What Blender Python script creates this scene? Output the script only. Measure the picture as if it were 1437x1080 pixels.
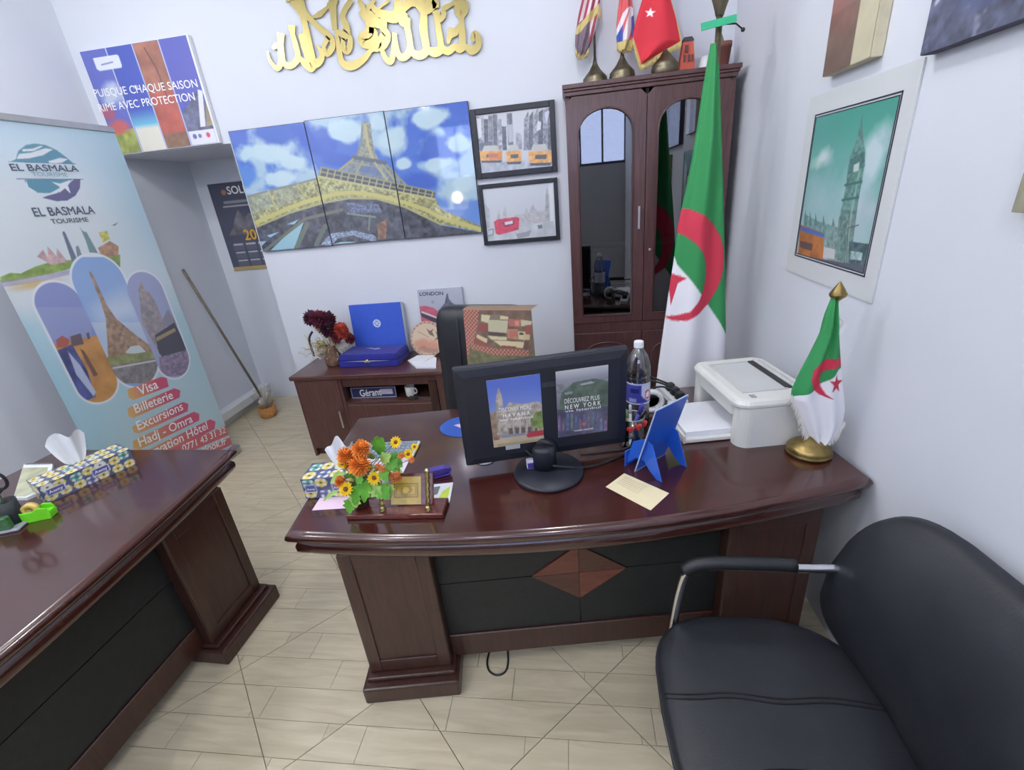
import bpy, bmesh, math, random
import numpy as np
from mathutils import Vector, Matrix

random.seed(7)
for _o in list(bpy.data.objects):
    bpy.data.objects.remove(_o)
SC = bpy.context.scene
COL = SC.collection
PI = math.pi

# ------------------------------------------------------------------ camera
YAW, PITCH, ROLL, FPX = 0.150437371, 0.400638840, -0.0966192669, 642.879109
CAMZ = 1.70
cy, sy = math.cos(YAW), math.sin(YAW)
cp, sp = math.cos(PITCH), math.sin(PITCH)
cr_, sr_ = math.cos(ROLL), math.sin(ROLL)
FW = np.array([-sy*cp, cy*cp, -sp])
RT0 = np.array([cy, sy, 0.0])
UP0 = np.cross(RT0, FW)
RT = cr_*RT0 + sr_*UP0
UP = -sr_*RT0 + cr_*UP0
cam_d = bpy.data.cameras.new('camera')
cam_d.sensor_fit = 'HORIZONTAL'
cam_d.sensor_width = 36.0
cam_d.lens = FPX/1437.0*36.0
cam_d.clip_start = 0.02
cam = bpy.data.objects.new('camera', cam_d)
COL.objects.link(cam)
cam.matrix_world = Matrix(((RT[0], UP[0], -FW[0], 0), (RT[1], UP[1], -FW[1], 0), (RT[2], UP[2], -FW[2], CAMZ), (0, 0, 0, 1)))
SC.camera = cam

# ------------------------------------------------------------------ colour management, world
SC.view_settings.view_transform = 'Standard'
SC.view_settings.look = 'None'
SC.view_settings.exposure = EXPOSURE = 0.0
SC.view_settings.gamma = 1.0
SC.view_settings.use_curve_mapping = False
world = bpy.data.worlds.new('world')
SC.world = world
world.use_nodes = True
world.node_tree.nodes['Background'].inputs[0].default_value = (0.62, 0.70, 0.85, 1)
world.node_tree.nodes['Background'].inputs[1].default_value = 0.35

# ------------------------------------------------------------------ room measures and lamps
XR, XL = 0.937, -3.12          # right wall, left wall
YB, YREC, YF = 3.20, 3.90, -2.60   # back wall, recess back, front wall
ZC = 3.15                      # ceiling
DOWNLIGHTS = [(-1.45, 1.35), (-2.5, 1.75), (-0.05, 1.75), (-1.5, 0.1), (0.2, -0.3), (-2.6, -0.1), (-0.6, -1.4), (-2.1, -1.4)]
LAMP_W = 21.5
WINDOW_STRENGTH = 5.0

# ------------------------------------------------------------------ helpers: colour and material
def lin(c):
    return c/12.92 if c <= 0.04045 else ((c+0.055)/1.055)**2.4
def rgb(r, g, b):
    return (lin(r/255), lin(g/255), lin(b/255), 1.0)
MATS = {}
def mat(name, col, rough=0.5, metal=0.0, var=0.0, scale=8.0, bump=0.0, bscale=60.0, coat=0.0, spec=0.5, emis=0.0, stretch=None, sheen=0.0, trans=0.0, alpha=1.0, ior=1.45):
    """Principled with noise-driven colour variation and fine bump."""
    if name in MATS:
        return MATS[name]
    m = bpy.data.materials.new(name)
    m.use_nodes = True
    nt = m.node_tree
    b = nt.nodes['Principled BSDF']
    c = rgb(*col)
    b.inputs['Base Color'].default_value = c
    b.inputs['Roughness'].default_value = rough
    b.inputs['Metallic'].default_value = metal
    b.inputs['Coat Weight'].default_value = coat
    b.inputs['Coat Roughness'].default_value = 0.08
    b.inputs['Specular IOR Level'].default_value = spec
    b.inputs['Sheen Weight'].default_value = sheen
    b.inputs['Transmission Weight'].default_value = trans
    b.inputs['IOR'].default_value = ior
    b.inputs['Alpha'].default_value = alpha
    if emis:
        b.inputs['Emission Color'].default_value = c
        b.inputs['Emission Strength'].default_value = emis
    tc = nt.nodes.new('ShaderNodeTexCoord')
    mp = nt.nodes.new('ShaderNodeMapping')
    nt.links.new(tc.outputs['Object'], mp.inputs[0])
    if stretch:
        mp.inputs['Scale'].default_value = stretch
    if var:
        n = nt.nodes.new('ShaderNodeTexNoise')
        n.inputs['Scale'].default_value = scale
        n.inputs['Detail'].default_value = 6
        nt.links.new(mp.outputs[0], n.inputs['Vector'])
        r = nt.nodes.new('ShaderNodeValToRGB')
        r.color_ramp.elements[0].position = 0.3
        r.color_ramp.elements[1].position = 0.72
        r.color_ramp.elements[0].color = (c[0]*(1-var), c[1]*(1-var), c[2]*(1-var), 1)
        r.color_ramp.elements[1].color = (min(1, c[0]*(1+var)), min(1, c[1]*(1+var)), min(1, c[2]*(1+var)), 1)
        nt.links.new(n.outputs['Fac'], r.inputs[0])
        nt.links.new(r.outputs[0], b.inputs['Base Color'])
    if bump:
        n2 = nt.nodes.new('ShaderNodeTexNoise')
        n2.inputs['Scale'].default_value = bscale
        n2.inputs['Detail'].default_value = 4
        nt.links.new(mp.outputs[0], n2.inputs['Vector'])
        bp = nt.nodes.new('ShaderNodeBump')
        bp.inputs['Strength'].default_value = bump
        bp.inputs['Distance'].default_value = 0.002
        nt.links.new(n2.outputs['Fac'], bp.inputs['Height'])
        nt.links.new(bp.outputs[0], b.inputs['Normal'])
    MATS[name] = m
    return m
def wood(name, dark, light, axis=0, rough=0.22, coat=0.6, scale=9.0):
    """lacquered wood: grain noise stretched along an axis"""
    if name in MATS:
        return MATS[name]
    m = bpy.data.materials.new(name)
    m.use_nodes = True
    nt = m.node_tree
    b = nt.nodes['Principled BSDF']
    tc = nt.nodes.new('ShaderNodeTexCoord')
    mp = nt.nodes.new('ShaderNodeMapping')
    s = [9.0, 9.0, 9.0]
    s[axis] = 0.7
    mp.inputs['Scale'].default_value = s
    nt.links.new(tc.outputs['Object'], mp.inputs[0])
    n = nt.nodes.new('ShaderNodeTexNoise')
    n.inputs['Scale'].default_value = scale
    n.inputs['Detail'].default_value = 8
    n.inputs['Distortion'].default_value = 0.6
    nt.links.new(mp.outputs[0], n.inputs['Vector'])
    r = nt.nodes.new('ShaderNodeValToRGB')
    r.color_ramp.elements[0].position = 0.32
    r.color_ramp.elements[1].position = 0.7
    r.color_ramp.elements[0].color = rgb(*dark)
    r.color_ramp.elements[1].color = rgb(*light)
    nt.links.new(n.outputs['Fac'], r.inputs[0])
    nt.links.new(r.outputs[0], b.inputs['Base Color'])
    n3 = nt.nodes.new('ShaderNodeTexNoise')
    n3.inputs['Scale'].default_value = 3.0
    nt.links.new(tc.outputs['Object'], n3.inputs['Vector'])
    mr = nt.nodes.new('ShaderNodeMapRange')
    mr.inputs[3].default_value = rough*0.7
    mr.inputs[4].default_value = rough*1.4
    nt.links.new(n3.outputs['Fac'], mr.inputs[0])
    nt.links.new(mr.outputs[0], b.inputs['Roughness'])
    b.inputs['Coat Weight'].default_value = coat
    b.inputs['Coat Roughness'].default_value = 0.1
    MATS[name] = m
    return m
def print_mat(name, rough=0.45, coat=0.0, spec=0.5):
    """printed artwork: colour attribute of the mesh plus a slight paper bump"""
    if name in MATS:
        return MATS[name]
    m = bpy.data.materials.new(name)
    m.use_nodes = True
    nt = m.node_tree
    b = nt.nodes['Principled BSDF']
    a = nt.nodes.new('ShaderNodeAttribute')
    a.attribute_name = 'Col'
    nt.links.new(a.outputs['Color'], b.inputs['Base Color'])
    b.inputs['Roughness'].default_value = rough
    b.inputs['Coat Weight'].default_value = coat
    b.inputs['Coat Roughness'].default_value = 0.03
    b.inputs['Specular IOR Level'].default_value = spec
    MATS[name] = m
    return m
def glass_mat(name, tint=(230, 235, 240), refl=0.08, rough=0.02):
    """thin pane: transparent mixed with a Fresnel gloss"""
    if name in MATS:
        return MATS[name]
    m = bpy.data.materials.new(name)
    m.use_nodes = True
    nt = m.node_tree
    nt.nodes.clear()
    out = nt.nodes.new('ShaderNodeOutputMaterial')
    mix = nt.nodes.new('ShaderNodeMixShader')
    tr = nt.nodes.new('ShaderNodeBsdfTransparent')
    gl = nt.nodes.new('ShaderNodeBsdfGlossy')
    fr = nt.nodes.new('ShaderNodeLayerWeight')
    fr.inputs['Blend'].default_value = 0.35
    mr = nt.nodes.new('ShaderNodeMapRange')
    mr.inputs[3].default_value = refl
    mr.inputs[4].default_value = 0.9
    nt.links.new(fr.outputs['Fresnel'], mr.inputs[0])
    tr.inputs[0].default_value = rgb(*tint)
    gl.inputs['Roughness'].default_value = rough
    nt.links.new(mr.outputs[0], mix.inputs[0])
    nt.links.new(tr.outputs[0], mix.inputs[1])
    nt.links.new(gl.outputs[0], mix.inputs[2])
    nt.links.new(mix.outputs[0], out.inputs[0])
    MATS[name] = m
    return m

# ------------------------------------------------------------------ helpers: objects
def wloc(o):
    v = Vector(o.location)
    while o.parent:
        o = o.parent
        v = v + Vector(o.location)
    return v
def tag(o, label=None, cat=None, group=None, kind=None):
    if label: o['label'] = label
    if cat: o['category'] = cat
    if group: o['group'] = group
    if kind: o['kind'] = kind
    return o
def thing(name, label, cat, loc, group=None):
    o = bpy.data.objects.new(name, None)
    COL.objects.link(o)
    o.location = loc
    o.empty_display_size = 0.05
    return tag(o, label, cat, group)
def copy_tree(o, delta, parent=None):
    c = o.copy()
    COL.objects.link(c)
    c.parent = parent
    if parent is None:
        c.location = Vector(o.location) + Vector(delta)
    for ch in list(o.children):
        copy_tree(ch, (0, 0, 0), c)
    return c
def link_mesh(name, me, origin, m, parent=None, smooth=False):
    o = bpy.data.objects.new(name, me)
    COL.objects.link(o)
    if parent is not None:
        o.parent = parent
        o.location = Vector(origin) - wloc(parent)
    else:
        o.location = origin
    if m is not None:
        me.materials.append(m)
    return o
def rotz(a, at=(0, 0, 0)):
    return Matrix.Translation(at) @ Matrix.Rotation(a, 4, 'Z')
class MB:
    """collects verts and faces in world space (xf applied), builds ONE mesh object"""
    def __init__(self, xf=None):
        self.v = []; self.f = []; self.sm = []; self.xf = xf
    def add(self, vs, fs, smooth=False):
        n = len(self.v)
        for p in vs:
            p = Vector(p)
            if self.xf is not None:
                p = self.xf @ p
            self.v.append((p.x, p.y, p.z))
        for f in fs:
            self.f.append(tuple(i+n for i in f))
            self.sm.append(smooth)
        return self
    def bm(self, b, smooth=False, M=None):
        b.verts.index_update()
        vs = [(M @ v.co) if M is not None else v.co.copy() for v in b.verts]
        fs = [[v.index for v in f.verts] for f in b.faces]
        b.free()
        return self.add(vs, fs, smooth)
    def box(self, x0, x1, y0, y1, z0, z1, bev=0.0, seg=2, M=None):
        b = bmesh.new()
        bmesh.ops.create_cube(b, size=1.0)
        for v in b.verts:
            v.co = Vector(((x0+x1)/2+v.co.x*(x1-x0), (y0+y1)/2+v.co.y*(y1-y0), (z0+z1)/2+v.co.z*(z1-z0)))
        if bev:
            bmesh.ops.bevel(b, geom=list(b.edges), offset=bev, segments=seg, affect='EDGES', profile=0.5)
        return self.bm(b, bool(bev) and seg > 1 and False, M)
    def prism(self, poly, z0, z1, M=None, bev=0.0, seg=2):
        """poly in xy, extruded in z"""
        b = bmesh.new()
        vs = [b.verts.new((p[0], p[1], z0)) for p in poly]
        f = b.faces.new(vs)
        r = bmesh.ops.extrude_face_region(b, geom=[f])
        for e in r['geom']:
            if isinstance(e, bmesh.types.BMVert):
                e.co.z = z1
        bmesh.ops.recalc_face_normals(b, faces=list(b.faces))
        if bev:
            es = [e for e in b.edges if abs(e.verts[0].co.z-e.verts[1].co.z) < 1e-9]
            bmesh.ops.bevel(b, geom=es, offset=bev, segments=seg, affect='EDGES', profile=0.5)
        return self.bm(b, False, M)
    def loft(self, rings, cap=True, closed=True, smooth=False):
        n = len(rings[0]); vs = []; fs = []
        for r in rings: vs += list(r)
        for k in range(len(rings)-1):
            for i in range(n if closed else n-1):
                j = (i+1) % n
                fs.append((k*n+i, k*n+j, (k+1)*n+j, (k+1)*n+i))
        if cap:
            fs.append(tuple(range(n-1, -1, -1)))
            fs.append(tuple(range((len(rings)-1)*n, len(rings)*n)))
        return self.add(vs, fs, smooth)
    def lathe(self, prof, at=(0, 0, 0), n=24, smooth=True, M=None, sx=1.0, sy=1.0):
        rings = []
        for r, z in prof:
            ring = []
            for i in range(n):
                a = 2*PI*i/n
                p = Vector((max(r, 1e-5)*math.cos(a)*sx, max(r, 1e-5)*math.sin(a)*sy, z))
                if M is not None: p = M @ p
                ring.append(p+Vector(at))
            rings.append(ring)
        return self.loft(rings, True, True, smooth)
    def tube(self, path, r, n=8, smooth=True, cap=True):
        path = [Vector(p) for p in path]
        rr = r if isinstance(r, (list, tuple)) else [r]*len(path)
        rings = []; up = None
        for k, p in enumerate(path):
            if k == 0: t = path[1]-p
            elif k == len(path)-1: t = p-path[k-1]
            else: t = path[k+1]-path[k-1]
            t.normalize()
            if up is None:
                up = Vector((0, 0, 1)) if abs(t.z) < 0.9 else Vector((1, 0, 0))
            a = t.cross(up)
            if a.length < 1e-6: a = t.cross(Vector((0, 1, 0)))
            a.normalize(); up = a.cross(t).normalized()
            rings.append([p+(a*math.cos(2*PI*i/n)+up*math.sin(2*PI*i/n))*rr[k] for i in range(n)])
        return self.loft(rings, cap, True, smooth)
    def bar(self, a, b, w, h):
        """rectangular bar from a to b"""
        a = Vector(a); b = Vector(b); t = (b-a).normalized()
        up = Vector((0, 0, 1)) if abs(t.z) < 0.9 else Vector((0, 1, 0))
        s = t.cross(up).normalized(); u = s.cross(t)
        r = lambda p: [p+s*w/2+u*h/2, p-s*w/2+u*h/2, p-s*w/2-u*h/2, p+s*w/2-u*h/2]
        return self.loft([r(a), r(b)])
    def ball(self, c, r, n=10, sc=(1, 1, 1)):
        prof = [(math.sin(PI*k/n), -math.cos(PI*k/n)) for k in range(n+1)]
        rings = []
        for q, z in prof:
            rings.append([Vector((c[0]+max(q, 1e-4)*r*sc[0]*math.cos(2*PI*i/(n+4)), c[1]+max(q, 1e-4)*r*sc[1]*math.sin(2*PI*i/(n+4)), c[2]+z*r*sc[2])) for i in range(n+4)])
        return self.loft(rings, True, True, True)
    def build(self, name, m, parent=None, label=None, cat=None, group=None, kind=None):
        V = np.array(self.v)
        lo = V.min(0); hi = V.max(0)
        o = Vector(((lo[0]+hi[0])/2, (lo[1]+hi[1])/2, lo[2]))
        me = bpy.data.meshes.new(name)
        me.from_pydata([tuple(p) for p in (V-np.array(o))], [], self.f)
        me.polygons.foreach_set('use_smooth', self.sm)
        me.update()
        ob = link_mesh(name, me, o, m, parent)
        return tag(ob, label, cat, group, kind)
def smooth_path(pts, k=6):
    """Catmull-Rom through points"""
    P = [Vector(p) for p in pts]; out = []
    for i in range(len(P)-1):
        a = P[max(i-1, 0)]; b = P[i]; c = P[i+1]; d = P[min(i+2, len(P)-1)]
        for j in range(k):
            t = j/k
            out.append(0.5*((2*b)+(c-a)*t+(2*a-5*b+4*c-d)*t*t+(3*b-a-3*c+d)*t**3))
    out.append(P[-1])
    return out

# ------------------------------------------------------------------ helpers: flat prints drawn in the plane of the sheet
class Plane:
    """sheet plane: origin O, ex to the right, ez up, seen from the front; px() turns a photo pixel into sheet metres"""
    def __init__(self, O, ex, ez):
        self.O = np.array(O, float); self.ex = np.array(ex, float)/np.linalg.norm(ex); self.ez = np.array(ez, float)/np.linalg.norm(ez)
        self.n = np.cross(self.ex, self.ez)      # towards the viewer
    def px(self, x, y):
        d = RT*(x-718.5) - UP*(y-540.0) + FW*FPX
        c = np.array([0, 0, CAMZ])
        t = ((self.O-c) @ self.n)/(d @ self.n)
        p = c + t*d - self.O
        return (float(p @ self.ex), float(p @ self.ez))
    def at(self, a, b, off=0.0):
        return self.O + self.ex*a + self.ez*b + self.n*off
def cr(ox, oy, s):
    """crop pixel -> photo pixel"""
    return lambda pts: [(ox+x/s, oy+y/s) for x, y in pts]
def vnoise(A, B, scale, seed=0, octaves=4):
    out = np.zeros_like(A); amp = 1.0; tot = 0
    for o in range(octaves):
        x = A*scale+seed*17.3+o*5.1; y = B*scale+seed*9.7+o*3.7
        xi = np.floor(x).astype(int); yi = np.floor(y).astype(int)
        fx = x-xi; fy = y-yi
        fx = fx*fx*(3-2*fx); fy = fy*fy*(3-2*fy)
        def h(i, j):
            n = (i*374761393 + j*668265263 + seed*144269) & 0x7fffffff
            n = ((n ^ (n >> 13))*1274126177) & 0x7fffffff
            return ((n ^ (n >> 16)) & 0xffff)/65535.0
        v = (h(xi, yi)*(1-fx)+h(xi+1, yi)*fx)*(1-fy)+(h(xi, yi+1)*(1-fx)+h(xi+1, yi+1)*fx)*fy
        out += v*amp; tot += amp; amp *= 0.5; scale *= 2
    return out/tot
class Art:
    """colour field over a rectangle a0..a1 x b0..b1 of a Plane"""
    def __init__(self, pl, a0, a1, b0, b1, step):
        self.pl = pl; self.r = (a0, a1, b0, b1)
        self.W = max(2, int(round((a1-a0)/step))+1); self.H = max(2, int(round((b1-b0)/step))+1)
        self.A, self.B = np.meshgrid(np.linspace(a0, a1, self.W), np.linspace(b0, b1, self.H))
        self.C = np.ones((self.H, self.W, 3))
        self.U = (self.A-a0)/(a1-a0); self.V = (self.B-b0)/(b1-b0)
        self.tf = None; self.fade = 0.15
    def T(self, pts):
        return [self.pl.px(x, y) for x, y in (self.tf(pts) if self.tf else pts)]
    def blend(self, mask, col, alpha=1.0):
        k = (mask.astype(float)*alpha)[..., None]
        c = np.array(col, float)/255.0
        self.C = self.C*(1-k)+c*k
    def fill(self, col):
        self.C[:] = np.array(col)/255.0
    def vgrad(self, top, bot):
        t = self.V[..., None]
        self.C = np.array(top)/255.0*t+np.array(bot)/255.0*(1-t)
    def inside(self, P):
        """coverage of a polygon, four samples per cell so that edges stay smooth"""
        n = len(P); cov = np.zeros(self.A.shape)
        da, db = self.cell()
        for oa, ob in ((-0.25, -0.3), (0.3, -0.25), (-0.3, 0.25), (0.25, 0.3)):
            A = self.A+oa*da; B = self.B+ob*db
            m = np.zeros(A.shape, bool)
            for i in range(n):
                (x1, y1), (x2, y2) = P[i], P[(i+1) % n]
                if y1 == y2: continue
                m ^= ((y1 > B) != (y2 > B)) & (A < (x2-x1)*(B-y1)/(y2-y1)+x1)
            cov += m
        return cov/4
    def cell(self):
        return ((self.r[1]-self.r[0])/(self.W-1), (self.r[3]-self.r[2])/(self.H-1))
    def poly(self, pts, col, alpha=1.0, raw=False, noise=None):
        m = self.inside(pts if raw else self.T(pts))
        if noise:
            sc, amt, sd = noise
            v = vnoise(self.A, self.B, sc, sd)
            k = np.clip(1+(v-0.5)*2*amt, 0, 2)[..., None]
            c = np.clip(np.array(col)/255.0*k, 0, 1)
            mm = (m.astype(float)*alpha)[..., None]
            self.C = self.C*(1-mm)+c*mm
        else:
            self.blend(m, col, alpha)
        return m
    def uvpoly(self, pts, col, alpha=1.0, noise=None):
        a0, a1, b0, b1 = self.r
        return self.poly([(a0+u*(a1-a0), b0+v*(b1-b0)) for u, v in pts], col, alpha, True, noise)
    def uvrect(self, u0, u1, v0, v1, col, alpha=1.0, noise=None):
        return self.uvpoly([(u0, v0), (u1, v0), (u1, v1), (u0, v1)], col, alpha, noise)
    def blob(self, cu, cv, ru, rv, col, alpha=1.0, soft=0.4, nz=0.0, seed=1, nscale=6):
        d = np.sqrt(((self.U-cu)/ru)**2+((self.V-cv)/rv)**2)
        if nz: d = d+(vnoise(self.U, self.V, nscale, seed)-0.5)*nz*2
        self.blend(np.clip((1-d)/soft, 0, 1), col, alpha)
    def line(self, pts, w, col, alpha=1.0, raw=False, uv=False):
        a0, a1, b0, b1 = self.r
        P = [(a0+u*(a1-a0), b0+v*(b1-b0)) for u, v in pts] if uv else (pts if raw else self.T(pts))
        dm = np.full(self.A.shape, 1e9)
        for (x1, y1), (x2, y2) in zip(P[:-1], P[1:]):
            L2 = (x2-x1)**2+(y2-y1)**2+1e-12
            t = np.clip(((self.A-x1)*(x2-x1)+(self.B-y1)*(y2-y1))/L2, 0, 1)
            dm = np.minimum(dm, np.hypot(self.A-x1-t*(x2-x1), self.B-y1-t*(y2-y1)))
        st = (a1-a0)/(self.W-1)
        self.blend(np.clip((w/2-dm)/st+0.5, 0, 1), col, alpha)
    def speckle(self, mask, scale, amt, seed=3):
        v = vnoise(self.A, self.B, scale, seed, 3)
        k = 1+(v-0.5)*2*amt*mask
        self.C = np.clip(self.C*k[..., None], 0, 1)
    def points(self, off=0.001, fn=None):
        P = self.pl.O+self.A[..., None]*self.pl.ex+self.B[..., None]*self.pl.ez+self.pl.n*off
        if fn is not None: P = fn(self, P)
        return P
    def build(self, name, m, parent=None, off=0.0012, fn=None, smooth=False, label=None, cat=None, mask=None):
        P = self.points(off, fn).reshape(-1, 3)
        self.C = self.C*(1-self.fade)+np.array((0.74, 0.76, 0.80))*self.fade      # slightly faded inks
        me = grid_mesh(name, P, self.W, self.H, self.C.reshape(-1, 3), smooth, mask)
        lo = P.min(0); hi = P.max(0)
        o = Vector(((lo[0]+hi[0])/2, (lo[1]+hi[1])/2, lo[2]))
        me.transform(Matrix.Translation(-o))
        ob = link_mesh(name, me, o, m, parent)
        return tag(ob, label, cat)
def srgb2lin(C):
    C = np.clip(C, 0, 1)
    return np.where(C <= 0.04045, C/12.92, ((C+0.055)/1.055)**2.4)
def grid_mesh(name, P, W, H, C, smooth=False, mask=None, wrap=False):
    idx = np.arange(W*H).reshape(H, W)
    if wrap:
        nx = np.roll(idx, -1, axis=1)
        q = np.stack([idx[:-1], nx[:-1], nx[1:], idx[1:]], -1).reshape(-1, 4)
    else:
        q = np.stack([idx[:-1, :-1], idx[:-1, 1:], idx[1:, 1:], idx[1:, :-1]], -1).reshape(-1, 4)
    if mask is not None:
        q = q[mask.reshape(-1)[q].all(1)]
    me = bpy.data.meshes.new(name)
    me.vertices.add(W*H)
    me.vertices.foreach_set('co', np.asarray(P, np.float32).reshape(-1))
    me.loops.add(len(q)*4)
    me.loops.foreach_set('vertex_index', q.reshape(-1).astype(np.int32))
    me.polygons.add(len(q))
    me.polygons.foreach_set('loop_start', np.arange(0, len(q)*4, 4, dtype=np.int32))
    me.polygons.foreach_set('use_smooth', np.full(len(q), smooth))
    me.update(calc_edges=True)
    ca = me.color_attributes.new('Col', 'FLOAT_COLOR', 'POINT')
    L = np.ones((W*H, 4), np.float32)
    L[:, :3] = srgb2lin(C)
    ca.data.foreach_set('color', L.reshape(-1))
    return me
def text(parent, pl, s, p0, p1, m, off=0.002, bold=0.0, depth=0.0003, name='lettering', raw=False, hscale=1.0):
    """one line of lettering on a sheet, its baseline running from p0 to p1 (photo pixels, or sheet metres when raw)"""
    a = np.array(p0 if raw else pl.px(*p0)); b = np.array(p1 if raw else pl.px(*p1))
    cu = bpy.data.curves.new('txt', 'FONT')
    cu.body = s; cu.size = 1.0; cu.extrude = 0.0
    cu.resolution_u = 3
    tmp = bpy.data.objects.new('txt', cu)
    COL.objects.link(tmp)
    bpy.context.view_layer.update()
    dg = bpy.context.evaluated_depsgraph_get()
    me = bpy.data.meshes.new_from_object(tmp.evaluated_get(dg))
    bpy.data.objects.remove(tmp)
    if bold:       # heavier letters: the outline laid down five times with a small shift
        b_ = bmesh.new(); b_.from_mesh(me); src = [v.co.copy() for v in b_.verts]; fc = [[v.index for v in f.verts] for f in b_.faces]
        for dx, dy in ((bold, 0), (-bold, 0), (0, bold), (0, -bold)):
            nv = [b_.verts.new((p.x+dx, p.y+dy, p.z)) for p in src]
            for f in fc: b_.faces.new([nv[i] for i in f])
        b_.to_mesh(me); b_.free()
    V = np.array([v.co for v in me.vertices])
    x0, x1 = V[:, 0].min(), V[:, 0].max()
    L = np.linalg.norm(b-a); k = L/(x1-x0)
    d = (b-a)/L; u = np.array([-d[1], d[0]])
    W2 = a+((V[:, 0]-x0)*k)[:, None]*d+(V[:, 1]*k*hscale)[:, None]*u
    lay = (np.arange(len(V))//(len(V)//5 if bold else len(V)))*0.00012
    P = pl.O+W2[:, :1]*pl.ex+W2[:, 1:]*pl.ez+(off+lay)[:, None]*pl.n
    lo = P.min(0); hi = P.max(0)
    o = Vector(((lo[0]+hi[0])/2, (lo[1]+hi[1])/2, lo[2]))
    me.vertices.foreach_set('co', (P-np.array(o)).astype(np.float32).reshape(-1))
    me.update()
    me.materials.clear()
    return link_mesh(name, me, o, m, parent)
def sheet(pl, a0, a1, b0, b1, t, bev=0.0, off=0.0):
    """MB holding a slab lying behind the sheet plane (front face at off)"""
    M = Matrix(((pl.ex[0], pl.ez[0], pl.n[0], pl.O[0]), (pl.ex[1], pl.ez[1], pl.n[1], pl.O[1]), (pl.ex[2], pl.ez[2], pl.n[2], pl.O[2]), (0, 0, 0, 1)))
    mb = MB(M)
    mb.box(a0, a1, b0, b1, off-t, off, bev, 1)
    return mb
def plane_xf(pl):
    return Matrix(((pl.ex[0], pl.ez[0], pl.n[0], pl.O[0]), (pl.ex[1], pl.ez[1], pl.n[1], pl.O[1]), (pl.ex[2], pl.ez[2], pl.n[2], pl.O[2]), (0, 0, 0, 1)))

# ================================================================== the room
M_WALL = mat('wall_paint', (214, 218, 227), 0.75, var=0.015, scale=3, bump=0.08, bscale=90)
M_CEIL = mat('ceiling_paint', (240, 240, 242), 0.85, var=0.01, scale=4, bump=0.05, bscale=60)
M_GROUT = mat('tile_grout', (128, 120, 106), 0.9, var=0.15, scale=30, bump=0.2)

def struct(mb, name, m):
    o = mb.build(name, m)
    o['kind'] = 'structure'
    return o
XOP = -2.21      # right jamb of the recess
ZB = 2.15        # underside of the beam over the recess
wb = MB(); wb.box(XOP, XR+0.12, YB, YREC+0.12, 0, ZC); wb.box(XL-0.12, XOP, YB, YREC+0.12, ZB, ZC)
struct(wb, 'wall_back', M_WALL)
struct(MB().box(XL-0.12, XOP, YREC, YREC+0.12, 0, ZB), 'wall_recess', M_WALL)
struct(MB().box(XL-0.12, XL, YF-0.12, YREC, 0, ZC), 'wall_left', M_WALL)
struct(MB().box(XR, XR+0.12, YF-0.12, YB, 0, ZC), 'wall_right', M_WALL)
struct(MB().box(XL-0.12, XR+0.12, YF-0.12, YREC+0.12, ZC, ZC+0.1), 'ceiling', M_CEIL)
WX0, WX1, WZ0, WZ1 = -2.3, 0.93, 1.95, 2.85
M_FRONT = mat('front_wall_paint', (150, 152, 158), 0.6, var=0.03, scale=3)
wf = MB()
wf.box(XL, XR, YF-0.12, YF, 0, WZ0); wf.box(XL, XR, YF-0.12, YF, WZ1, ZC); wf.box(XL, WX0, YF-0.12, YF, WZ0, WZ1); wf.box(WX1, XR, YF-0.12, YF, WZ0, WZ1)
struct(wf, 'wall_front', M_FRONT)
# the frosted shop window behind the camera: a lit window with a small printed pattern
def window_film():
    m = bpy.data.materials.new('frosted_window_film'); m.use_nodes = True
    nt = m.node_tree; nt.nodes.clear()
    out = nt.nodes.new('ShaderNodeOutputMaterial'); em = nt.nodes.new('ShaderNodeEmission')
    tc = nt.nodes.new('ShaderNodeTexCoord'); mp = nt.nodes.new('ShaderNodeMapping')
    mp.inputs['Rotation'].default_value = (PI/2, 0, 0)
    ch = nt.nodes.new('ShaderNodeTexBrick')
    ch.inputs['Scale'].default_value = 18.0
    ch.inputs['Color1'].default_value = rgb(205, 218, 250); ch.inputs['Color2'].default_value = rgb(190, 206, 245); ch.inputs['Mortar'].default_value = rgb(120, 145, 220)
    nt.links.new(tc.outputs['Object'], mp.inputs[0]); nt.links.new(mp.outputs[0], ch.inputs['Vector'])
    nt.links.new(ch.outputs['Color'], em.inputs[0]); em.inputs[1].default_value = WINDOW_STRENGTH
    nt.links.new(em.outputs[0], out.inputs[0])
    return m
win = MB()
win.box(WX0, WX1, YF-0.08, YF-0.02, WZ0, WZ0+0.04); win.box(WX0, WX1, YF-0.08, YF-0.02, WZ1-0.04, WZ1)
w1 = struct(win, 'window_1', mat('window_frame_dark', (40, 44, 60), 0.5, var=0.05))
nx = 9
for i in range(nx+1):
    x = WX0+(WX1-WX0)*i/nx
    MB().box(x-0.015, x+0.015, YF-0.075, YF-0.03, WZ0, WZ1).build('mullion', MATS['window_frame_dark'], w1)
MB().box(WX0, WX1, YF-0.06, YF-0.05, WZ0+0.04, WZ1-0.04).build('pane', window_film(), w1)

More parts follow.
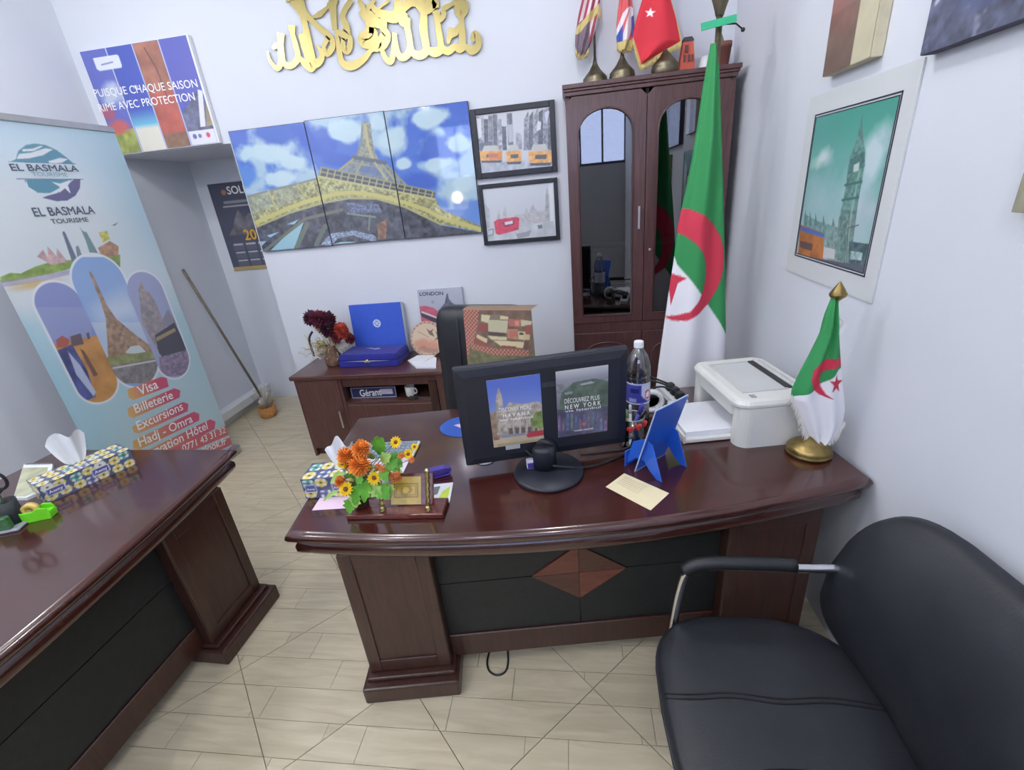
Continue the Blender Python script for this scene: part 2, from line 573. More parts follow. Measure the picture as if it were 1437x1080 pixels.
# floor: grout bed, and square wood-look tiles laid diagonally, each printed with plank joints
def tile_mat():
    m = bpy.data.materials.new('wood_look_tile'); m.use_nodes = True
    nt = m.node_tree; b = nt.nodes['Principled BSDF']
    tc = nt.nodes.new('ShaderNodeTexCoord'); mp = nt.nodes.new('ShaderNodeMapping')
    mp.inputs['Scale'].default_value = (1.2, 9.0, 1.0)
    oi = nt.nodes.new('ShaderNodeObjectInfo')
    ad = nt.nodes.new('ShaderNodeVectorMath'); ad.operation = 'ADD'
    ml = nt.nodes.new('ShaderNodeVectorMath'); ml.operation = 'SCALE'; ml.inputs[3].default_value = 37.0
    cb = nt.nodes.new('ShaderNodeCombineXYZ')
    nt.links.new(oi.outputs['Random'], cb.inputs[0]); nt.links.new(oi.outputs['Random'], cb.inputs[1])
    nt.links.new(cb.outputs[0], ml.inputs[0]); nt.links.new(tc.outputs['Object'], ad.inputs[0]); nt.links.new(ml.outputs[0], ad.inputs[1])
    nt.links.new(ad.outputs[0], mp.inputs[0])
    n = nt.nodes.new('ShaderNodeTexNoise'); n.inputs['Scale'].default_value = 3.2; n.inputs['Detail'].default_value = 8; n.inputs['Distortion'].default_value = 0.9
    nt.links.new(mp.outputs[0], n.inputs['Vector'])
    r = nt.nodes.new('ShaderNodeValToRGB')
    r.color_ramp.elements[0].position = 0.3; r.color_ramp.elements[0].color = rgb(186, 175, 148)
    r.color_ramp.elements[1].position = 0.7; r.color_ramp.elements[1].color = rgb(208, 197, 170)
    nt.links.new(n.outputs['Fac'], r.inputs[0]); nt.links.new(r.outputs[0], b.inputs['Base Color'])
    b.inputs['Roughness'].default_value = 0.32
    b.inputs['Coat Weight'].default_value = 0.15; b.inputs['Coat Roughness'].default_value = 0.2
    return m
M_TILE = tile_mat()
fl = MB()
fl.box(XL, XR, YF, YB, -0.10, -0.006); fl.box(XL, XOP, YB, YREC, -0.10, -0.006)
floor = struct(fl, 'floor', M_GROUT)
def clip(poly, a, b, c):
    """keep a*x+b*y <= c"""
    out = []
    for i in range(len(poly)):
        p, q = poly[i], poly[(i+1) % len(poly)]
        dp = a*p[0]+b*p[1]-c; dq = a*q[0]+b*q[1]-c
        if dp <= 0: out.append(p)
        if (dp < 0 < dq) or (dq < 0 < dp):
            t = dp/(dp-dq); out.append((p[0]+(q[0]-p[0])*t, p[1]+(q[1]-p[1])*t))
    return out
DG, ROW = 0.71, 0.71/6
def add_plank(mb, poly):
    if len(poly) < 3: return
    A = sum(poly[i][0]*poly[(i+1) % len(poly)][1]-poly[(i+1) % len(poly)][0]*poly[i][1] for i in range(len(poly)))/2
    if abs(A) < 4e-5: return
    n = len(poly)
    mb.add([(p[0], p[1], 0) for p in poly]+[(p[0], p[1], -0.006) for p in poly], [tuple(range(n))]+[(i, i+n, (i+1) % n+n, (i+1) % n) for i in range(n)])
g, gp = 0.0014*math.sqrt(2), 0.0009
for ic in range(-8, 14):
    for js in range(-12, 8):
        c0 = 1.097+DG*ic; s0 = 0.43+DG*js
        ym = (c0+s0+DG)/2; xm = (s0-c0)/2
        if xm < XL-0.4 or xm > XR+0.4 or ym < YF-0.4 or ym > YREC+0.4: continue
        base = [(xm-DG/2, ym), (xm, ym-DG/2), (xm+DG/2, ym), (xm, ym+DG/2)]
        ytop = YREC if xm < XOP else YB
        rects = [(XL, XR, YF, YB)]+([(XL, XOP, YB, YREC)] if ym+DG/2 > YB and xm-DG/2 < XOP else [])
        mb = MB()
        k0 = int(math.floor((ym-DG/2-0.943)/ROW))
        for k in range(k0, k0+8):
            ya, yb2 = 0.943+k*ROW, 0.943+(k+1)*ROW
            rl = k-k0
            xj = xm+(-0.03, 0.12, -0.16, 0.06, -0.09, 0.15, -0.05, 0.03)[rl % 8]
            for xa, xb2 in ((-9, xj), (xj, 9)):
                p = base
                for (a, b_, c) in ((-1, 1, c0+DG-g), (1, -1, -(c0+g)), (1, 1, s0+DG-g), (-1, -1, -(s0+g)), (0, 1, yb2-gp), (0, -1, -(ya+gp)), (1, 0, xb2-gp), (-1, 0, -(xa+gp))):
                    p = clip(p, a, b_, c)
                    if len(p) < 3: break
                if len(p) < 3: continue
                for (rx0, rx1, ry0, ry1) in rects:
                    q = p
                    for (a, b_, c) in ((1, 0, rx1), (-1, 0, -rx0), (0, 1, ry1), (0, -1, -ry0)):
                        q = clip(q, a, b_, c)
                        if len(q) < 3: break
                    add_plank(mb, q)
        if mb.f: mb.build('tile', M_TILE, floor)
# white boxed ledge along the foot of the left wall in the recess
M_WHITE = mat('white_gloss_paint', (222, 224, 226), 0.4, var=0.02, scale=5)
bl = MB(); bl.box(XL, XL+0.09, 2.9, YREC, 0.075, 0.15, 0.006); bl.box(XL, XL+0.02, 2.9, YREC, 0, 0.075)
struct(bl, 'baseboard_left', M_WHITE)

# round surface-mounted ceiling lamps (each its own lamp with its own light under a frosted dome)
M_LED = mat('led_diffuser', (255, 250, 240), 0.4, emis=4.0)
M_RING = mat('lamp_ring_white', (235, 235, 235), 0.35, var=0.02)
for i, (lx, ly) in enumerate(DOWNLIGHTS):
    t = thing('ceiling_lamp', 'round frosted LED ceiling lamp', 'lamp', (lx, ly, ZC-0.05), 'round ceiling lamps')
    MB().lathe([(0.085, 0.025), (0.1, 0.025), (0.105, 0.032), (0.105, 0.05), (0.085, 0.05)], (lx, ly, ZC-0.05), 28).build('ring', M_RING, t)
    MB().lathe([(0.0, 0.0), (0.04, 0.003), (0.07, 0.013), (0.084, 0.03), (0.084, 0.04), (0, 0.04)], (lx, ly, ZC-0.05), 28).build('diffuser', M_LED, t)
    ld = bpy.data.lights.new('ceiling_lamp_light', 'POINT'); ld.shadow_soft_size = 0.06; ld.energy = LAMP_W; ld.color = (0.98, 0.985, 1.0)
    lo = bpy.data.objects.new('lamp_light', ld); COL.objects.link(lo); lo.parent = t; lo.location = (0, 0, -0.07)

# lit insurance sign on the front wall (seen only as a mirrored glint in the glossy tower picture)
SGP = Plane((0, YF+0.03, 0), (-1, 0, 0), (0, 0, 1))
sgn = thing('lit_sign', 'small lit travel insurance sign with a round lamp on the front wall', 'sign', (-2.15, YF+0.02, 1.33))
M_GLOW = mat('lit_sign_white', (255, 250, 235), 0.4, emis=5.0)
MB().box(-2.52, -1.80, YF, YF+0.028, 1.30, 1.86, 0.003, 1).build('sign_board', M_FRONT, sgn)
MB().lathe([(0, 0), (0.10, 0), (0.10, 0.012), (0, 0.016)], (-2.03, YF+0.03, 1.66), 28, True, Matrix.Rotation(-PI/2, 4, 'X')).build('round_lamp', mat('lit_round_lamp', (255, 246, 214), 0.4, emis=14.0), sgn)
text(sgn, SGP, 'ASSURANCE', (1.84, 1.45), (2.48, 1.45), M_GLOW, 0.002, 0.0, raw=True)
text(sgn, SGP, 'VOYAGE', (1.95, 1.34), (2.36, 1.34), M_GLOW, 0.002, 0.0, raw=True)

# ================================================================== furniture
M_DESK = wood('desk_lacquer', (55, 23, 18), (68, 31, 25), 0, 0.2, 0.7, 5.0)
M_DESKV = wood('desk_lacquer_upright', (48, 24, 18), (68, 38, 30), 2, 0.35, 0.25)
M_BLACKP = mat('black_panel_laminate', (24, 28, 30), 0.45, var=0.25, scale=40, bump=0.1)
M_DIAM_A = wood('diamond_veneer_light', (92, 46, 34), (118, 64, 48), 0, 0.4, 0.2)
M_DIAM_B = wood('diamond_veneer_dark', (66, 34, 26), (92, 52, 40), 0, 0.4, 0.2)
M_CHIP = mat('bare_chipped_board', (196, 170, 140), 0.8, var=0.2, scale=80)

def exec_desk(label, xf, depth, chips=(), HW=0.945):
    """origin at the middle of the desk on the floor; front (bowed, visitors' side) towards -y"""
    o = xf @ Vector((0, 0, 0))
    t = thing('executive_desk', label, 'desk', o)
    YBK = 0.41; XO, XI = HW-0.145, HW-0.445; YFE = YBK-depth; BOW = 0.105
    def ring(ins, z):
        pts = []
        n = 28
        hw = HW-ins
        for i in range(n+1):
            x = -hw+2*hw*i/n
            pts.append((x, YFE+ins-BOW*(1-(x/hw)**2), z))
        pts += [(hw, YBK-ins, z), (-hw, YBK-ins, z)]
        return [Vector(p) for p in pts]
    mb = MB(xf)
    mb.loft([ring(i, z) for i, z in ((0.02, 0.722), (0.006, 0.727), (0.001, 0.738), (0.003, 0.748), (0.010, 0.756), (0.020, 0.7596), (0.022, 0.76))], False, True, True)
    mb.loft([ring(0.02, 0.722), ring(0.02, 0.7221)], True); mb.loft([ring(0.022, 0.7599), ring(0.022, 0.76)], True)
    mb.build('desk_top', M_DESK, t)
    mb = MB(xf)
    mb.loft([ring(i, z) for i, z in ((0.035, 0.658), (0.026, 0.662), (0.018, 0.675), (0.017, 0.696), (0.024, 0.708), (0.030, 0.714), (0.03, 0.7225))], False, True, True)
    mb.loft([ring(0.035, 0.658), ring(0.035, 0.6582)], True)
    mb.build('edge_moulding', M_DESK, t)
    lf = YFE-0.045            # front of the pedestals
    for s in (-1, 1):
        x0, x1 = (-XO, -XI) if s < 0 else (XI, XO)
        mb = MB(xf); mb.box(x0, x1, lf+0.05, 0.34, 0.07, 0.658, 0.004, 1)
        lg = mb.build('pedestal', M_DESKV, t)
        mb = MB(xf); mb.box(x0-0.025, x1+0.03, lf-0.012, 0.36, 0, 0.075, 0.008, 2); mb.box(x0-0.012, x1+0.017, lf+0.018, 0.35, 0.075, 0.092, 0.006, 2)
        mb.build('plinth', M_DESKV, lg)
        mb = MB(xf)   # raised panel frame on the pedestal face
        yq = lf+0.05
        for a in ((x0, x0+0.045, 0.095, 0.656), (x1-0.045, x1, 0.095, 0.656), (x0+0.045, x1-0.045, 0.60, 0.656), (x0+0.045, x1-0.045, 0.095, 0.15)):
            mb.box(a[0], a[1], yq-0.006, yq+0.002, a[2], a[3], 0.002, 1)
        mb.build('panel_frame', M_DESKV, lg)
    py = lf+0.10
    MB(xf).box(-XI, XI, py-0.008, py+0.02, 0.075, 0.185, 0.003, 1).build('rail', M_DESKV, t)
    mp_ = MB(xf).box(-XI, XI, py+0.006, py+0.02, 0.18, 0.668).build('modesty_panel', M_BLACKP, t)
    # four black infill panels around the diamond, with thin joints
    dz, dx, dh, mz = 0.435, 0.17, 0.125, 0.435
    jg = 0.002
    for sx in (-1, 1):
        for sz in (-1, 1):
            xo = (XI-0.001)*sx; zo = 0.667 if sz > 0 else 0.187
            poly = [(xo, zo), (xo, mz+sz*jg), (sx*(dx+jg), mz+sz*jg), (sx*jg, mz+sz*(dh+jg)), (sx*jg, zo)]
            if sx*sz > 0: poly = poly[::-1]
            M2 = Matrix(((1, 0, 0, 0), (0, 0, 1, 0), (0, 1, 0, 0), (0, 0, 0, 1)))
            mb = MB(xf @ M2); mb.prism(poly, py, py+0.006); mb.build('infill_panel', M_BLACKP, t)
            tri = [(sx*jg*0.4, mz+sz*jg*0.4), (sx*(dx-jg), mz+sz*jg*0.4), (sx*jg*0.4, mz+sz*(dh-jg))]
            mb = MB(xf @ M2); mb.prism(tri, py-0.004, py+0.004); mb.build('diamond_veneer', M_DIAM_A if sx*sz < 0 else M_DIAM_B, t)
    for cx, r in chips:
        yy = YFE-BOW*(1-(cx/HW)**2)
        mb = MB(xf)
        mb.ball((cx, yy+0.006, 0.742), r, 6, (1.6, 0.45, 0.7))
        mb.build('chip', M_CHIP, t)
    return t
A1 = math.radians(8.5)
DESK_U0, DESK_V0 = 0.17, 1.60
def desk_uv(u, v, z=0.0):
    """desk-aligned metres -> world"""
    return (u*math.cos(A1)-v*math.sin(A1), u*math.sin(A1)+v*math.cos(A1), z)
XF1 = rotz(A1, desk_uv(DESK_U0, DESK_V0))
exec_desk('dark red lacquered executive desk with black panel and wooden diamond, monitor on top', XF1, 0.83, ((-0.50, 0.008), (0.05, 0.005), (0.14, 0.009), (-0.47, 0.004)))
A2 = math.radians(88.1)
_u = Vector((math.cos(A2), math.sin(A2), 0)); _v = Vector((-math.sin(A2), math.cos(A2), 0))
# far front corner of the second desk sits at (-1.505, 1.60)
_c2 = Vector((-1.505, 1.605, 0)) - _u*1.2 - _v*(0.41-0.96)
XF2 = rotz(A2, _c2)
exec_desk('dark brown executive desk cut off by the left edge, green tape dispenser on top', XF2, 0.96, (), 1.2)

# ---- low sideboard along the back wall
M_SIDE = wood('sideboard_veneer', (70, 40, 37), (92, 56, 51), 0, 0.3, 0.35)
M_SIDEV = wood('sideboard_veneer_upright', (70, 42, 39), (90, 57, 53), 2, 0.35, 0.25)
M_STEEL = mat('satin_steel', (200, 200, 200), 0.28, 1.0, var=0.05, scale=20)
SBX0, SBX1, SBY0, SBY1, SBZ = -1.955, -0.58, 2.76, 3.195, 0.645
sb = thing('sideboard', 'low dark brown sideboard with open shelf against the back wall', 'sideboard', ((SBX0+SBX1)/2, (SBY0+SBY1)/2, 0))
MB().box(SBX0-0.02, SBX1+0.02, SBY0-0.02, SBY1, SBZ-0.03, SBZ, 0.006, 2).build('top', M_SIDE, sb)
MB().box(SBX0, SBX0+0.02, SBY0, SBY1-0.005, 0, SBZ-0.03).build('side_panel', M_SIDEV, sb)
MB().box(SBX1-0.02, SBX1, SBY0, SBY1-0.005, 0, SBZ-0.03).build('side_panel', M_SIDEV, sb)
MB().box(SBX0+0.02, SBX1-0.02, SBY1-0.02, SBY1-0.005, 0.05, SBZ-0.03).build('back_panel', M_SIDEV, sb)
MB().box(SBX0+0.02, SBX1-0.02, SBY0+0.03, SBY1-0.02, 0.0, 0.06).build('base', M_SIDEV, sb)
MB().box(-1.63, -1.61, SBY0, SBY1-0.02, 0.06, SBZ-0.03).build('divider', M_SIDEV, sb)
MB().box(-0.985, -0.93, SBY0-0.012, SBY1-0.02, 0.06, SBZ-0.075).build('divider', M_DESKV, sb)
MB().box(-1.61, -0.93, SBY0+0.012, SBY0+0.03, 0.545, SBZ-0.03).build('apron', M_SIDEV, sb)
MB().box(-1.61, -0.985, SBY0+0.01, SBY1-0.02, 0.41, 0.428).build('shelf', M_SIDE, sb)
dr = MB().box(-1.608, -0.988, SBY0, SBY0+0.02, 0.065, 0.408, 0.002, 1).build('drawer', M_SIDEV, sb)
d1 = MB().box(-1.955+0.022, -1.632, SBY0-0.004, SBY0+0.014, 0.065, SBZ-0.034, 0.002, 1).build('door', M_SIDEV, sb)
hb = MB(); hb.bar((-1.66, SBY0-0.025, 0.245), (-1.66, SBY0-0.025, 0.375), 0.012, 0.008); hb.bar((-1.66, SBY0, 0.26), (-1.66, SBY0-0.025, 0.26), 0.008, 0.008); hb.bar((-1.66, SBY0, 0.36), (-1.66, SBY0-0.025, 0.36), 0.008, 0.008)
hb.build('handle', M_STEEL, d1)
MB().box(-0.928, SBX1-0.022, SBY0-0.004, SBY0+0.014, 0.065, SBZ-0.034, 0.002, 1).build('door', M_SIDEV, sb)

# ---- tall bookcase with arched glass doors
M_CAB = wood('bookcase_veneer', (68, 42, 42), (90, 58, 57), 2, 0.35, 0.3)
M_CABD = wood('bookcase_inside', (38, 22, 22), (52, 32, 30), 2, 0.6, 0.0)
M_PANE = glass_mat('cabinet_glass', (150, 150, 158), 0.17, 0.015)
CX0, CX1, CY0, CY1, CZ = 0.0, 0.885, 2.915, 3.195, 2.19
bk = thing('bookcase', 'tall dark brown bookcase with two arched glass doors in the corner', 'bookcase', ((CX0+CX1)/2, (CY0+CY1)/2, 0))
cm = MB()
for z0, z1, e in ((CZ-0.055, CZ-0.035, 0.002), (CZ-0.035, CZ-0.022, 0.008), (CZ-0.022, CZ, 0.014)):
    cm.box(CX0-e, CX1+e, CY0-e-0.006, CY1, z0, z1, 0.003, 2)
cm.build('cornice', M_CAB, bk)
MB().box(CX0, CX0+0.022, CY0+0.02, CY1, 0, CZ-0.055).build('side_panel', M_CAB, bk)
MB().box(CX1-0.022, CX1, CY0+0.02, CY1, 0, CZ-0.055).build('side_panel', M_CAB, bk)
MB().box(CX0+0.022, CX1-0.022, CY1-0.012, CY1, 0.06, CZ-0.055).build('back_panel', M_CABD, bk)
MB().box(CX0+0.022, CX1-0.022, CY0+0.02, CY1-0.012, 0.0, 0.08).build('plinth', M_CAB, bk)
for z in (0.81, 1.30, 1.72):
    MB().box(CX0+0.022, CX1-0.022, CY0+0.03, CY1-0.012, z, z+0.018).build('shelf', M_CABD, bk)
MB().box(CX0, CX1, CY0+0.002, CY0+0.02, 0.80, 0.862).build('cross_rail', M_CAB, bk)
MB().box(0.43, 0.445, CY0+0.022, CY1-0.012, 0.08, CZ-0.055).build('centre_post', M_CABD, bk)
def arched_loop(x0, x1, z0, zs, rise, n=14):
    pts = [(x0, z0), (x1, z0)]
    cx = (x0+x1)/2; hw = (x1-x0)/2
    for i in range(n+1):
        a = PI*i/n
        pts.append((cx+hw*math.cos(a), zs+rise*abs(math.sin(a))**0.8))
    return pts
def framed(mb, ox0, ox1, oz0, oz1, inner, y0, y1):
    """plate with an arched hole; outer points are matched to inner ones"""
    cx = (ox0+ox1)/2; n = len(inner)
    zt = max(p[1] for p in inner)
    outer = []
    zsp = inner[2][1]
    for k, (x, z) in enumerate(inner):
        if k == 0: outer.append((ox0, oz0))
        elif k == 1: outer.append((ox1, oz0))
        else:
            f = (k-2)/(n-3)      # along right side up, over the top, and down
            if f <= 0.0: outer.append((ox1, zsp))
            elif f >= 1.0: outer.append((ox0, zsp))
            elif f < 0.25: outer.append((ox1, zsp+(oz1-zsp)*f/0.25))
            elif f > 0.75: outer.append((ox0, zsp+(oz1-zsp)*(1-f)/0.25))
            else: outer.append((ox1+(ox0-ox1)*(f-0.25)/0.5, oz1))
    V = [(p[0], y0, p[1]) for p in outer]+[(p[0], y0, p[1]) for p in inner]+[(p[0], y1, p[1]) for p in outer]+[(p[0], y1, p[1]) for p in inner]
    F = []
    for i in range(n):
        j = (i+1) % n
        F += [(i, j, n+j, n+i), (2*n+j, 2*n+i, 3*n+i, 3*n+j), (j, i, 2*n+i, 2*n+j), (n+i, n+j, 3*n+j, 3*n+i)]
    mb.add(V, F)
for k, (x0, x1, gx0, gx1) in enumerate(((0.004, 0.432, 0.062, 0.364), (0.436, CX1-0.004, 0.496, 0.80))):
    inner = arched_loop(gx0, gx1, 0.915, 1.92, 0.145)
    mb = MB(); framed(mb, x0, x1, 0.865, CZ-0.058, inner, CY0, CY0+0.02)
    d = mb.build('door', M_CAB, bk)
    # moulding round the glass
    loop3 = [(p[0], CY0-0.002, p[1]) for p in inner]; loop3.append(loop3[0])
    mb = MB(); mb.tube(loop3, 0.005, 6); mb.build('glass_bead', M_CAB, d)
    mb = MB(); mb.prism([(p[0], p[1]) for p in inner], 0, 0.004, Matrix(((1, 0, 0, 0), (0, 0, 1, CY0+0.009), (0, 1, 0, 0), (0, 0, 0, 1)))); mb.build('pane', M_PANE, d)
    if k == 0:
        hb = MB(); hb.bar((0.399, CY0-0.022, 1.425), (0.399, CY0-0.022, 1.55), 0.011, 0.008); hb.bar((0.399, CY0, 1.44), (0.399, CY0-0.022, 1.44), 0.008, 0.008); hb.bar((0.399, CY0, 1.535), (0.399, CY0-0.022, 1.535), 0.008, 0.008)
        hb.build('handle', M_STEEL, d)
    else:
        hb = MB(); hb.lathe([(0, 0), (0.008, 0), (0.008, 0.012), (0, 0.012)], (0.468, CY0, 1.30), 12, True, Matrix.Rotation(PI/2, 4, 'X')); hb.build('lock', M_STEEL, d)
    # lower door with a raised arched field
    ld_ = MB().box(x0, x1, CY0, CY0+0.02, 0.085, 0.797, 0.003, 1).build('lower_door', M_CAB, bk)
    lp = arched_loop(gx0, gx1, 0.15, 0.62, 0.11); l3 = [(p[0], CY0-0.001, p[1]) for p in lp]; l3.append(l3[0])
    mb = MB(); mb.tube(l3, 0.005, 6); mb.build('arched_bead', M_CAB, ld_)

# ================================================================== chairs
M_LEATHER = mat('black_leatherette', (35, 37, 43), 0.42, var=0.15, scale=12, bump=0.25, bscale=220)
M_CHROME = mat('chrome_tube', (215, 215, 218), 0.12, 1.0, var=0.02)
M_BLKPL = mat('black_plastic', (30, 32, 36), 0.45, var=0.1, scale=30, bump=0.1, bscale=200)
def se(c, e):
    return math.copysign(abs(c)**e, c)
VCY = 0.785
vc = thing('visitor_chair', 'black leatherette visitor chair with chrome arms against the right wall', 'chair', (0.5, VCY, 0))
# seat: superellipse cushion, front (towards -x) bowed
def seat_ring(rho, z, n=48):
    pts = []
    for i in range(n):
        a = 2*PI*i/n
        x = se(math.cos(a), 0.62)*0.265*rho; y = se(math.sin(a), 0.45)*0.285*rho
        if x < 0: x -= 0.02*rho*(1-(y/0.285)**2)
        else: y *= 1-0.18*(x/0.265)**2
        pts.append(Vector((0.478+x, VCY+y, z)))
    return pts
prof = [(0.90, 0.392), (0.975, 0.40), (1.0, 0.415), (1.0, 0.435), (0.985, 0.449), (0.95, 0.456), (0.86, 0.460), (0.7, 0.463), (0.5, 0.464), (0.28, 0.464), (0.06, 0.463)]
mb = MB(); mb.loft([seat_ring(r, z) for r, z in prof], True, True, True)
seat = mb.build('seat', M_LEATHER, vc)
mb = MB()
for dy in (0.0, 0.012):
    mb.tube([(0.20+0.03*k*0.6+k*0.0, VCY+0.02+dy-0.004*math.sin(k*0.5), 0.4545+0.0105*min(1, k/3)*min(1, (30-k)/4)) for k in range(0, 30)], 0.0022, 6)
mb.build('stitched_seam', mat('black_seam_thread', (16, 16, 19), 0.6, var=0.1), seat)
mb = MB(); mb.tube([tuple(p) for p in seat_ring(1.004, 0.425)]+[tuple(seat_ring(1.004, 0.425)[0])], 0.0045, 6); mb.build('piping', M_LEATHER, seat)
MB().box(0.30, 0.68, VCY-0.2, VCY+0.2, 0.375, 0.394, 0.004, 1).build('seat_plate', M_BLKPL, vc)
# backrest
def back_pt(y, z, off):
    x = 0.738+1.25*(z-0.55)**2-0.048*((y-VCY)/0.29)**2
    return Vector((x+off, y, z))
def back_ring(rho, off, n=56):
    pts = []
    for i in range(n):
        a = 2*PI*i/n
        yy = se(math.cos(a), 0.36)*0.295*rho; zz = se(math.sin(a), 0.42)*0.230*rho
        if zz < 0: yy *= 1-0.10*(zz/0.23)**2
        pts.append(back_pt(VCY+yy, 0.648+zz, off))
    return pts
bprof = [(0.05, 0.034), (0.5, 0.034), (0.85, 0.032), (0.96, 0.026), (1.0, 0.006), (0.985, -0.012), (0.95, -0.022), (0.85, -0.030), (0.65, -0.034), (0.4, -0.034), (0.05, -0.034)]
mb = MB(); mb.loft([back_ring(r, o) for r, o in bprof], True, True, True)
mb.build('backrest', M_LEATHER, vc)
for s in (-1, 1):
    y = VCY+s*0.262
    mb = MB()
    p = smooth_path([(0.80, y, 0.56), (0.73, y, 0.655), (0.60, y, 0.665), (0.375, y, 0.668), (0.31, y, 0.655), (0.285, y, 0.60), (0.268, y, 0.40), (0.252, y, 0.06), (0.262, y, 0.016), (0.31, y, 0.0125), (0.70, y, 0.0125), (0.80, y, 0.0125)], 6)
    mb.tube(p, 0.0125, 10)
    mb.build('arm_frame', M_CHROME, vc)
    mb = MB(); mb.tube(smooth_path([(0.292, y, 0.648), (0.32, y, 0.671), (0.375, y, 0.679), (0.48, y, 0.679), (0.585, y, 0.675)], 5), 0.019, 10); mb.build('arm_pad', M_BLKPL, vc)
    mb = MB(); mb.tube([(0.80, y, 0.0125), (0.83, y, 0.25), (0.80, y, 0.56)], 0.0125, 10); mb.build('rear_leg', M_CHROME, vc)
    mb = MB(); mb.tube([(0.262, y, 0.385), (0.28, VCY+s*0.2, 0.383), (0.30, VCY+s*0.19, 0.383)], 0.009, 8); mb.build('seat_bracket', M_CHROME, vc)

# ---- manager's chair behind the desk (only its back rises above the desk)
MC = rotz(math.radians(-14), (-0.515, 2.36, 0))
mc = thing('manager_chair', 'black leather high-back office chair behind the main desk', 'chair', (-0.515, 2.36, 0))
def slab(xf, hw, hz, zc, y, th, e=0.3, lean=0.0, n=48):
    def rg(rho, off):
        o = []
        for i in range(n):
            a = 2*PI*i/n
            z = zc+se(math.sin(a), e)*hz*rho
            o.append(Vector((se(math.cos(a), e)*hw*rho, y+off+lean*(z-zc), z)))
        return o
    m_ = MB(xf); m_.loft([rg(r, o*th) for r, o in ((0.05, -0.5), (0.8, -0.5), (0.95, -0.42), (1.0, -0.2), (1.0, 0.2), (0.95, 0.42), (0.8, 0.5), (0.05, 0.5))], True, True, True)
    return m_
slab(MC, 0.27, 0.36, 0.78, 0.04, 0.13, 0.22, 0.06).build('backrest', M_LEATHER, mc)
mb = MB(MC); mb.tube([(-0.11, -0.026, 0.46), (-0.115, -0.026, 0.8), (-0.11, -0.018, 1.1)], 0.003, 6); mb.build('back_seam', M_LEATHER, mc)
mb = MB(MC); mb.box(-0.26, 0.26, -0.38, 0.02, 0.40, 0.50, 0.04, 3); mb.build('seat', M_LEATHER, mc)
mb = MB(MC); mb.lathe([(0.03, 0.1), (0.03, 0.4)], (0, -0.18, 0), 14); mb.build('gas_lift', M_CHROME, mc)
for k in range(5):
    a = 2*PI*k/5+0.3
    mb = MB(MC); mb.bar((0, -0.18, 0.095), (0.28*math.cos(a), -0.18+0.28*math.sin(a), 0.075), 0.05, 0.03); bs = mb.build('base_leg', M_BLKPL, mc)
    mb = MB(MC); mb.lathe([(0, -0.02), (0.03, -0.02), (0.03, 0.02), (0, 0.02)], (0.28*math.cos(a), -0.18+0.28*math.sin(a), 0.03), 14, True, Matrix.Rotation(PI/2, 4, 'X')); mb.build('castor', M_BLKPL, bs)

# ================================================================== flags
M_CLOTH = print_mat('dyed_flag_cloth', 0.75)
M_BRASS = mat('brass_old', (150, 130, 82), 0.38, 1.0, var=0.25, scale=40, bump=0.3, bscale=80)
M_BRASSG = mat('brass_grey', (118, 110, 92), 0.42, 1.0, var=0.2, scale=30)
M_GOLDF = mat('gold_fringe_thread', (202, 182, 120), 0.6, var=0.2, scale=60)
M_WHITEF = mat('white_fringe_thread', (222, 220, 214), 0.8, var=0.08, scale=60)
class Cloth(Art):
    """closed, softly folded hanging cloth: rows of (y_px, left_px, right_px) in one upright plane"""
    def __init__(self, pl, rows, tf, depth, nr=110, k=84, folds=2.5, famp=0.25, seed=1):
        R = [(pl.px(*tf([(l, y)])[0]), pl.px(*tf([(r, y)])[0])) for y, l, r in rows]
        ts = np.linspace(0, len(R)-1, nr)
        al = np.interp(ts, range(len(R)), [q[0][0] for q in R]); bl = np.interp(ts, range(len(R)), [q[0][1] for q in R])
        ar = np.interp(ts, range(len(R)), [q[1][0] for q in R]); br = np.interp(ts, range(len(R)), [q[1][1] for q in R])
        for arr in (al, bl, ar, br):
            ker = np.array([1, 2, 3, 2, 1])/9.0
            arr[2:-2] = np.convolve(arr, ker, 'valid')
        th = 2*PI*np.arange(k)/k
        c = np.sign(np.cos(th))*np.abs(np.cos(th))**0.9; s = np.sin(th)
        f = (c+1)/2
        self.A = al[:, None]*(1-f)+ar[:, None]*f
        self.B = bl[:, None]*(1-f)+br[:, None]*f
        hw = np.abs(ar-al)[:, None]/2
        wave = np.cos(f[None, :]*folds*2*PI+seed+ts[:, None]*0.15)*famp
        self.off = np.minimum(hw, depth)*(s[None, :]*(1.0)+wave*np.abs(s[None, :])*np.sign(1)) 
        self.pl = pl; self.tf = tf; self.H, self.W = self.A.shape
        self.C = np.ones((self.H, self.W, 3))
        self.r = (self.A.min(), self.A.min()+0.0025*self.W, self.B.min(), self.B.max())
        self._cell = (np.abs(np.gradient(self.A, axis=1)), np.abs(np.gradient(self.B, axis=0)))
        self.U = (self.A-self.A.min())/(self.A.max()-self.A.min()); self.V = (self.B-self.B.min())/(self.B.max()-self.B.min())
    def cell(self):
        return self._cell
    def build(self, name, m, parent):
        P = (self.pl.O+self.A[..., None]*self.pl.ex+self.B[..., None]*self.pl.ez+self.off[..., None]*self.pl.n).reshape(-1, 3)
        me = grid_mesh(name, P, self.W, self.H, self.C.reshape(-1, 3), True, None, True)
        lo = P.min(0); hi = P.max(0); o = Vector(((lo[0]+hi[0])/2, (lo[1]+hi[1])/2, lo[2]))
        me.transform(Matrix.Translation(-o))
        return link_mesh(name, me, o, m, parent)
def star(cx, cy, r, n=5, a0=-PI/2, inner=0.4, sx=1.0):
    return [(cx+sx*(r if k % 2 == 0 else r*inner)*math.cos(a0+PI*k/n), cy+(r if k % 2 == 0 else r*inner)*math.sin(a0+PI*k/n)) for k in range(2*n)]
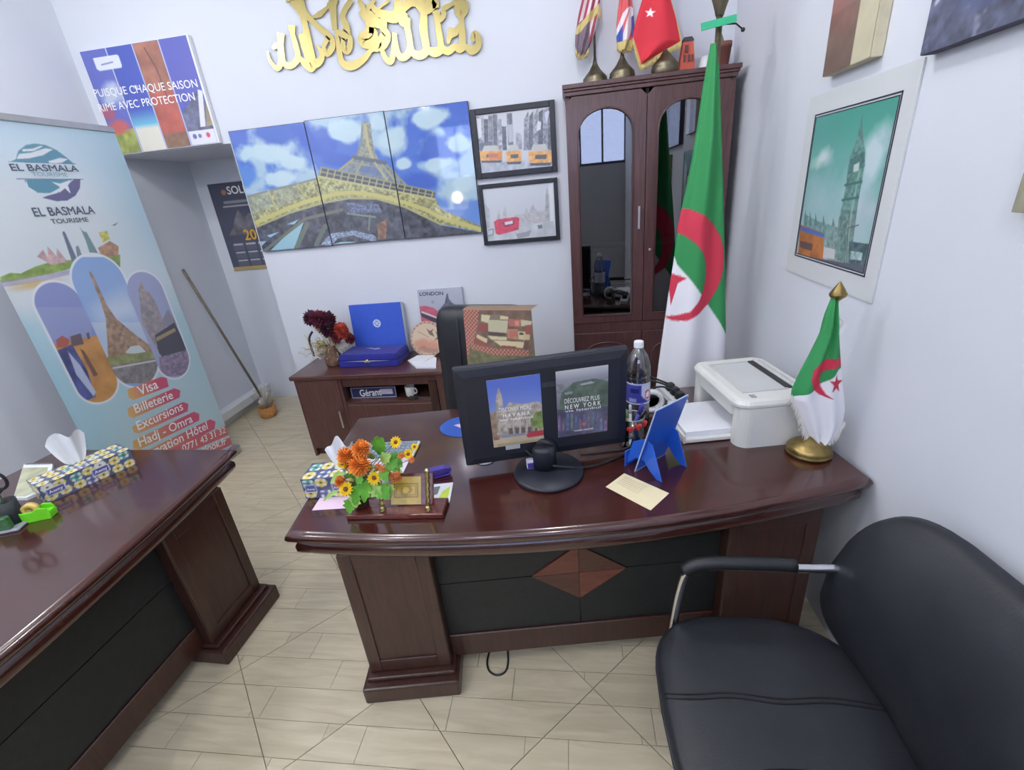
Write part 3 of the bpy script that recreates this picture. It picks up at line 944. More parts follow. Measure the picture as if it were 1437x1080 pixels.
def fringe(pl, pts, m, parent, length, n, out=0.0, r=0.0014, yoff=0.004, seed=2):
    rnd = random.Random(seed)
    P = [pl.px(*p) for p in pts]
    seg = [math.dist(P[i], P[i+1]) for i in range(len(P)-1)]; tot = sum(seg)
    mb = MB()
    for k in range(n):
        d = tot*(k+0.5)/n; i = 0
        while i < len(seg)-1 and d > seg[i]: d -= seg[i]; i += 1
        t = d/seg[i]; a = P[i][0]*(1-t)+P[i+1][0]*t; b = P[i][1]*(1-t)+P[i+1][1]*t
        L = length*rnd.uniform(0.8, 1.15)
        mb.tube([tuple(pl.at(a, b+0.003, yoff)), tuple(pl.at(a+out*0.6+rnd.uniform(-.003, .003), b-L*0.5, yoff+0.002)), tuple(pl.at(a+out+rnd.uniform(-.004, .004), b-L, yoff))], r, 4)
    o = mb.build('fringe', m, parent)
    return o
GRN, WHT, RED = (46, 138, 78), (232, 232, 238), (202, 52, 76)
# ---- the large national flag on a floor pole behind the desk
BFY = 2.36
BF = Plane((0, BFY, 0), (1, 0, 0), (0, 0, 1))
fx = BF.px(1006, 40)[0]
bf = thing('floor_flag', 'tall green and white flag with red crescent on a floor pole behind the printer', 'flag', (fx+0.01, BFY, 0))
c7 = cr(880, 0, 2.077)
rows = [(128, 243, 264), (180, 234, 268), (260, 220, 270), (360, 206, 272), (460, 190, 275), (560, 170, 279), (660, 148, 282), (760, 136, 284), (860, 120, 285), (960, 106, 287), (1060, 92, 282), (1160, 80, 270), (1260, 70, 262), (1400, 66, 255), (1520, 70, 250)]
ca = Cloth(BF, rows, c7, 0.055, 330, 240, 1.6, 0.35, 1)
ca.fill(GRN)
ca.poly([(60, 742), (136, 742), (143, 768), (175, 806), (208, 852), (233, 887), (262, 930), (283, 968), (300, 985), (320, 1600), (30, 1600)], WHT)
ca.poly([(140, 608), (175, 607), (215, 625), (245, 650), (265, 685), (275, 720), (278, 750), (270, 800), (255, 840), (230, 880), (200, 905), (165, 925), (130, 930), (106, 921), (140, 914), (175, 898), (200, 868), (215, 835), (222, 795), (220, 760), (210, 730), (190, 705), (165, 685), (138, 675)], RED)
ca.poly([(126, 795), (168, 806), (145, 822), (125, 888), (121, 830)], RED)
ca.build('flag_cloth', M_CLOTH, bf)
zt = BF.px(1006, -30)[1]
px0 = BF.px(1008, 50)[0]
MB().tube([(px0, BFY, 0.03), (px0, BFY, zt)], 0.013, 12).build('pole', M_BRASSG, bf)
MB().lathe([(0.0, 0), (0.15, 0), (0.155, 0.012), (0.13, 0.025), (0.05, 0.05), (0.025, 0.09), (0.018, 0.12), (0, 0.12)], (px0, BFY, 0), 28).build('base', M_BRASSG, bf)
zc = BF.px(1006, 24)[1]
MB().lathe([(0.012, 0), (0.016, 0.004), (0.02, 0.02), (0.043, 0.085), (0.046, 0.115), (0.03, 0.15), (0.012, 0.24), (0, 0.30)], (px0, BFY, zc), 20).build('finial', M_BRASSG, bf)
M_RIB = mat('green_translucent_ribbon', (58, 190, 140), 0.4, var=0.1, alpha=0.85)
za = BF.px(985, 40)[1]; zb = BF.px(1030, 28)[1]
mb = MB(); mb.bar((BF.px(982, 40)[0], BFY-0.022, za), (BF.px(1031, 28)[0], BFY-0.022, zb), 0.006, 0.026); mb.build('ribbon', M_RIB, bf)
mb = MB(); mb.tube([(px0+0.01, BFY-0.015, zc-0.03), (px0+0.06, BFY-0.02, zc-0.035), (px0+0.085, BFY-0.02, zc-0.055)], 0.003, 6); mb.ball((px0+0.088, BFY-0.02, zc-0.058), 0.008); mb.build('tie_cord', M_BLKPL, bf)
fringe(BF, [(1011, 503), (1017, 493)], M_GOLDF, bf, 0.03, 14, 0.0, 0.0018, 0.0)
# ---- the small desk flag in front of the right wall
SFY = 1.49
SF = Plane((0, SFY, 0), (1, 0, 0), (0, 0, 1))
cs = cr(1080, 380, 3.6)
tip = SF.px(1172, 395); nb = SF.px(1133, 640)
sx_ = 0.80
DZ = 0.76
sf = thing('desk_flag', 'small green and white fringed flag on a brass stand at the desk corner', 'flag', (sx_, SFY, DZ))
MB().lathe([(0, 0), (0.066, 0), (0.072, 0.006), (0.072, 0.012), (0.068, 0.016), (0.070, 0.020), (0.062, 0.032), (0.044, 0.045), (0.022, 0.056), (0.010, 0.070), (0, 0.07)], (sx_, SFY, DZ), 36).build('base', M_BRASS, sf)
MB().tube([(sx_, SFY, DZ+0.05), (sx_+0.0, SFY, tip[1]-0.04)], 0.006, 10).build('pole', M_BRASS, sf)
MB().lathe([(0.008, -0.012), (0.022, 0), (0.024, 0.008), (0.014, 0.026), (0.004, 0.042), (0, 0.046)], (sx_, SFY, tip[1]-0.046), 16).build('finial', M_BRASS, sf)
rows = [(112, 322, 342), (160, 306, 346), (220, 284, 347), (320, 258, 350), (430, 200, 357), (520, 150, 362), (600, 112, 372), (645, 108, 378), (700, 140, 380), (780, 170, 366), (830, 194, 332), (872, 228, 268)]
ca = Cloth(SF, rows, cs, 0.022, 200, 180, 2.2, 0.4, 2)
ca.fill(GRN)
ca.poly([(60, 655), (120, 628), (205, 596), (255, 555), (310, 515), (356, 486), (420, 470), (420, 960), (60, 960)], WHT)
ca.poly([(362, 438), (300, 432), (240, 450), (205, 490), (192, 540), (205, 585), (240, 615), (305, 633), (265, 607), (246, 572), (240, 530), (255, 502), (290, 482), (362, 478)], (196, 44, 72))
ca.poly(star(322, 560, 50, sx=0.9, a0=-PI/2+0.1), (196, 44, 72))
ca.build('flag_cloth', M_CLOTH, sf)
fringe(SF, [(1110, 553), (1119, 574), (1128, 598), (1134, 612), (1146, 624)], M_WHITEF, sf, 0.03, 46, -0.006, 0.0016, 0.006, 3)
fringe(SF, [(1146, 624), (1158, 620), (1172, 611), (1184, 590)], M_WHITEF, sf, 0.03, 40, 0.002, 0.0016, 0.006, 4)
mb = MB(); hx = sx_+0.0
mb.tube(smooth_path([(hx, SFY-0.006, 1.255), (hx+0.02, SFY-0.014, 1.24), (hx+0.012, SFY-0.014, 1.215), (hx, SFY-0.006, 1.225)], 5), 0.003, 6); mb.build('tie_loop', M_WHITEF, sf)
# ---- three flags on top of the bookcase
ct = cr(800, 0, 5.9875)
def top_flag(label, base_px, rows, paint, CFY, edge, folds, seed):
    CF = Plane((0, CFY, 0), (1, 0, 0), (0, 0, 1))
    bx = CF.px(*base_px)[0]
    t = thing('table_flag', label, 'flag', (bx, CFY, CZ), 'small flags on the bookcase')
    MB().lathe([(0, 0), (0.066, 0), (0.07, 0.006), (0.07, 0.034), (0.066, 0.04), (0.068, 0.046), (0.054, 0.062), (0.034, 0.082), (0.019, 0.105), (0.012, 0.118), (0.008, 0.14), (0, 0.14)], (bx, CFY, CZ), 28).build('base', M_BRASSG, t)
    MB().tube([(bx, CFY, CZ+0.1), (bx, CFY, CZ+0.62)], 0.006, 8).build('pole', M_BRASSG, t)
    MB().lathe([(0.006, 0), (0.016, 0.012), (0.016, 0.02), (0.004, 0.05), (0, 0.055)], (bx, CFY, CZ+0.62), 12).build('finial', M_BRASS, t)
    c = Cloth(CF, rows, ct, 0.028, 170, 150, folds, 0.4, seed)
    paint(c); c.build('flag_cloth', M_CLOTH, t)
    for e, ln, n in edge:
        fringe(CF, ct(e), M_GOLDF, t, ln, n, 0.0, 0.0022, 0.012, seed)
    return t
def paint_us(c):
    c.fill((226, 214, 218))
    for k in range(-8, 14):
        x = k*46-40
        c.poly([(x+330, -420), (x+352, -420), (x+110, 620), (x+88, 620)], (160, 66, 84))
    c.poly([(30, 250), (110, 170), (165, 210), (160, 520), (30, 520)], (122, 106, 120))
    c.line([(255, 60), (160, 160), (60, 270)], 0.03, (206, 188, 124))
def paint_uk(c):
    c.fill((214, 96, 100))
    c.poly([(505, 60), (545, 80), (540, 140), (475, 400), (440, 400), (440, 300)], (232, 226, 232))
    c.poly([(505, 60), (440, 120), (385, 260), (385, 330), (440, 215)], (232, 226, 232))
    c.poly([(440, 215), (385, 315), (395, 360), (440, 372)], (62, 86, 170))
    c.poly([(512, 150), (545, 120), (548, 300), (512, 320)], (86, 76, 150))
    c.poly([(385, 365), (550, 330), (550, 460), (385, 460)], (206, 188, 124))
def paint_tr(c):
    c.fill((206, 44, 60))
    c.poly(star(668, 118, 46, 5, -PI/2+0.12), (238, 236, 240))
    c.poly([(720, -150), (800, -130), (760, -10), (738, 20), (722, -20)], (238, 236, 240))
    c.line([(940, 355), (590, 565), (520, 330)], 0.016, (210, 188, 118))
    c.line([(850, -20), (900, 150), (938, 350)], 0.016, (210, 188, 118))
top_flag('red and white striped flag with gold fringe, leftmost on the bookcase', (835, 106), [(-420, 190, 222), (-200, 150, 236), (0, 100, 252), (100, 75, 250), (200, 58, 226), (300, 44, 200), (400, 40, 160), (470, 66, 122)], paint_us, 3.105, [([(252, 62), (200, 105), (160, 165)], 0.05, 26), ([(40, 400), (70, 440), (120, 440), (155, 400)], 0.035, 26)], 2.2, 5)
top_flag('folded flag with blue, white and red crosses in the middle of the bookcase top', (873, 102), [(-420, 425, 460), (-150, 418, 490), (0, 412, 520), (100, 400, 532), (200, 390, 540), (300, 388, 540), (370, 392, 522), (430, 402, 490)], paint_uk, 3.045, [([(390, 370), (440, 400), (500, 390), (530, 350)], 0.03, 34)], 1.7, 6)
top_flag('red flag with white star and gold fringe, rightmost of the three on the bookcase', (933, 94), [(-420, 690, 780), (-200, 650, 810), (0, 605, 850), (100, 575, 880), (200, 547, 905), (300, 527, 932), (350, 527, 936), (400, 535, 850), (450, 552, 770), (500, 572, 690), (550, 586, 606)], paint_tr, 2.985, [([(590, 560), (700, 490), (800, 430), (935, 350)], 0.028, 60), ([(530, 340), (555, 440), (585, 545)], 0.03, 26)], 1.2, 7)

# ================================================================== pictures and signs on the walls
PM_GLOSS = print_mat('glossy_print', 0.06, 1.0)
PM_MATT = print_mat('matt_print', 0.5)
PM_SATIN = print_mat('satin_print', 0.25, 0.3)
M_FRAMEB = mat('black_wood_frame', (34, 36, 46), 0.4, var=0.15, scale=30, bump=0.15)
M_INKW = mat('white_ink', (238, 238, 240), 0.5, var=0.01)
M_INKD = mat('dark_ink', (44, 50, 66), 0.5, var=0.05)
M_INKG = mat('gold_ink', (222, 170, 60), 0.45, var=0.05)
M_EDGE = mat('board_edge_dark', (40, 44, 60), 0.4, var=0.1)
def rect_px(pl, pts):
    """mean rectangle of TL, TR, BR, BL photo pixels on a plane"""
    q = [pl.px(*p) for p in pts]
    return ((q[0][0]+q[3][0])/2, (q[1][0]+q[2][0])/2, (q[2][1]+q[3][1])/2, (q[0][1]+q[1][1])/2)
# ---- three-part tower picture
EP = Plane((0, 3.178, 0), (1, 0, 0), (0, 0, 1))
ce = cr(310, 150, 3.884)
def paint_eiffel(c):
    c.tf = ce
    c.vgrad((58, 92, 190), (96, 140, 214))
    n = vnoise(c.A, c.B, 3.4, 5, 5)
    c.blend(np.clip((n-0.54)/0.10, 0, 1), (176, 204, 216), 0.9)
    def cloud(cx, cy, rx, ry, sd):
        p = [c.T([(cx, cy)])[0], c.T([(cx+rx, cy)])[0], c.T([(cx, cy-ry)])[0]]
        ra = abs(p[1][0]-p[0][0]); rb = abs(p[2][1]-p[0][1])
        d = np.sqrt(((c.A-p[0][0])/ra)**2+((c.B-p[0][1])/rb)**2)+(vnoise(c.A, c.B, 9, sd)-0.5)*1.1
        c.blend(np.clip((1-d)/0.35, 0, 1), (190, 216, 224), 0.95)
    def clear(cx, cy, rx, ry, sd, col=(52, 86, 186)):
        p = [c.T([(cx, cy)])[0], c.T([(cx+rx, cy)])[0], c.T([(cx, cy-ry)])[0]]
        ra = abs(p[1][0]-p[0][0]); rb = abs(p[2][1]-p[0][1])
        d = np.sqrt(((c.A-p[0][0])/ra)**2+((c.B-p[0][1])/rb)**2)+(vnoise(c.A, c.B, 8, sd)-0.5)*1.0
        c.blend(np.clip((1-d)/0.4, 0, 1), col, 0.9)
    clear(340, 140, 180, 70, 3); clear(540, 200, 100, 90, 4); clear(1190, 250, 160, 120, 6); clear(640, 290, 90, 50, 8); clear(150, 370, 90, 70, 9, (70, 120, 206)); clear(1080, 400, 120, 60, 10)
    cloud(240, 250, 190, 60, 11); cloud(380, 300, 110, 50, 12); cloud(320, 390, 130, 50, 13); cloud(680, 130, 110, 80, 14); cloud(960, 170, 90, 90, 15); cloud(1140, 60, 120, 60, 16); cloud(1180, 310, 110, 40, 17); cloud(1320, 420, 80, 50, 18); cloud(1290, 200, 70, 60, 19); cloud(860, 90, 60, 60, 20); cloud(990, 310, 60, 40, 21)
    K = (158, 156, 106); KD = (96, 98, 92)
    c.poly([(768, 88), (790, 78), (816, 92), (824, 170), (840, 250), (862, 286), (770, 280), (738, 262), (762, 200)], (136, 140, 122), noise=(90, 0.35, 2))
    c.line([(786, 100), (800, 200), (828, 280)], 0.02, (176, 168, 124)); c.line([(772, 110), (764, 200), (742, 262)], 0.012, (120, 126, 118))
    c.poly([(715, 262), (905, 296), (905, 318), (712, 284)], (84, 92, 100))
    c.poly([(712, 284), (905, 318), (1010, 425), (850, 395), (640, 345)], (118, 128, 140), noise=(60, 0.3, 3))
    c.line([(720, 285), (645, 345)], 0.012, K); c.line([(772, 296), (735, 362)], 0.012, K); c.line([(840, 306), (905, 395)], 0.014, (176, 170, 120)); c.line([(880, 316), (950, 405)], 0.012, K); c.line([(905, 318), (1010, 425)], 0.012, (140, 142, 110))
    c.line([(700, 300), (880, 335)], 0.008, K); c.poly([(770, 320), (840, 325), (880, 375), (750, 352)], (84, 104, 158), 0.7)
    body = c.poly([(530, 365), (1165, 490), (1200, 555), (1420, 650), (1420, 682), (1200, 640), (1000, 545), (850, 500), (700, 498), (560, 525), (380, 580), (180, 665), (128, 492), (260, 458), (420, 420), (520, 392)], K, noise=(70, 0.55, 4))
    c.poly([(130, 492), (258, 460), (280, 545), (160, 590)], (150, 160, 150), 0.6, noise=(50, 0.4, 5))
    c.poly([(285, 455), (410, 425), (440, 490), (310, 545)], (140, 146, 130), 0.6, noise=(50, 0.4, 6))
    c.line([(130, 492), (260, 458), (420, 418), (520, 392)], 0.012, (128, 132, 118))
    c.line([(260, 458), (300, 555)], 0.016, (176, 176, 130)); c.line([(420, 420), (460, 500)], 0.014, (166, 164, 110))
    c.poly([(545, 328), (1168, 462), (1166, 500), (530, 378)], (72, 76, 88))
    for k in range(17):
        x = 548+k*38; y = 332+k*8.1
        c.line([(x, y), (x-10, y+42)], 0.008, (176, 170, 110))
    c.line([(545, 328), (1168, 462)], 0.008, (150, 150, 110)); c.line([(540, 352), (1160, 482)], 0.006, (166, 164, 116)); c.line([(530, 378), (1166, 502)], 0.012, (190, 184, 122))
    c.poly([(180, 665), (380, 580), (560, 527), (700, 503), (850, 503), (1000, 548), (1200, 645), (1420, 684), (1420, 900), (200, 900)], (66, 68, 78), noise=(36, 0.6, 7))
    c.line([(170, 640), (270, 595), (380, 548), (470, 515), (560, 490), (640, 472), (720, 466), (850, 482), (1000, 520), (1120, 560), (1190, 600), (1420, 668)], 0.026, (196, 188, 108))
    c.line([(175, 662), (380, 575), (560, 522), (700, 497), (850, 500), (1000, 544), (1200, 640)], 0.012, (170, 166, 110))
    c.poly([(268, 785), (400, 772), (452, 628), (400, 655)], (150, 196, 210)); c.poly([(200, 735), (250, 730), (215, 765), (205, 770)], (150, 196, 210)); c.poly([(250, 700), (320, 680), (270, 712)], (160, 200, 214)); c.poly([(360, 640), (425, 612), (400, 640)], (150, 190, 210))
    c.line([(235, 785), (460, 610), (660, 560)], 0.02, (104, 106, 92)); c.line([(410, 772), (470, 640)], 0.03, (96, 108, 96)); c.line([(520, 750), (570, 650)], 0.03, (88, 100, 92))
    c.poly([(545, 750), (600, 690), (720, 672), (840, 700), (850, 735), (820, 730), (720, 700), (640, 716), (600, 755)], (130, 144, 170), noise=(160, 0.8, 8))
    c.poly([(602, 752), (650, 736), (740, 734), (690, 748)], (150, 196, 210)); c.line([(690, 580), (840, 600)], 0.012, (120, 140, 120)); c.line([(812, 590), (806, 670)], 0.012, (110, 126, 116))
    c.poly([(850, 640), (905, 610), (900, 720), (860, 722)], (132, 96, 74), noise=(60, 0.4, 9))
    c.poly([(680, 520), (860, 530), (880, 575), (700, 580)], (96, 104, 134), noise=(110, 0.6, 10))
eq = [rect_px(EP, p) for p in ([(317, 184), (425, 170.5), (446, 347), (370, 352)],)]
tl, tr, br_, bl_ = EP.px(317, 184), EP.px(657, 143), EP.px(674, 327), EP.px(370, 352)
EA0, EA1 = -2.19, -0.584; EB0, EB1 = 1.452, 2.215
w3 = (EA1-EA0)/3
for k, lab in enumerate(('glossy picture panel of clouds and iron girders, left of the tower triptych', 'glossy picture panel with the iron tower top, middle of the triptych', 'glossy picture panel of cloudy sky and girders, right of the tower triptych')):
    a0 = EA0+k*w3+0.001; a1 = EA0+(k+1)*w3-0.001; dzp = (0.0, 0.006, 0.003)[k]
    t = thing('picture_panel', lab, 'picture', tuple(EP.at((a0+a1)/2, EB0+dzp)), 'three-part tower picture')
    sheet(EP, a0, a1, EB0+dzp, EB1+dzp, 0.018).build('board', M_EDGE, t)
    c = Art(EP, a0+0.003, a1-0.003, EB0+dzp+0.003, EB1+dzp-0.003, 0.0034)
    paint_eiffel(c); c.build('print', PM_GLOSS, t)
# ---- two framed street pictures
def framed_picture(label, pl, r, fw, paint, step, group=None, pm=PM_SATIN, fm=None, depth=0.018):
    a0, a1, b0, b1 = r
    t = thing('framed_picture', label, 'picture', tuple(pl.at((a0+a1)/2, b0)), group)
    X = plane_xf(pl)
    for q in ((a0, a0+fw, b0, b1), (a1-fw, a1, b0, b1), (a0+fw, a1-fw, b1-fw, b1), (a0+fw, a1-fw, b0, b0+fw)):
        mb = MB(X); mb.box(q[0], q[1], q[2], q[3], -depth, 0.004, 0.003, 2); mb.build('frame_side', fm or M_FRAMEB, t)
    MB(X).box(a0+fw*0.5, a1-fw*0.5, b0+fw*0.5, b1-fw*0.5, -depth, -0.008).build('backing', M_EDGE, t)
    c = Art(pl, a0+fw-0.001, a1-fw+0.001, b0+fw-0.001, b1-fw+0.001, step)
    paint(c); c.build('print', pm, t, off=-0.006)
    return t
cf = cr(655, 135, 5.0222)
def paint_taxi(c):
    c.tf = cf
    c.fill((196, 198, 206))
    rnd = random.Random(4)
    for k in range(7):
        x = 60+k*32
        h = rnd.uniform(120, 220)
        c.poly([(x, 380), (x+30, 380), (x+24, h), (x-6, h)], [(92, 92, 100), (150, 150, 158), (70, 72, 80), (120, 120, 128)][k % 4], noise=(70, 0.5, k+1))
    c.poly([(280, 120), (318, 118), (330, 340), (292, 345)], (96, 98, 108), noise=(80, 0.5, 3)); c.poly([(286, 200), (322, 196), (328, 320), (296, 326)], (168, 170, 178))
    for k in range(6):
        x = 400+k*34
        c.poly([(x, 380), (x+36, 380), (x+34, 70+rnd.uniform(0, 40)), (x+4, 160-k*16)], [(120, 120, 128), (84, 84, 92), (140, 140, 150), (60, 62, 72)][k % 4], noise=(80, 0.6, k+11))
    c.poly([(345, 250), (385, 270), (390, 375), (345, 375)], (140, 140, 150), noise=(60, 0.4, 20))
    c.poly([(500, 170), (525, 180), (520, 235), (490, 245)], (214, 214, 220)); c.poly([(545, 110), (585, 100), (560, 200)], (196, 198, 220)); c.poly([(65, 150), (100, 160), (105, 290), (80, 300)], (210, 210, 214))
    c.poly([(70, 470), (620, 440), (630, 530), (80, 560)], (170, 174, 184), noise=(40, 0.2, 21))
    def taxi(x, y, w, h):
        c.poly([(x-w*.3, y-h*.9), (x+w*.25, y-h*.95), (x+w*.4, y-h*.4), (x-w*.42, y-h*.35)], (186, 186, 176))
        c.poly([(x-w*.5, y-h*.45), (x+w*.5, y-h*.5), (x+w*.5, y+h*.3), (x-w*.45, y+h*.35)], (226, 156, 58), noise=(60, 0.2, 5))
        c.poly([(x-w*.2, y-h*.2), (x+w*.3, y-h*.25), (x+w*.28, y+h*.05), (x-w*.2, y+h*.08)], (70, 66, 66))
        c.poly([(x-w*.45, y+h*.35), (x+w*.5, y+h*.3), (x+w*.45, y+h*.5), (x-w*.4, y+h*.52)], (60, 60, 66))
    c.poly([(90, 330), (180, 315), (185, 390), (95, 395)], (86, 92, 104))
    taxi(170, 425, 160, 85); taxi(330, 430, 110, 95); taxi(515, 435, 165, 105)
    c.poly([(145, 400), (245, 392), (240, 440), (160, 455)], (216, 110, 56), 0.7)
def paint_bus(c):
    c.tf = cf
    c.vgrad((206, 212, 220), (196, 198, 206))
    c.poly([(130, 760), (160, 800), (165, 930), (140, 930)], (176, 178, 184), noise=(50, 0.2, 2))
    for x, y, w in ((225, 810, 14), (268, 780, 16), (420, 790, 18), (465, 770, 30), (490, 800, 20)):
        c.poly([(x-w, 900), (x-w*.7, y+30), (x, y-10), (x+w*.7, y+30), (x+w, 900)], (184, 182, 188), noise=(70, 0.15, 3))
    c.poly([(330, 840), (560, 800), (580, 880), (350, 920)], (188, 186, 190), noise=(70, 0.15, 4))
    c.poly([(552, 880), (556, 700), (566, 640), (577, 700), (583, 880)], (166, 166, 172), noise=(70, 0.2, 5)); c.poly([(575, 620), (604, 618), (622, 985), (596, 985)], (226, 228, 232))
    c.poly([(140, 940), (610, 880), (630, 1000), (150, 1020)], (194, 198, 204), noise=(30, 0.12, 6))
    c.poly([(190, 885), (215, 868), (350, 850), (370, 860), (365, 940), (230, 978), (205, 970)], (206, 66, 92), noise=(50, 0.15, 7))
    c.poly([(255, 890), (330, 872), (335, 905), (262, 922)], (120, 60, 74)); c.poly([(265, 888), (322, 876), (324, 898), (268, 908)], (226, 220, 224))
    c.poly([(345, 970), (420, 955), (455, 940), (440, 985), (360, 1005)], (150, 152, 162)); c.poly([(498, 910), (530, 905), (535, 930), (505, 935)], (110, 112, 120)); c.line([(150, 945), (185, 935), (185, 975), (150, 985)], 0.004, (90, 92, 104))
FP = Plane((0, 3.176, 0), (1, 0, 0), (0, 0, 1))
framed_picture('black framed grey street print with yellow taxis, upper of two small frames', FP, (-0.579, -0.063, 1.782, 2.17), 0.033, paint_taxi, 0.0036, 'small framed street prints')
framed_picture('black framed pale print with a red bus, under the taxi print', FP, (-0.577, -0.067, 1.372, 1.748), 0.026, paint_bus, 0.0036, 'small framed street prints')
# ---- printed insurance sign above the recess
SP = Plane((0, 3.168, 0), (1, 0, 0), (0, 0, 1))
c1 = cr(0, 0, 3.274)
SA0, SA1, SB0, SB1 = -3.03, -2.262, 2.155, 2.745
sg = thing('insurance_sign', 'four-season insurance advert panel with white lettering above the recess', 'sign', tuple(SP.at((SA0+SA1)/2, SB0)))
sheet(SP, SA0, SA1, SB0, SB1, 0.03, 0.002).build('panel_box', mat('white_sign_edge', (226, 228, 232), 0.4, var=0.02), sg)
c = Art(SP, SA0+0.004, SA1-0.012, SB0+0.004, SB1-0.004, 0.0036); c.tf = None
c.fill((74, 86, 172))
c.uvrect(0, 0.24, 0, 1, (86, 96, 184)); c.blob(0.14, 0.58, 0.16, 0.14, (196, 208, 224), 0.9, 0.6, 0.5, 3)
c.uvrect(0.0, 0.24, 0, 0.24, (150, 160, 70), noise=(30, 0.3, 2)); c.blob(0.1, 0.26, 0.12, 0.09, (206, 84, 74), 0.9, 0.4, 0.4, 4); c.blob(0.05, 0.42, 0.08, 0.08, (196, 70, 70), 0.7, 0.4, 0.4, 5)
m_ = (c.U > 0.255) & (c.U < 0.49)
c.blend(m_ & (c.V > 0.34), (60, 78, 176)); c.blend(m_*np.clip((0.42-c.V)/0.16, 0, 1), (96, 184, 214)); c.blend(m_*np.clip((0.27-c.V)/0.05, 0, 1), (226, 222, 204)); c.blob(0.4, 0.62, 0.03, 0.02, (220, 220, 230), 0.8)
c.uvrect(0.505, 0.735, 0, 1, (150, 92, 72), noise=(12, 0.35, 6)); c.uvrect(0.505, 0.735, 0.15, 0.55, (176, 74, 62), 0.75, noise=(14, 0.3, 7)); c.uvrect(0.505, 0.735, 0.0, 0.14, (130, 92, 70), noise=(30, 0.2, 8)); c.line([(0.66, 0.5), (0.65, 0.75), (0.6, 0.95)], 0.008, (90, 60, 56), uv=True)
c.uvrect(0.75, 1, 0, 1, (78, 82, 176)); c.uvpoly([(0.75, 0.14), (1, 0.14), (1, 0.42), (0.94, 0.5), (0.75, 0.32)], (90, 92, 120), noise=(24, 0.4, 9)); c.uvpoly([(0.88, 0.17), (0.93, 0.17), (1.0, 0.5), (0.96, 0.52)], (226, 226, 230)); c.uvpoly([(0.94, 0.17), (1.0, 0.17), (1.0, 0.4)], (140, 128, 92), noise=(30, 0.3, 10))
for u in (0.247, 0.497, 0.742): c.line([(u, 0), (u, 1)], 0.006, (220, 222, 230), uv=True)
c.uvrect(0.75, 1.0, 0, 0.14, (228, 228, 234)); c.blob(0.80, 0.085, 0.022, 0.03, (90, 96, 170), 1, 0.3); c.blob(0.93, 0.085, 0.022, 0.03, (204, 60, 90), 1, 0.3); c.blob(0.85, 0.085, 0.02, 0.025, (120, 110, 160), 1, 0.3)
c.uvpoly([(0.1, 0.83), (0.12, 0.81), (0.335, 0.81), (0.345, 0.83), (0.345, 0.915), (0.33, 0.93), (0.1, 0.93)], (226, 230, 238)); c.line([(0.16, 0.86), (0.27, 0.87)], 0.008, (120, 130, 180), uv=True)
c.build('print', PM_SATIN, sg, off=0.001)
text(sg, SP, 'PUISQUE CHAQUE SAISON', c1([(440, 447)])[0], c1([(912, 400)])[0], M_INKW, 0.003, 0.006)
text(sg, SP, 'RIME AVEC PROTECTION', c1([(462, 514)])[0], c1([(900, 460)])[0], M_INKW, 0.003, 0.006)
# ---- dark wall calendar in the recess
KP = Plane((0, YREC-0.006, 0), (1, 0, 0), (0, 0, 1))
cc = cr(280, 240, 7.2)
KA0, KB1 = KP.px(287, 258)[0]+0.02, KP.px(310, 257)[1]; KA1 = KA0+0.55; KB0 = KP.px(345, 379)[1]
ka = thing('wall_calendar', 'dark wall calendar with gold year on the recess wall beside the triptych', 'calendar', tuple(KP.at((KA0+KA1)/2, KB0)))
sheet(KP, KA0, KA1, KB0, KB1, 0.005).build('card', M_EDGE, ka)
c = Art(KP, KA0, KA1, KB0, KB1, 0.006); c.tf = cc
c.fill((62, 64, 82)); c.uvrect(0, 1, 0, 0.045, (176, 150, 84))
c.uvpoly([(0.1, 0.42), (0.2, 0.5), (0.3, 0.62), (0.38, 0.7), (0.46, 0.6), (0.55, 0.66), (0.7, 0.6), (0.95, 0.42)], (112, 108, 112), 0.8, noise=(20, 0.4, 2))
for i in range(4):
    for j in range(3):
        u = 0.12+i*0.215; v = 0.30-j*0.095
        c.uvrect(u, u+0.185, v-0.062, v+0.02, (84, 86, 102)); c.uvrect(u+0.01, u+0.175, v+0.004, v+0.018, (206, 206, 214))
c.blob(0.235, 0.9, 0.05, 0.035, (178, 116, 84), 1, 0.3); c.line([(0.2, 0.79), (0.8, 0.79)], 0.022, (176, 176, 186), 0.7, uv=True); c.line([(0.16, 0.745), (0.84, 0.745)], 0.012, (206, 206, 214), 0.8, uv=True)
c.build('print', PM_SATIN, ka)
kw = KA1-KA0; kh = KB1-KB0
text(ka, KP, 'SOLIF', (KA0+0.30*kw, KB0+0.875*kh), (KA0+0.68*kw, KB0+0.875*kh), M_INKW, 0.003, 0.02, raw=True)
text(ka, KP, '2023', (KA0+0.36*kw, KB0+0.355*kh), (KA0+0.78*kw, KB0+0.355*kh), M_INKG, 0.003, 0.02, raw=True)
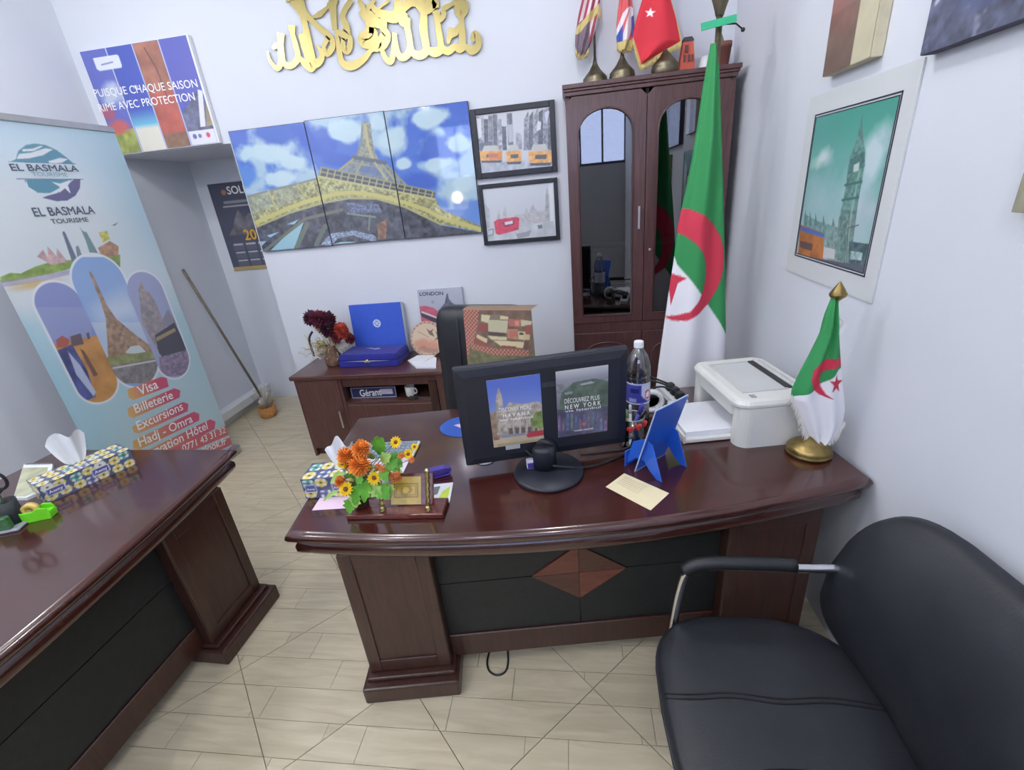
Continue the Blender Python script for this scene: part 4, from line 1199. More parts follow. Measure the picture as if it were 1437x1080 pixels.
# ---- gold mirror calligraphy
GP = Plane((0, 3.186, 0), (1, 0, 0), (0, 0, 1))
M_GOLD = mat('gold_mirror_acrylic', (150, 138, 92), 0.3, 1.0, var=0.04, scale=3, bump=0.04, bscale=15)
g1 = cr(370, 0, 8.98); g2 = cr(520, 0, 8.453)
BRN = [0]
def brush(mb, pts, ws, tf, pl, t=0.004):
    """flat pen stroke, extruded: widths in metres at each point"""
    BRN[0] += 1; t = 0.003+0.00012*BRN[0]
    P = [Vector((*pl.px(*p), 0)) for p in tf(pts)]
    S = smooth_path(P, 5); n = len(S)
    W = np.interp(np.linspace(0, len(ws)-1, n), range(len(ws)), ws)
    L, R = [], []
    for i, p in enumerate(S):
        d = (S[min(i+1, n-1)]-S[max(i-1, 0)]).normalized(); q = Vector((-d.y, d.x, 0))
        L.append(p+q*W[i]/2); R.append(p-q*W[i]/2)
    V = [tuple(pl.at(p.x, p.y, 0)) for p in L]+[tuple(pl.at(p.x, p.y, 0)) for p in R]+[tuple(pl.at(p.x, p.y, t)) for p in L]+[tuple(pl.at(p.x, p.y, t)) for p in R]
    F = []
    for i in range(n-1):
        F += [(3*n+i, 3*n+i+1, 2*n+i+1, 2*n+i), (i+1, n+i+1, n+i, i), (2*n+i, 2*n+i+1, i+1, i), (n+i+1, 3*n+i+1, 3*n+i, n+i)]
    F += [(0, 2*n, 3*n, n), (n-1, 2*n-1, 4*n-1, 3*n-1)]
    mb.add(V, F)
gc = MB()
w = 0.034
for pts, ws in (
    ([(55, 640), (80, 760), (165, 860), (215, 800), (215, 600), (220, 420)], [.008, .02, .03, .034, .034, .05]),
    ([(355, 320), (370, 430), (410, 580), (435, 720), (390, 800), (320, 830), (255, 790), (235, 660), (225, 560)], [.05, .03, .034, .036, .034, .036, .034, .03, .03]),
    ([(350, 0), (430, 60), (490, 190), (530, 330), (560, 560), (590, 740), (595, 860), (600, 905)], [.05, .06, .04, .034, .06, .07, .05, .006]),
    ([(480, 0), (505, 110), (540, 190), (620, 270), (700, 350), (800, 430), (860, 500), (870, 600), (800, 670), (760, 590), (820, 470)], [.03, .03, .036, .03, .03, .036, .036, .03, .04, .024, .03]),
    ([(490, 420), (520, 560), (580, 720), (640, 800), (710, 770), (740, 680), (670, 570)], [.05, .05, .05, .05, .04, .03, .01]),
    ([(450, 720), (520, 800), (600, 850), (640, 780)], [.02, .04, .05, .04]),
    ([(920, 440), (950, 600), (980, 760), (1050, 830), (1150, 820), (1270, 740), (1360, 630), (1437, 610)], [.02, .034, .036, .044, .044, .034, .024, .04]),
    ([(1000, 440), (1010, 600), (1050, 640), (1090, 580), (1090, 480), (1040, 450), (1000, 500)], [.02, .034, .04, .034, .03, .034, .024]),
    ([(620, 220), (710, 180), (800, 100), (880, 20)], [.01, .03, .016, .05]),
    ([(860, 30), (880, 150), (890, 280), (900, 380)], [.06, .04, .034, .03]),
    ([(1110, 0), (1030, 120), (1000, 220), (1040, 330), (1040, 430), (900, 400)], [.03, .03, .034, .04, .05, .02]),
    ([(1200, 0), (1240, 70), (1290, 120), (1350, 60), (1400, 0)], [.02, .03, .04, .02, .02]),
    ([(1220, 130), (1300, 200), (1400, 210), (1437, 130)], [.03, .06, .05, .02]),
    ([(1300, 260), (1340, 320), (1330, 420), (1250, 470), (1260, 540), (1340, 550), (1400, 480), (1400, 400), (1330, 380)], [.03, .05, .05, .05, .05, .05, .04, .03, .03]),
    ([(110, 610), (150, 585), (180, 545)], [.012, .03, .016]),
): brush(gc, pts, ws, g1, GP)
for pts, ws in (
    ([(100, 270), (170, 370), (210, 440), (160, 540), (100, 560), (110, 480), (160, 400)], [.03, .04, .036, .04, .04, .03, .03]),
    ([(130, 570), (180, 690), (240, 730), (270, 660), (285, 500), (290, 390)], [.024, .03, .036, .03, .03, .03]),
    ([(290, 400), (310, 560), (340, 660), (400, 680), (460, 620), (470, 500), (440, 340), (420, 230)], [.02, .03, .036, .04, .04, .036, .036, .06]),
    ([(470, 500), (500, 620), (580, 660), (660, 610), (650, 480), (630, 340), (640, 130)], [.03, .036, .044, .044, .044, .05, .036]),
    ([(660, 590), (760, 620), (830, 590), (830, 480), (800, 300), (790, 130)], [.03, .05, .044, .036, .036, .036]),
    ([(760, 130), (790, 210), (830, 230), (870, 180), (870, 110), (950, 60), (1040, 10)], [.03, .03, .03, .03, .03, .02, .024]),
    ([(840, 570), (920, 610), (1000, 560), (1060, 580), (1130, 560), (1200, 600), (1270, 560), (1280, 460), (1240, 400), (1210, 450), (1230, 500)], [.04, .04, .034, .044, .03, .044, .04, .034, .03, .024, .02]),
    ([(1090, 580), (1090, 400), (1080, 250), (1090, 100), (1080, 0)], [.044, .04, .03, .05, .05]),
    ([(920, 520), (950, 420), (1010, 380), (1060, 300)], [.016, .036, .04, .016]), ([(950, 330), (960, 400)], [.02, .04]),
    ([(1040, 20), (1035, 120), (1070, 180), (1120, 130), (1120, 20)], [.03, .04, .03, .04, .04]),
    ([(0, 30), (60, 120), (180, 190), (300, 200), (380, 100), (480, 30), (560, 20)], [.03, .03, .05, .06, .05, .04, .06]),
    ([(560, 20), (640, 90), (720, 60), (760, 0), (780, 100)], [.05, .07, .06, .04, .036]),
    ([(340, 0), (330, 110), (400, 240), (450, 270)], [.04, .05, .07, .04]), ([(0, 260), (100, 280), (200, 300)], [.04, .05, .03]),
    ([(40, 150), (130, 80), (220, 10)], [.016, .012, .016]), ([(600, 120), (650, 110)], [.03, .03]),
): brush(gc, pts, ws, g2, GP)
# upper strokes running out of the frame
for pts, ws in (
    ([(408, 2), (398, -30), (390, -70)], [.05, .04, .02]), ([(424, 2), (428, -40), (440, -80)], [.03, .03, .02]), ([(468, 4), (480, -30), (520, -40), (560, -20)], [.05, .04, .04, .05]), ([(520, 0), (530, -40), (545, -70)], [.03, .03, .015]),
    ([(608, 0), (612, -50), (618, -80)], [.036, .03, .016]), ([(648, 0), (652, -40), (640, -75)], [.05, .036, .015]), ([(560, -20), (600, -15), (648, -5)], [.03, .04, .04]),
): brush(gc, pts, ws, cr(0, 0, 1), GP)
gc.build('gold_calligraphy', M_GOLD, None, 'shiny gold Arabic calligraphy cut-out high on the back wall', 'wall decoration')

# ---- right wall
def rplane(x): return Plane((x, 0, 0), (0, -1, 0), (0, 0, 1))
BP = rplane(XR-0.006)
cb = cr(1040, 0, 2.572)
ra = [BP.px(*p) for p in ((1134, 138), (1294, 82), (1226, 422), (1105, 383))]
A0, A1_ = (ra[0][0]+ra[3][0])/2, (ra[1][0]+ra[2][0])/2; B0, B1 = (ra[2][1]+ra[3][1])/2, (ra[0][1]+ra[1][1])/2
ia = [BP.px(*p) for p in ((1143, 163), (1267, 125), (1215, 390), (1117, 358))]
I0, I1 = (ia[0][0]+ia[3][0])/2, (ia[1][0]+ia[2][0])/2; J0, J1 = (ia[2][1]+ia[3][1])/2, (ia[0][1]+ia[1][1])/2
bb = thing('clock_tower_picture', 'green tinted clock tower print on a pale mount on the right wall', 'picture', tuple(BP.at((A0+A1_)/2, B0)))
sheet(BP, A0, A1_, B0, B1, 0.005).build('mount', mat('pale_mount_card', (208, 212, 214), 0.5, var=0.02, scale=5), bb)
mb = MB(plane_xf(BP))
for e0, e1, mm_ in ((0.0, 0.004, 0), (0.009, 0.0115, 0)):
    for q in ((I0+e0, I0+e1, J0+e0, J1-e0), (I1-e1, I1-e0, J0+e0, J1-e0), (I0+e0, I1-e0, J0+e0, J0+e1), (I0+e0, I1-e0, J1-e1, J1-e0)):
        mb.box(q[0], q[1], q[2], q[3], 0.0005, 0.002)
mb.build('border_lines', M_INKD, bb)
def paint_ben(c):
    c.tf = cb
    c.vgrad((70, 158, 142), (176, 200, 208))
    c.blend(np.clip((c.V-0.72)/0.28, 0, 1), (62, 150, 132), 0.9)
    c.blob(0.22, 0.72, 0.2, 0.1, (214, 228, 232), 0.9, 0.7, 0.5, 2); c.blob(0.85, 0.72, 0.2, 0.22, (206, 222, 230), 0.9, 0.7, 0.5, 3); c.blob(0.75, 0.42, 0.3, 0.3, (188, 208, 220), 0.8, 0.7, 0.4, 4); c.blob(0.25, 0.42, 0.25, 0.25, (180, 208, 216), 0.6, 0.8, 0.4, 5)
    T = (92, 134, 128)
    c.poly([(437, 420), (420, 500), (408, 530), (395, 560), (385, 610), (380, 670), (370, 720), (352, 800), (345, 940), (395, 950), (412, 820), (425, 720), (437, 660), (447, 590), (450, 550), (442, 500)], T, noise=(90, 0.35, 6))
    c.poly([(395, 575), (446, 545), (448, 600), (386, 630)], (70, 108, 106), noise=(120, 0.3, 7)); c.poly([(408, 595), (428, 585), (426, 615), (406, 622)], (196, 214, 206)); c.line([(428, 620), (400, 760), (380, 940)], 0.012, (150, 190, 178), 0.6)
    c.line([(376, 668), (437, 655)], 0.008, (64, 100, 98)); c.line([(366, 722), (425, 712)], 0.008, (64, 100, 98)); c.line([(440, 410), (437, 440)], 0.003, (80, 120, 116))
    c.poly([(228, 770), (262, 790), (300, 805), (350, 820), (345, 950), (300, 930), (225, 900)], (112, 152, 148), noise=(90, 0.3, 8))
    for x in (235, 252, 272, 300, 335): c.poly([(x-7, 815), (x-2, 755+(x-235)*.3), (x+5, 815)], (86, 128, 126))
    c.poly([(215, 810), (300, 840), (298, 940), (205, 925)], (176, 104, 52), noise=(30, 0.2, 9)); c.poly([(217, 815), (300, 842), (300, 858), (216, 832)], (70, 104, 180)); c.poly([(214, 868), (260, 880), (256, 905), (212, 892)], (96, 72, 70))
    c.poly([(300, 890), (340, 900), (338, 935), (296, 930)], (196, 206, 206)); c.poly([(390, 870), (462, 880), (450, 985), (392, 965)], (60, 84, 92), noise=(60, 0.4, 10)); c.poly([(200, 920), (460, 960), (448, 1000), (198, 940)], (74, 80, 96)); c.poly([(396, 905), (440, 912), (436, 940), (394, 935)], (150, 176, 180), noise=(90, 0.4, 11))
    c.line([(425, 812), (388, 822), (380, 960)], 0.004, (70, 90, 96))
c = Art(BP, I0+0.012, I1-0.012, J0+0.012, J1-0.012, 0.0028); paint_ben(c); c.build('print', PM_SATIN, bb, off=0.001)
def canvas_block(label, pl, r, depth, paint, step=0.004, edge=(206, 198, 170)):
    a0, a1, b0, b1 = r
    t = thing('canvas_print', label, 'picture', tuple(pl.at((a0+a1)/2, b0)))
    sheet(pl, a0, a1, b0, b1, depth, 0.002).build('canvas_block', mat('canvas_edge_%d' % edge[0], edge, 0.7, var=0.1, scale=20, bump=0.2), t)
    c = Art(pl, a0+0.001, a1-0.001, b0+0.001, b1-0.001, step); paint(c); c.build('print', PM_SATIN, t)
    return t
CP = rplane(XR-0.035)
q0, q1 = CP.px(1154, 111), CP.px(1222, 78)
def paint_brown(c):
    c.vgrad((150, 116, 110), (112, 84, 72)); n = vnoise(c.A*3, c.B*1.0, 14, 3); c.blend(np.clip((n-0.5)/0.2, 0, 1), (134, 96, 78), 0.6)
    c.uvrect(0, 0.62, 0.0, 0.42, (110, 86, 74), noise=(20, 0.15, 4)); c.uvrect(0.62, 1.0, 0, 1, (204, 196, 162), noise=(20, 0.06, 5))
    c.line([(0.15, 0.55), (0.45, 0.9)], 0.02, (206, 196, 196), 0.8, uv=True); c.blob(0.35, 0.6, 0.3, 0.08, (186, 96, 72), 0.7, 0.5, 0.5, 6)
canvas_block('brown and cream canvas print above the clock tower picture', CP, (q0[0], q1[0], (q0[1]+q1[1])/2, (q0[1]+q1[1])/2+0.42), 0.034, paint_brown)
DP = rplane(XR-0.035)
q0 = DP.px(1291, 80); q1 = DP.px(1437, 25)
def paint_night(c):
    c.fill((58, 62, 86)); c.speckle(1.0, 40, 0.6, 2); n = vnoise(c.A, c.B, 26, 3, 4); c.blend(np.clip((n-0.62)/0.1, 0, 1), (150, 156, 180), 0.5)
    c.blob(0.75, 0.22, 0.25, 0.12, (110, 62, 76), 0.8, 0.5, 0.5, 4); c.line([(0.03, 0.25), (0.2, 0.42), (0.3, 0.7)], 0.012, (190, 196, 210), 0.8, uv=True); c.blob(0.3, 0.2, 0.2, 0.1, (52, 66, 110), 0.7, 0.5)
canvas_block('dark blue night city canvas high on the right wall', DP, (q0[0], q0[0]+0.62, (q0[1]+q1[1])/2, (q0[1]+q1[1])/2+0.42), 0.034, paint_night, edge=(70, 72, 88))
HP = rplane(XR-0.03)
q0 = HP.px(1419, 298)
def paint_olive(c):
    c.vgrad((120, 122, 106), (150, 146, 116)); c.speckle(1.0, 30, 0.3, 3)
canvas_block('olive grey canvas print at the right edge of the photo', HP, (q0[0], q0[0]+0.3, q0[1], q0[1]+0.30), 0.029, paint_olive, edge=(140, 136, 110))

# ================================================================== roll-up banner by the left wall
BNX = -2.67
NP = Plane((BNX, 0, 0), (0, 1, 0), (0, 0, 1))
NA0, NA1, NB0, NB1 = 1.893, 2.825, 0.06, 2.225
bn = thing('rollup_banner', 'tall roll-up travel agency banner standing by the left wall', 'banner', (BNX, (NA0+NA1)/2, 0))
M_ALU = mat('brushed_aluminium', (186, 188, 192), 0.35, 1.0, var=0.06, scale=20)
MB().box(BNX-0.09, BNX+0.05, NA0-0.02, NA1+0.02, 0.0, 0.07, 0.012, 2).build('cassette', M_ALU, bn)
MB().box(BNX-0.012, BNX+0.008, NA0, NA1, NB1-0.004, NB1+0.03, 0.004, 2).build('top_rail', M_ALU, bn)
MB().tube([(BNX-0.03, (NA0+NA1)/2, 0.05), (BNX-0.014, (NA0+NA1)/2, NB1+0.01)], 0.008, 8).build('support_pole', M_ALU, bn)
sheet(NP, NA0, NA1, NB0, NB1, 0.002).build('backing_film', mat('grey_film', (150, 152, 156), 0.6, var=0.03), bn)
c = Art(NP, NA0, NA1, NB0, NB1, 0.0034)
k1 = cr(0, 0, 3.274); k2 = cr(0, 330, 3.274); k8 = cr(0, 160, 4.156)
c.fill((214, 222, 226))
c.blend(np.clip((c.V-0.86)/0.14, 0, 1), (176, 208, 226), 0.8)
c.blend(np.clip((c.U-0.62)/0.38, 0, 1)*np.clip((c.V-0.5)/0.3, 0, 1), (168, 206, 222), 0.8)
c.blend(np.clip((0.60-c.V)/0.12, 0, 1), (170, 206, 216), 0.9)
c.blend(np.clip((0.32-c.V)/0.2, 0, 1), (186, 212, 218), 0.8)
c.blend(np.clip((0.25-c.U)/0.25, 0, 1)*np.clip((0.62-c.V)/0.05, 0, 1), (156, 204, 220), 0.7)
# globe emblem
c.tf = k8
def ell(cx, cy, rx, ry, a0=0, a1=2*PI, n=40): return [(cx+rx*math.cos(a0+(a1-a0)*i/n), cy+ry*math.sin(a0+(a1-a0)*i/n)) for i in range(n+1)]
TEAL = (84, 136, 156); PUR = (92, 86, 126)
c.poly([(92, 262), (105, 215), (150, 180), (200, 172), (265, 180), (330, 210), (390, 255), (430, 290), (60, 278)], TEAL)
c.poly([(110, 232), (180, 225), (260, 200), (310, 205), (250, 240), (170, 258), (95, 262)], (222, 226, 230)); c.poly([(130, 205), (190, 202), (235, 185), (250, 188), (195, 215), (130, 218)], (222, 226, 230)); c.poly([(280, 275), (350, 255), (395, 262), (360, 285), (290, 290)], (222, 226, 230))
c.poly([(140, 382), (200, 380), (420, 380), (380, 430), (300, 460), (220, 460), (160, 430)], TEAL)
c.poly([(245, 488), (330, 455), (390, 415), (430, 380), (468, 380), (466, 430), (440, 475), (390, 505), (330, 508)], PUR)
c.poly([(150, 380), (165, 425), (215, 455), (180, 452), (150, 425)], (222, 226, 230)); c.poly([(255, 480), (330, 440), (420, 385), (380, 430), (330, 462)], (222, 226, 230))
c.poly([(300, 395), (350, 405), (412, 383), (395, 415), (412, 465), (378, 432), (345, 460), (348, 425)], (226, 230, 234))
c.poly([(45, 276), (440, 289), (440, 292), (45, 279)], (84, 92, 110)); c.poly([(95, 376), (485, 378), (485, 382), (95, 380)], (84, 92, 110))
# skyline island
c.poly([(0, 950), (60, 925), (120, 930), (200, 890), (300, 860), (420, 850), (520, 825), (600, 810), (700, 820), (700, 900), (560, 880), (420, 900), (300, 930), (150, 960), (0, 985)], (128, 156, 70), noise=(26, 0.35, 3))
c.poly([(0, 970), (150, 955), (420, 905), (430, 930), (200, 985), (0, 1010)], (146, 130, 166), 0.55, noise=(20, 0.2, 4)); c.blob(0.15, 0.655, 0.16, 0.012, (206, 170, 84), 0.7, 0.8, 0.4, 5)
c.poly([(215, 830), (250, 790), (280, 840), (275, 770), (330, 830), (330, 780), (385, 850), (400, 860), (300, 880)], (196, 160, 160), noise=(40, 0.25, 6))
c.poly([(362, 690), (372, 682), (384, 700), (450, 850), (420, 862)], (96, 110, 128)); c.poly([(462, 655), (480, 680), (505, 690), (560, 790), (580, 830), (530, 835), (500, 740)], (110, 140, 142)); c.poly([(440, 775), (455, 765), (480, 830), (450, 835)], (120, 130, 140))
c.poly([(570, 780), (640, 740), (690, 770), (690, 830), (590, 830)], (170, 128, 100), noise=(50, 0.3, 7)); c.poly([(575, 690), (625, 680), (640, 730), (600, 750)], (196, 190, 96), noise=(50, 0.3, 8)); c.poly([(650, 650), (690, 630), (670, 650)], (100, 110, 120))
# three capsule photographs
c.tf = k2
def capsule(tl, tr, bl, br, grow=0.0):
    p = [c.T([q])[0] for q in (tl, tr, bl, br)]
    cx0, cy0 = (p[0][0]+p[1][0])/2, (p[0][1]+p[1][1])/2; cx1, cy1 = (p[2][0]+p[3][0])/2, (p[2][1]+p[3][1])/2
    r = (abs(p[1][0]-p[0][0])+abs(p[3][0]-p[2][0]))/4+grow
    cx = (cx0+cx1)/2
    t = np.clip((c.B-cy1)/(cy0-cy1), 0, 1)
    return np.clip((r-np.hypot(c.A-cx, c.B-(cy1+t*(cy0-cy1))))/0.0034+0.5, 0, 1)
def masked(m, fn):
    old = c.C.copy(); fn(); c.C = c.C*m[..., None]+old*(1-m[..., None])
CAPS = [((168, 345), (345, 300), (345, 690), (560, 650)), ((335, 215), (580, 215), (500, 590), (725, 575)), ((587, 265), (745, 262), (715, 580), (875, 555))]
for q in CAPS: c.blend(capsule(*q, grow=0.012), (226, 230, 236))
def cap1():
    c.poly([(100, 200), (600, 200), (600, 900), (100, 900)], (126, 136, 190)); c.poly([(150, 330), (420, 330), (420, 480), (180, 480)], (150, 160, 200), 0.5)
    c.poly([(240, 500), (440, 460), (620, 640), (620, 820), (300, 820), (260, 600)], (188, 132, 72), noise=(16, 0.2, 2))
    c.poly([(262, 530), (330, 500), (400, 620), (440, 740), (330, 790), (290, 660)], (66, 74, 128), noise=(18, 0.4, 3)); c.poly([(258, 480), (285, 460), (318, 478), (310, 515), (262, 515)], (160, 76, 66)); c.poly([(310, 530), (370, 600), (440, 720), (430, 740), (350, 640)], (176, 186, 214))
    c.poly([(322, 465), (370, 450), (385, 500), (330, 510)], (90, 74, 78)); c.poly([(365, 520), (385, 530), (450, 640), (430, 650)], (110, 76, 60)); c.poly([(395, 450), (408, 445), (415, 475), (402, 478)], (90, 80, 100))
def cap2():
    c.poly([(300, 100), (760, 100), (760, 700), (300, 700)], (134, 166, 216)); c.blob(0.55, 0.55, 0.25, 0.06, (206, 216, 230), 0.8, 0.9, 0.5, 4); c.poly([(380, 400), (760, 400), (760, 560), (380, 560)], (206, 214, 222), 0.6)
    c.poly([(408, 170), (416, 165), (430, 190), (490, 320), (535, 385), (620, 455), (700, 515), (712, 560), (495, 560), (492, 470), (485, 380), (460, 300)], (150, 120, 96), noise=(46, 0.35, 5))
    c.poly([(575, 540), (600, 510), (640, 505), (670, 535), (620, 545)], (196, 206, 206)); c.poly([(490, 560), (720, 530), (730, 580), (500, 600)], (132, 138, 86), noise=(30, 0.3, 6)); c.poly([(500, 600), (740, 560), (740, 680), (520, 680)], (120, 116, 116), noise=(40, 0.3, 7)); c.line([(520, 610), (715, 575)], 0.01, (206, 200, 196))
def cap3():
    c.poly([(560, 150), (900, 150), (900, 700), (560, 700)], (152, 158, 196)); c.poly([(640, 280), (690, 265), (720, 320), (760, 420), (730, 540), (650, 400)], (138, 128, 132), noise=(46, 0.25, 8)); c.poly([(635, 250), (650, 210), (662, 250), (685, 262), (690, 300), (645, 305)], (150, 138, 134), noise=(60, 0.2, 9))
    c.poly([(745, 390), (770, 340), (810, 400), (810, 420), (750, 420)], (128, 124, 140)); c.poly([(710, 460), (800, 400), (860, 520), (770, 590), (730, 540)], (54, 54, 66)); c.poly([(715, 470), (802, 425), (808, 440), (720, 488)], (150, 130, 90)); c.poly([(730, 560), (880, 520), (890, 640), (740, 650)], (128, 112, 138), noise=(60, 0.3, 10))
for q, fn in zip(CAPS, (cap1, cap2, cap3)): masked(capsule(*q), fn)
# brush-stroke service tags
def stroke(pts, l=(222, 174, 96), r=(204, 74, 104)):
    m = c.inside(c.T(pts)); P = c.T(pts); a0 = min(p[0] for p in P); a1 = max(p[0] for p in P)
    t = np.clip((c.A-a0)/(a1-a0), 0, 1)[..., None]*1.3
    col = np.array(l)/255*(1-np.clip(t, 0, 1))+np.array(r)/255*np.clip(t, 0, 1)
    c.C = c.C*(1-m[..., None])+col*m[..., None]
stroke([(585, 708), (740, 650), (765, 655), (775, 695), (610, 757), (590, 745)]); stroke([(585, 795), (800, 702), (828, 712), (825, 745), (610, 840), (590, 830)]); stroke([(605, 880), (840, 765), (865, 775), (862, 808), (640, 910), (615, 905)])
stroke([(610, 945), (890, 810), (915, 820), (915, 850), (640, 985), (612, 980)]); stroke([(640, 1005), (965, 845), (990, 855), (985, 890), (660, 1060), (640, 1050)])
c.poly([(500, 1100), (1060, 865), (1080, 905), (540, 1140)], (206, 92, 98)); c.poly([(540, 1150), (1085, 915), (1095, 948), (560, 1190)], (206, 92, 98))
c.build('print', PM_SATIN, bn, off=0.001)
M_INKB = mat('slate_ink', (92, 100, 116), 0.5, var=0.03)
def bt(s, a, b, k, m, bold=0.015, hs=1.0): text(bn, NP, s, k([a])[0], k([b])[0], m, 0.0025, bold, hscale=hs)
bt('EL BASMALA', (66, 330), (460, 335), k8, M_INKB, 0.02, 0.72); bt('TOURISME', (190, 362), (395, 366), k8, mat('teal_ink', (120, 160, 172), 0.5, var=0.03), 0.0, 0.75)
bt('EL BASMALA', (200, 597), (556, 580), k8, M_INKB, 0.02); bt('TOURISME', (300, 640), (517, 626), k8, M_INKB, 0.02, 0.75)
bt('Visa', (640, 737), (728, 700), k2, M_INKW, 0.012); bt('Billeterie', (622, 818), (796, 748), k2, M_INKW, 0.012); bt('Excursions', (634, 896), (842, 800), k2, M_INKW, 0.012); bt('Hadj - Omra', (642, 972), (886, 856), k2, M_INKW, 0.012); bt('Réservation Hôtel', (600, 1065), (955, 888), k2, M_INKW, 0.012)
bt('0771 43 31 32', (840, 995), (1036, 905), k2, M_INKW, 0.01); bt('@outlook.fr', (850, 1035), (1040, 958), k2, M_INKW, 0.01)

# ---- broom leaning in the recess, and a little basket with dried twigs
bm_ = thing('broom', 'grey-handled broom leaning against the left wall of the recess', 'broom', (-2.95, 3.66, 0))
MB().tube([(XL+0.015, 3.44, 1.35), (-2.96, 3.66, 0.09)], 0.011, 10).build('handle', mat('grey_broom_handle', (120, 112, 100), 0.5, var=0.15, scale=20), bm_)
hd = MB(rotz(0.35, (-2.95, 3.67, 0))); hd.box(-0.025, 0.025, -0.12, 0.12, 0.07, 0.11, 0.012, 2); hd = hd.build('broom_head', mat('white_broom_plastic', (214, 210, 204), 0.5, var=0.04), bm_)
br = MB(rotz(0.35, (-2.95, 3.67, 0))); rnd = random.Random(3)
for k in range(70):
    y = -0.11+0.22*k/69; x = rnd.uniform(-0.02, 0.02)
    br.tube([(x, y, 0.075), (x*1.9, y*1.15, 0.002)], 0.003, 4)
br.build('bristles', mat('pale_bristles', (196, 186, 168), 0.8, var=0.1), bm_)
bs = thing('twig_basket', 'small orange wicker basket with dried twigs on the floor beside the sideboard', 'basket', (-2.79, 3.46, 0))
mb = MB(); mb.lathe([(0, 0), (0.05, 0), (0.068, 0.03), (0.072, 0.07), (0.066, 0.10), (0.062, 0.10), (0.066, 0.07), (0.06, 0.03), (0, 0.01)], (-2.79, 3.46, 0), 24)
for z in (0.015, 0.035, 0.055, 0.075, 0.095):
    r = np.interp(z, [0, 0.03, 0.07, 0.1], [0.052, 0.069, 0.073, 0.067]); mb.tube([(-2.79+r*math.cos(a), 3.46+r*math.sin(a), z) for a in np.linspace(0, 2*PI, 25)], 0.006, 5)
mb.build('basket_body', mat('orange_wicker', (196, 140, 84), 0.7, var=0.3, scale=60, bump=0.4), bs)
rnd = random.Random(8); mb = MB()
for k in range(26):
    a = rnd.uniform(0, 2*PI); r = rnd.uniform(0.02, 0.16); h = rnd.uniform(0.16, 0.36)
    mb.tube([(-2.79, 3.46, 0.05), (-2.79+r*0.4*math.cos(a), 3.46+r*0.4*math.sin(a), h*0.6), (-2.79+r*math.cos(a), 3.46+r*math.sin(a), h)], [0.003, 0.0025, 0.0012], 5)
mb.build('twigs', mat('dried_twigs', (186, 178, 160), 0.8, var=0.15), bs)

# ================================================================== things on the sideboard
def pz(x, y, z):
    """photo pixel -> point on the level z"""
    d = RT*(x-718.5) - UP*(y-540.0) + FW*FPX
    t = (z-CAMZ)/d[2]
    return Vector((t*d[0], t*d[1], z))
ST = SBZ
# dried flowers in a pale vase
DFX, DFY = -1.755, 2.965
df = thing('dried_flowers', 'dried burgundy and orange flower arrangement at the left end of the sideboard', 'flower arrangement', (DFX, DFY, ST))
M_DRY = mat('dried_straw', (206, 192, 150), 0.8, var=0.25, scale=30)
MB().lathe([(0, 0), (0.05, 0), (0.06, 0.01), (0.062, 0.05), (0.05, 0.09), (0.036, 0.12), (0.044, 0.15), (0.038, 0.15), (0.03, 0.12), (0, 0.02)], (DFX+0.02, DFY, ST), 20).build('vase', mat('dark_woven_vase', (104, 78, 64), 0.7, var=0.4, scale=40, bump=0.5), df)
HPL = Plane((0, DFY, 0), (1, 0, 0), (0, 0, 1))
c6 = cr(420, 400, 7.185)
def pom(mb, c, r, n, rnd, fl=0.5, pw=0.35, sz=1.0):
    """flower head of n pointed petals around c"""
    for k in range(n):
        z = 1-2*(k+0.5)/n; a = k*2.39996; q = math.sqrt(max(0, 1-z*z))
        d = Vector((q*math.cos(a), q*math.sin(a), z)); d.normalize()
        s = d.cross(Vector((0.3, 0.2, 0.9))).normalized(); u = s.cross(d)
        L = r*rnd.uniform(0.85, 1.1); w = r*pw
        p0 = Vector(c)+d*r*0.25; p1 = Vector(c)+d*L*0.72; p2 = Vector(c)+d*L
        mb.add([p0-s*w*0.3, p0+s*w*0.3, p1+s*w*0.6+u*w*0.15, p2+s*w*0.2, p2-s*w*0.2, p1-s*w*0.6+u*w*0.15, p1-u*w*0.25], [(0, 1, 6), (1, 2, 6), (2, 3, 6), (3, 4, 6), (4, 5, 6), (5, 0, 6)])
rnd = random.Random(11)
def hp(x, y, dy=0.0):
    a, b = HPL.px(*c6([(x, y)])[0]); return Vector((a, DFY+dy, b))
heads = [((120, 330), 0.05, (96, 52, 70)), ((210, 330), 0.055, (112, 44, 66)), ((285, 350), 0.05, (92, 40, 62)), ((300, 430), 0.055, (80, 36, 56)), ((190, 420), 0.045, (206, 192, 140)), ((420, 440), 0.045, (196, 84, 66)), ((450, 480), 0.04, (190, 78, 62)), ((390, 520), 0.036, (128, 52, 62)), ((500, 550), 0.034, (120, 48, 60)), ((200, 620), 0.035, (214, 204, 160)), ((210, 690), 0.036, (222, 216, 206)), ((310, 690), 0.036, (176, 150, 118))]
for k, ((x, y), r, col) in enumerate(heads):
    p = hp(x, y, rnd.uniform(-0.04, 0.04)); mb = MB(); pom(mb, p, r*1.2, 90, rnd, pw=0.4)
    h_ = mb.build('flower_head', mat('dried_petals_%d_%d' % (col[0], col[1]), col, 0.8, var=0.3, scale=40), df)
    mb = MB(); mb.tube([tuple(p), ((p.x+DFX)/2, (p.y+DFY)/2, (p.z+ST+0.12)/2), (DFX+0.02, DFY, ST+0.10)], 0.003, 5); mb.build('stem', M_DRY, h_)
mb = MB()
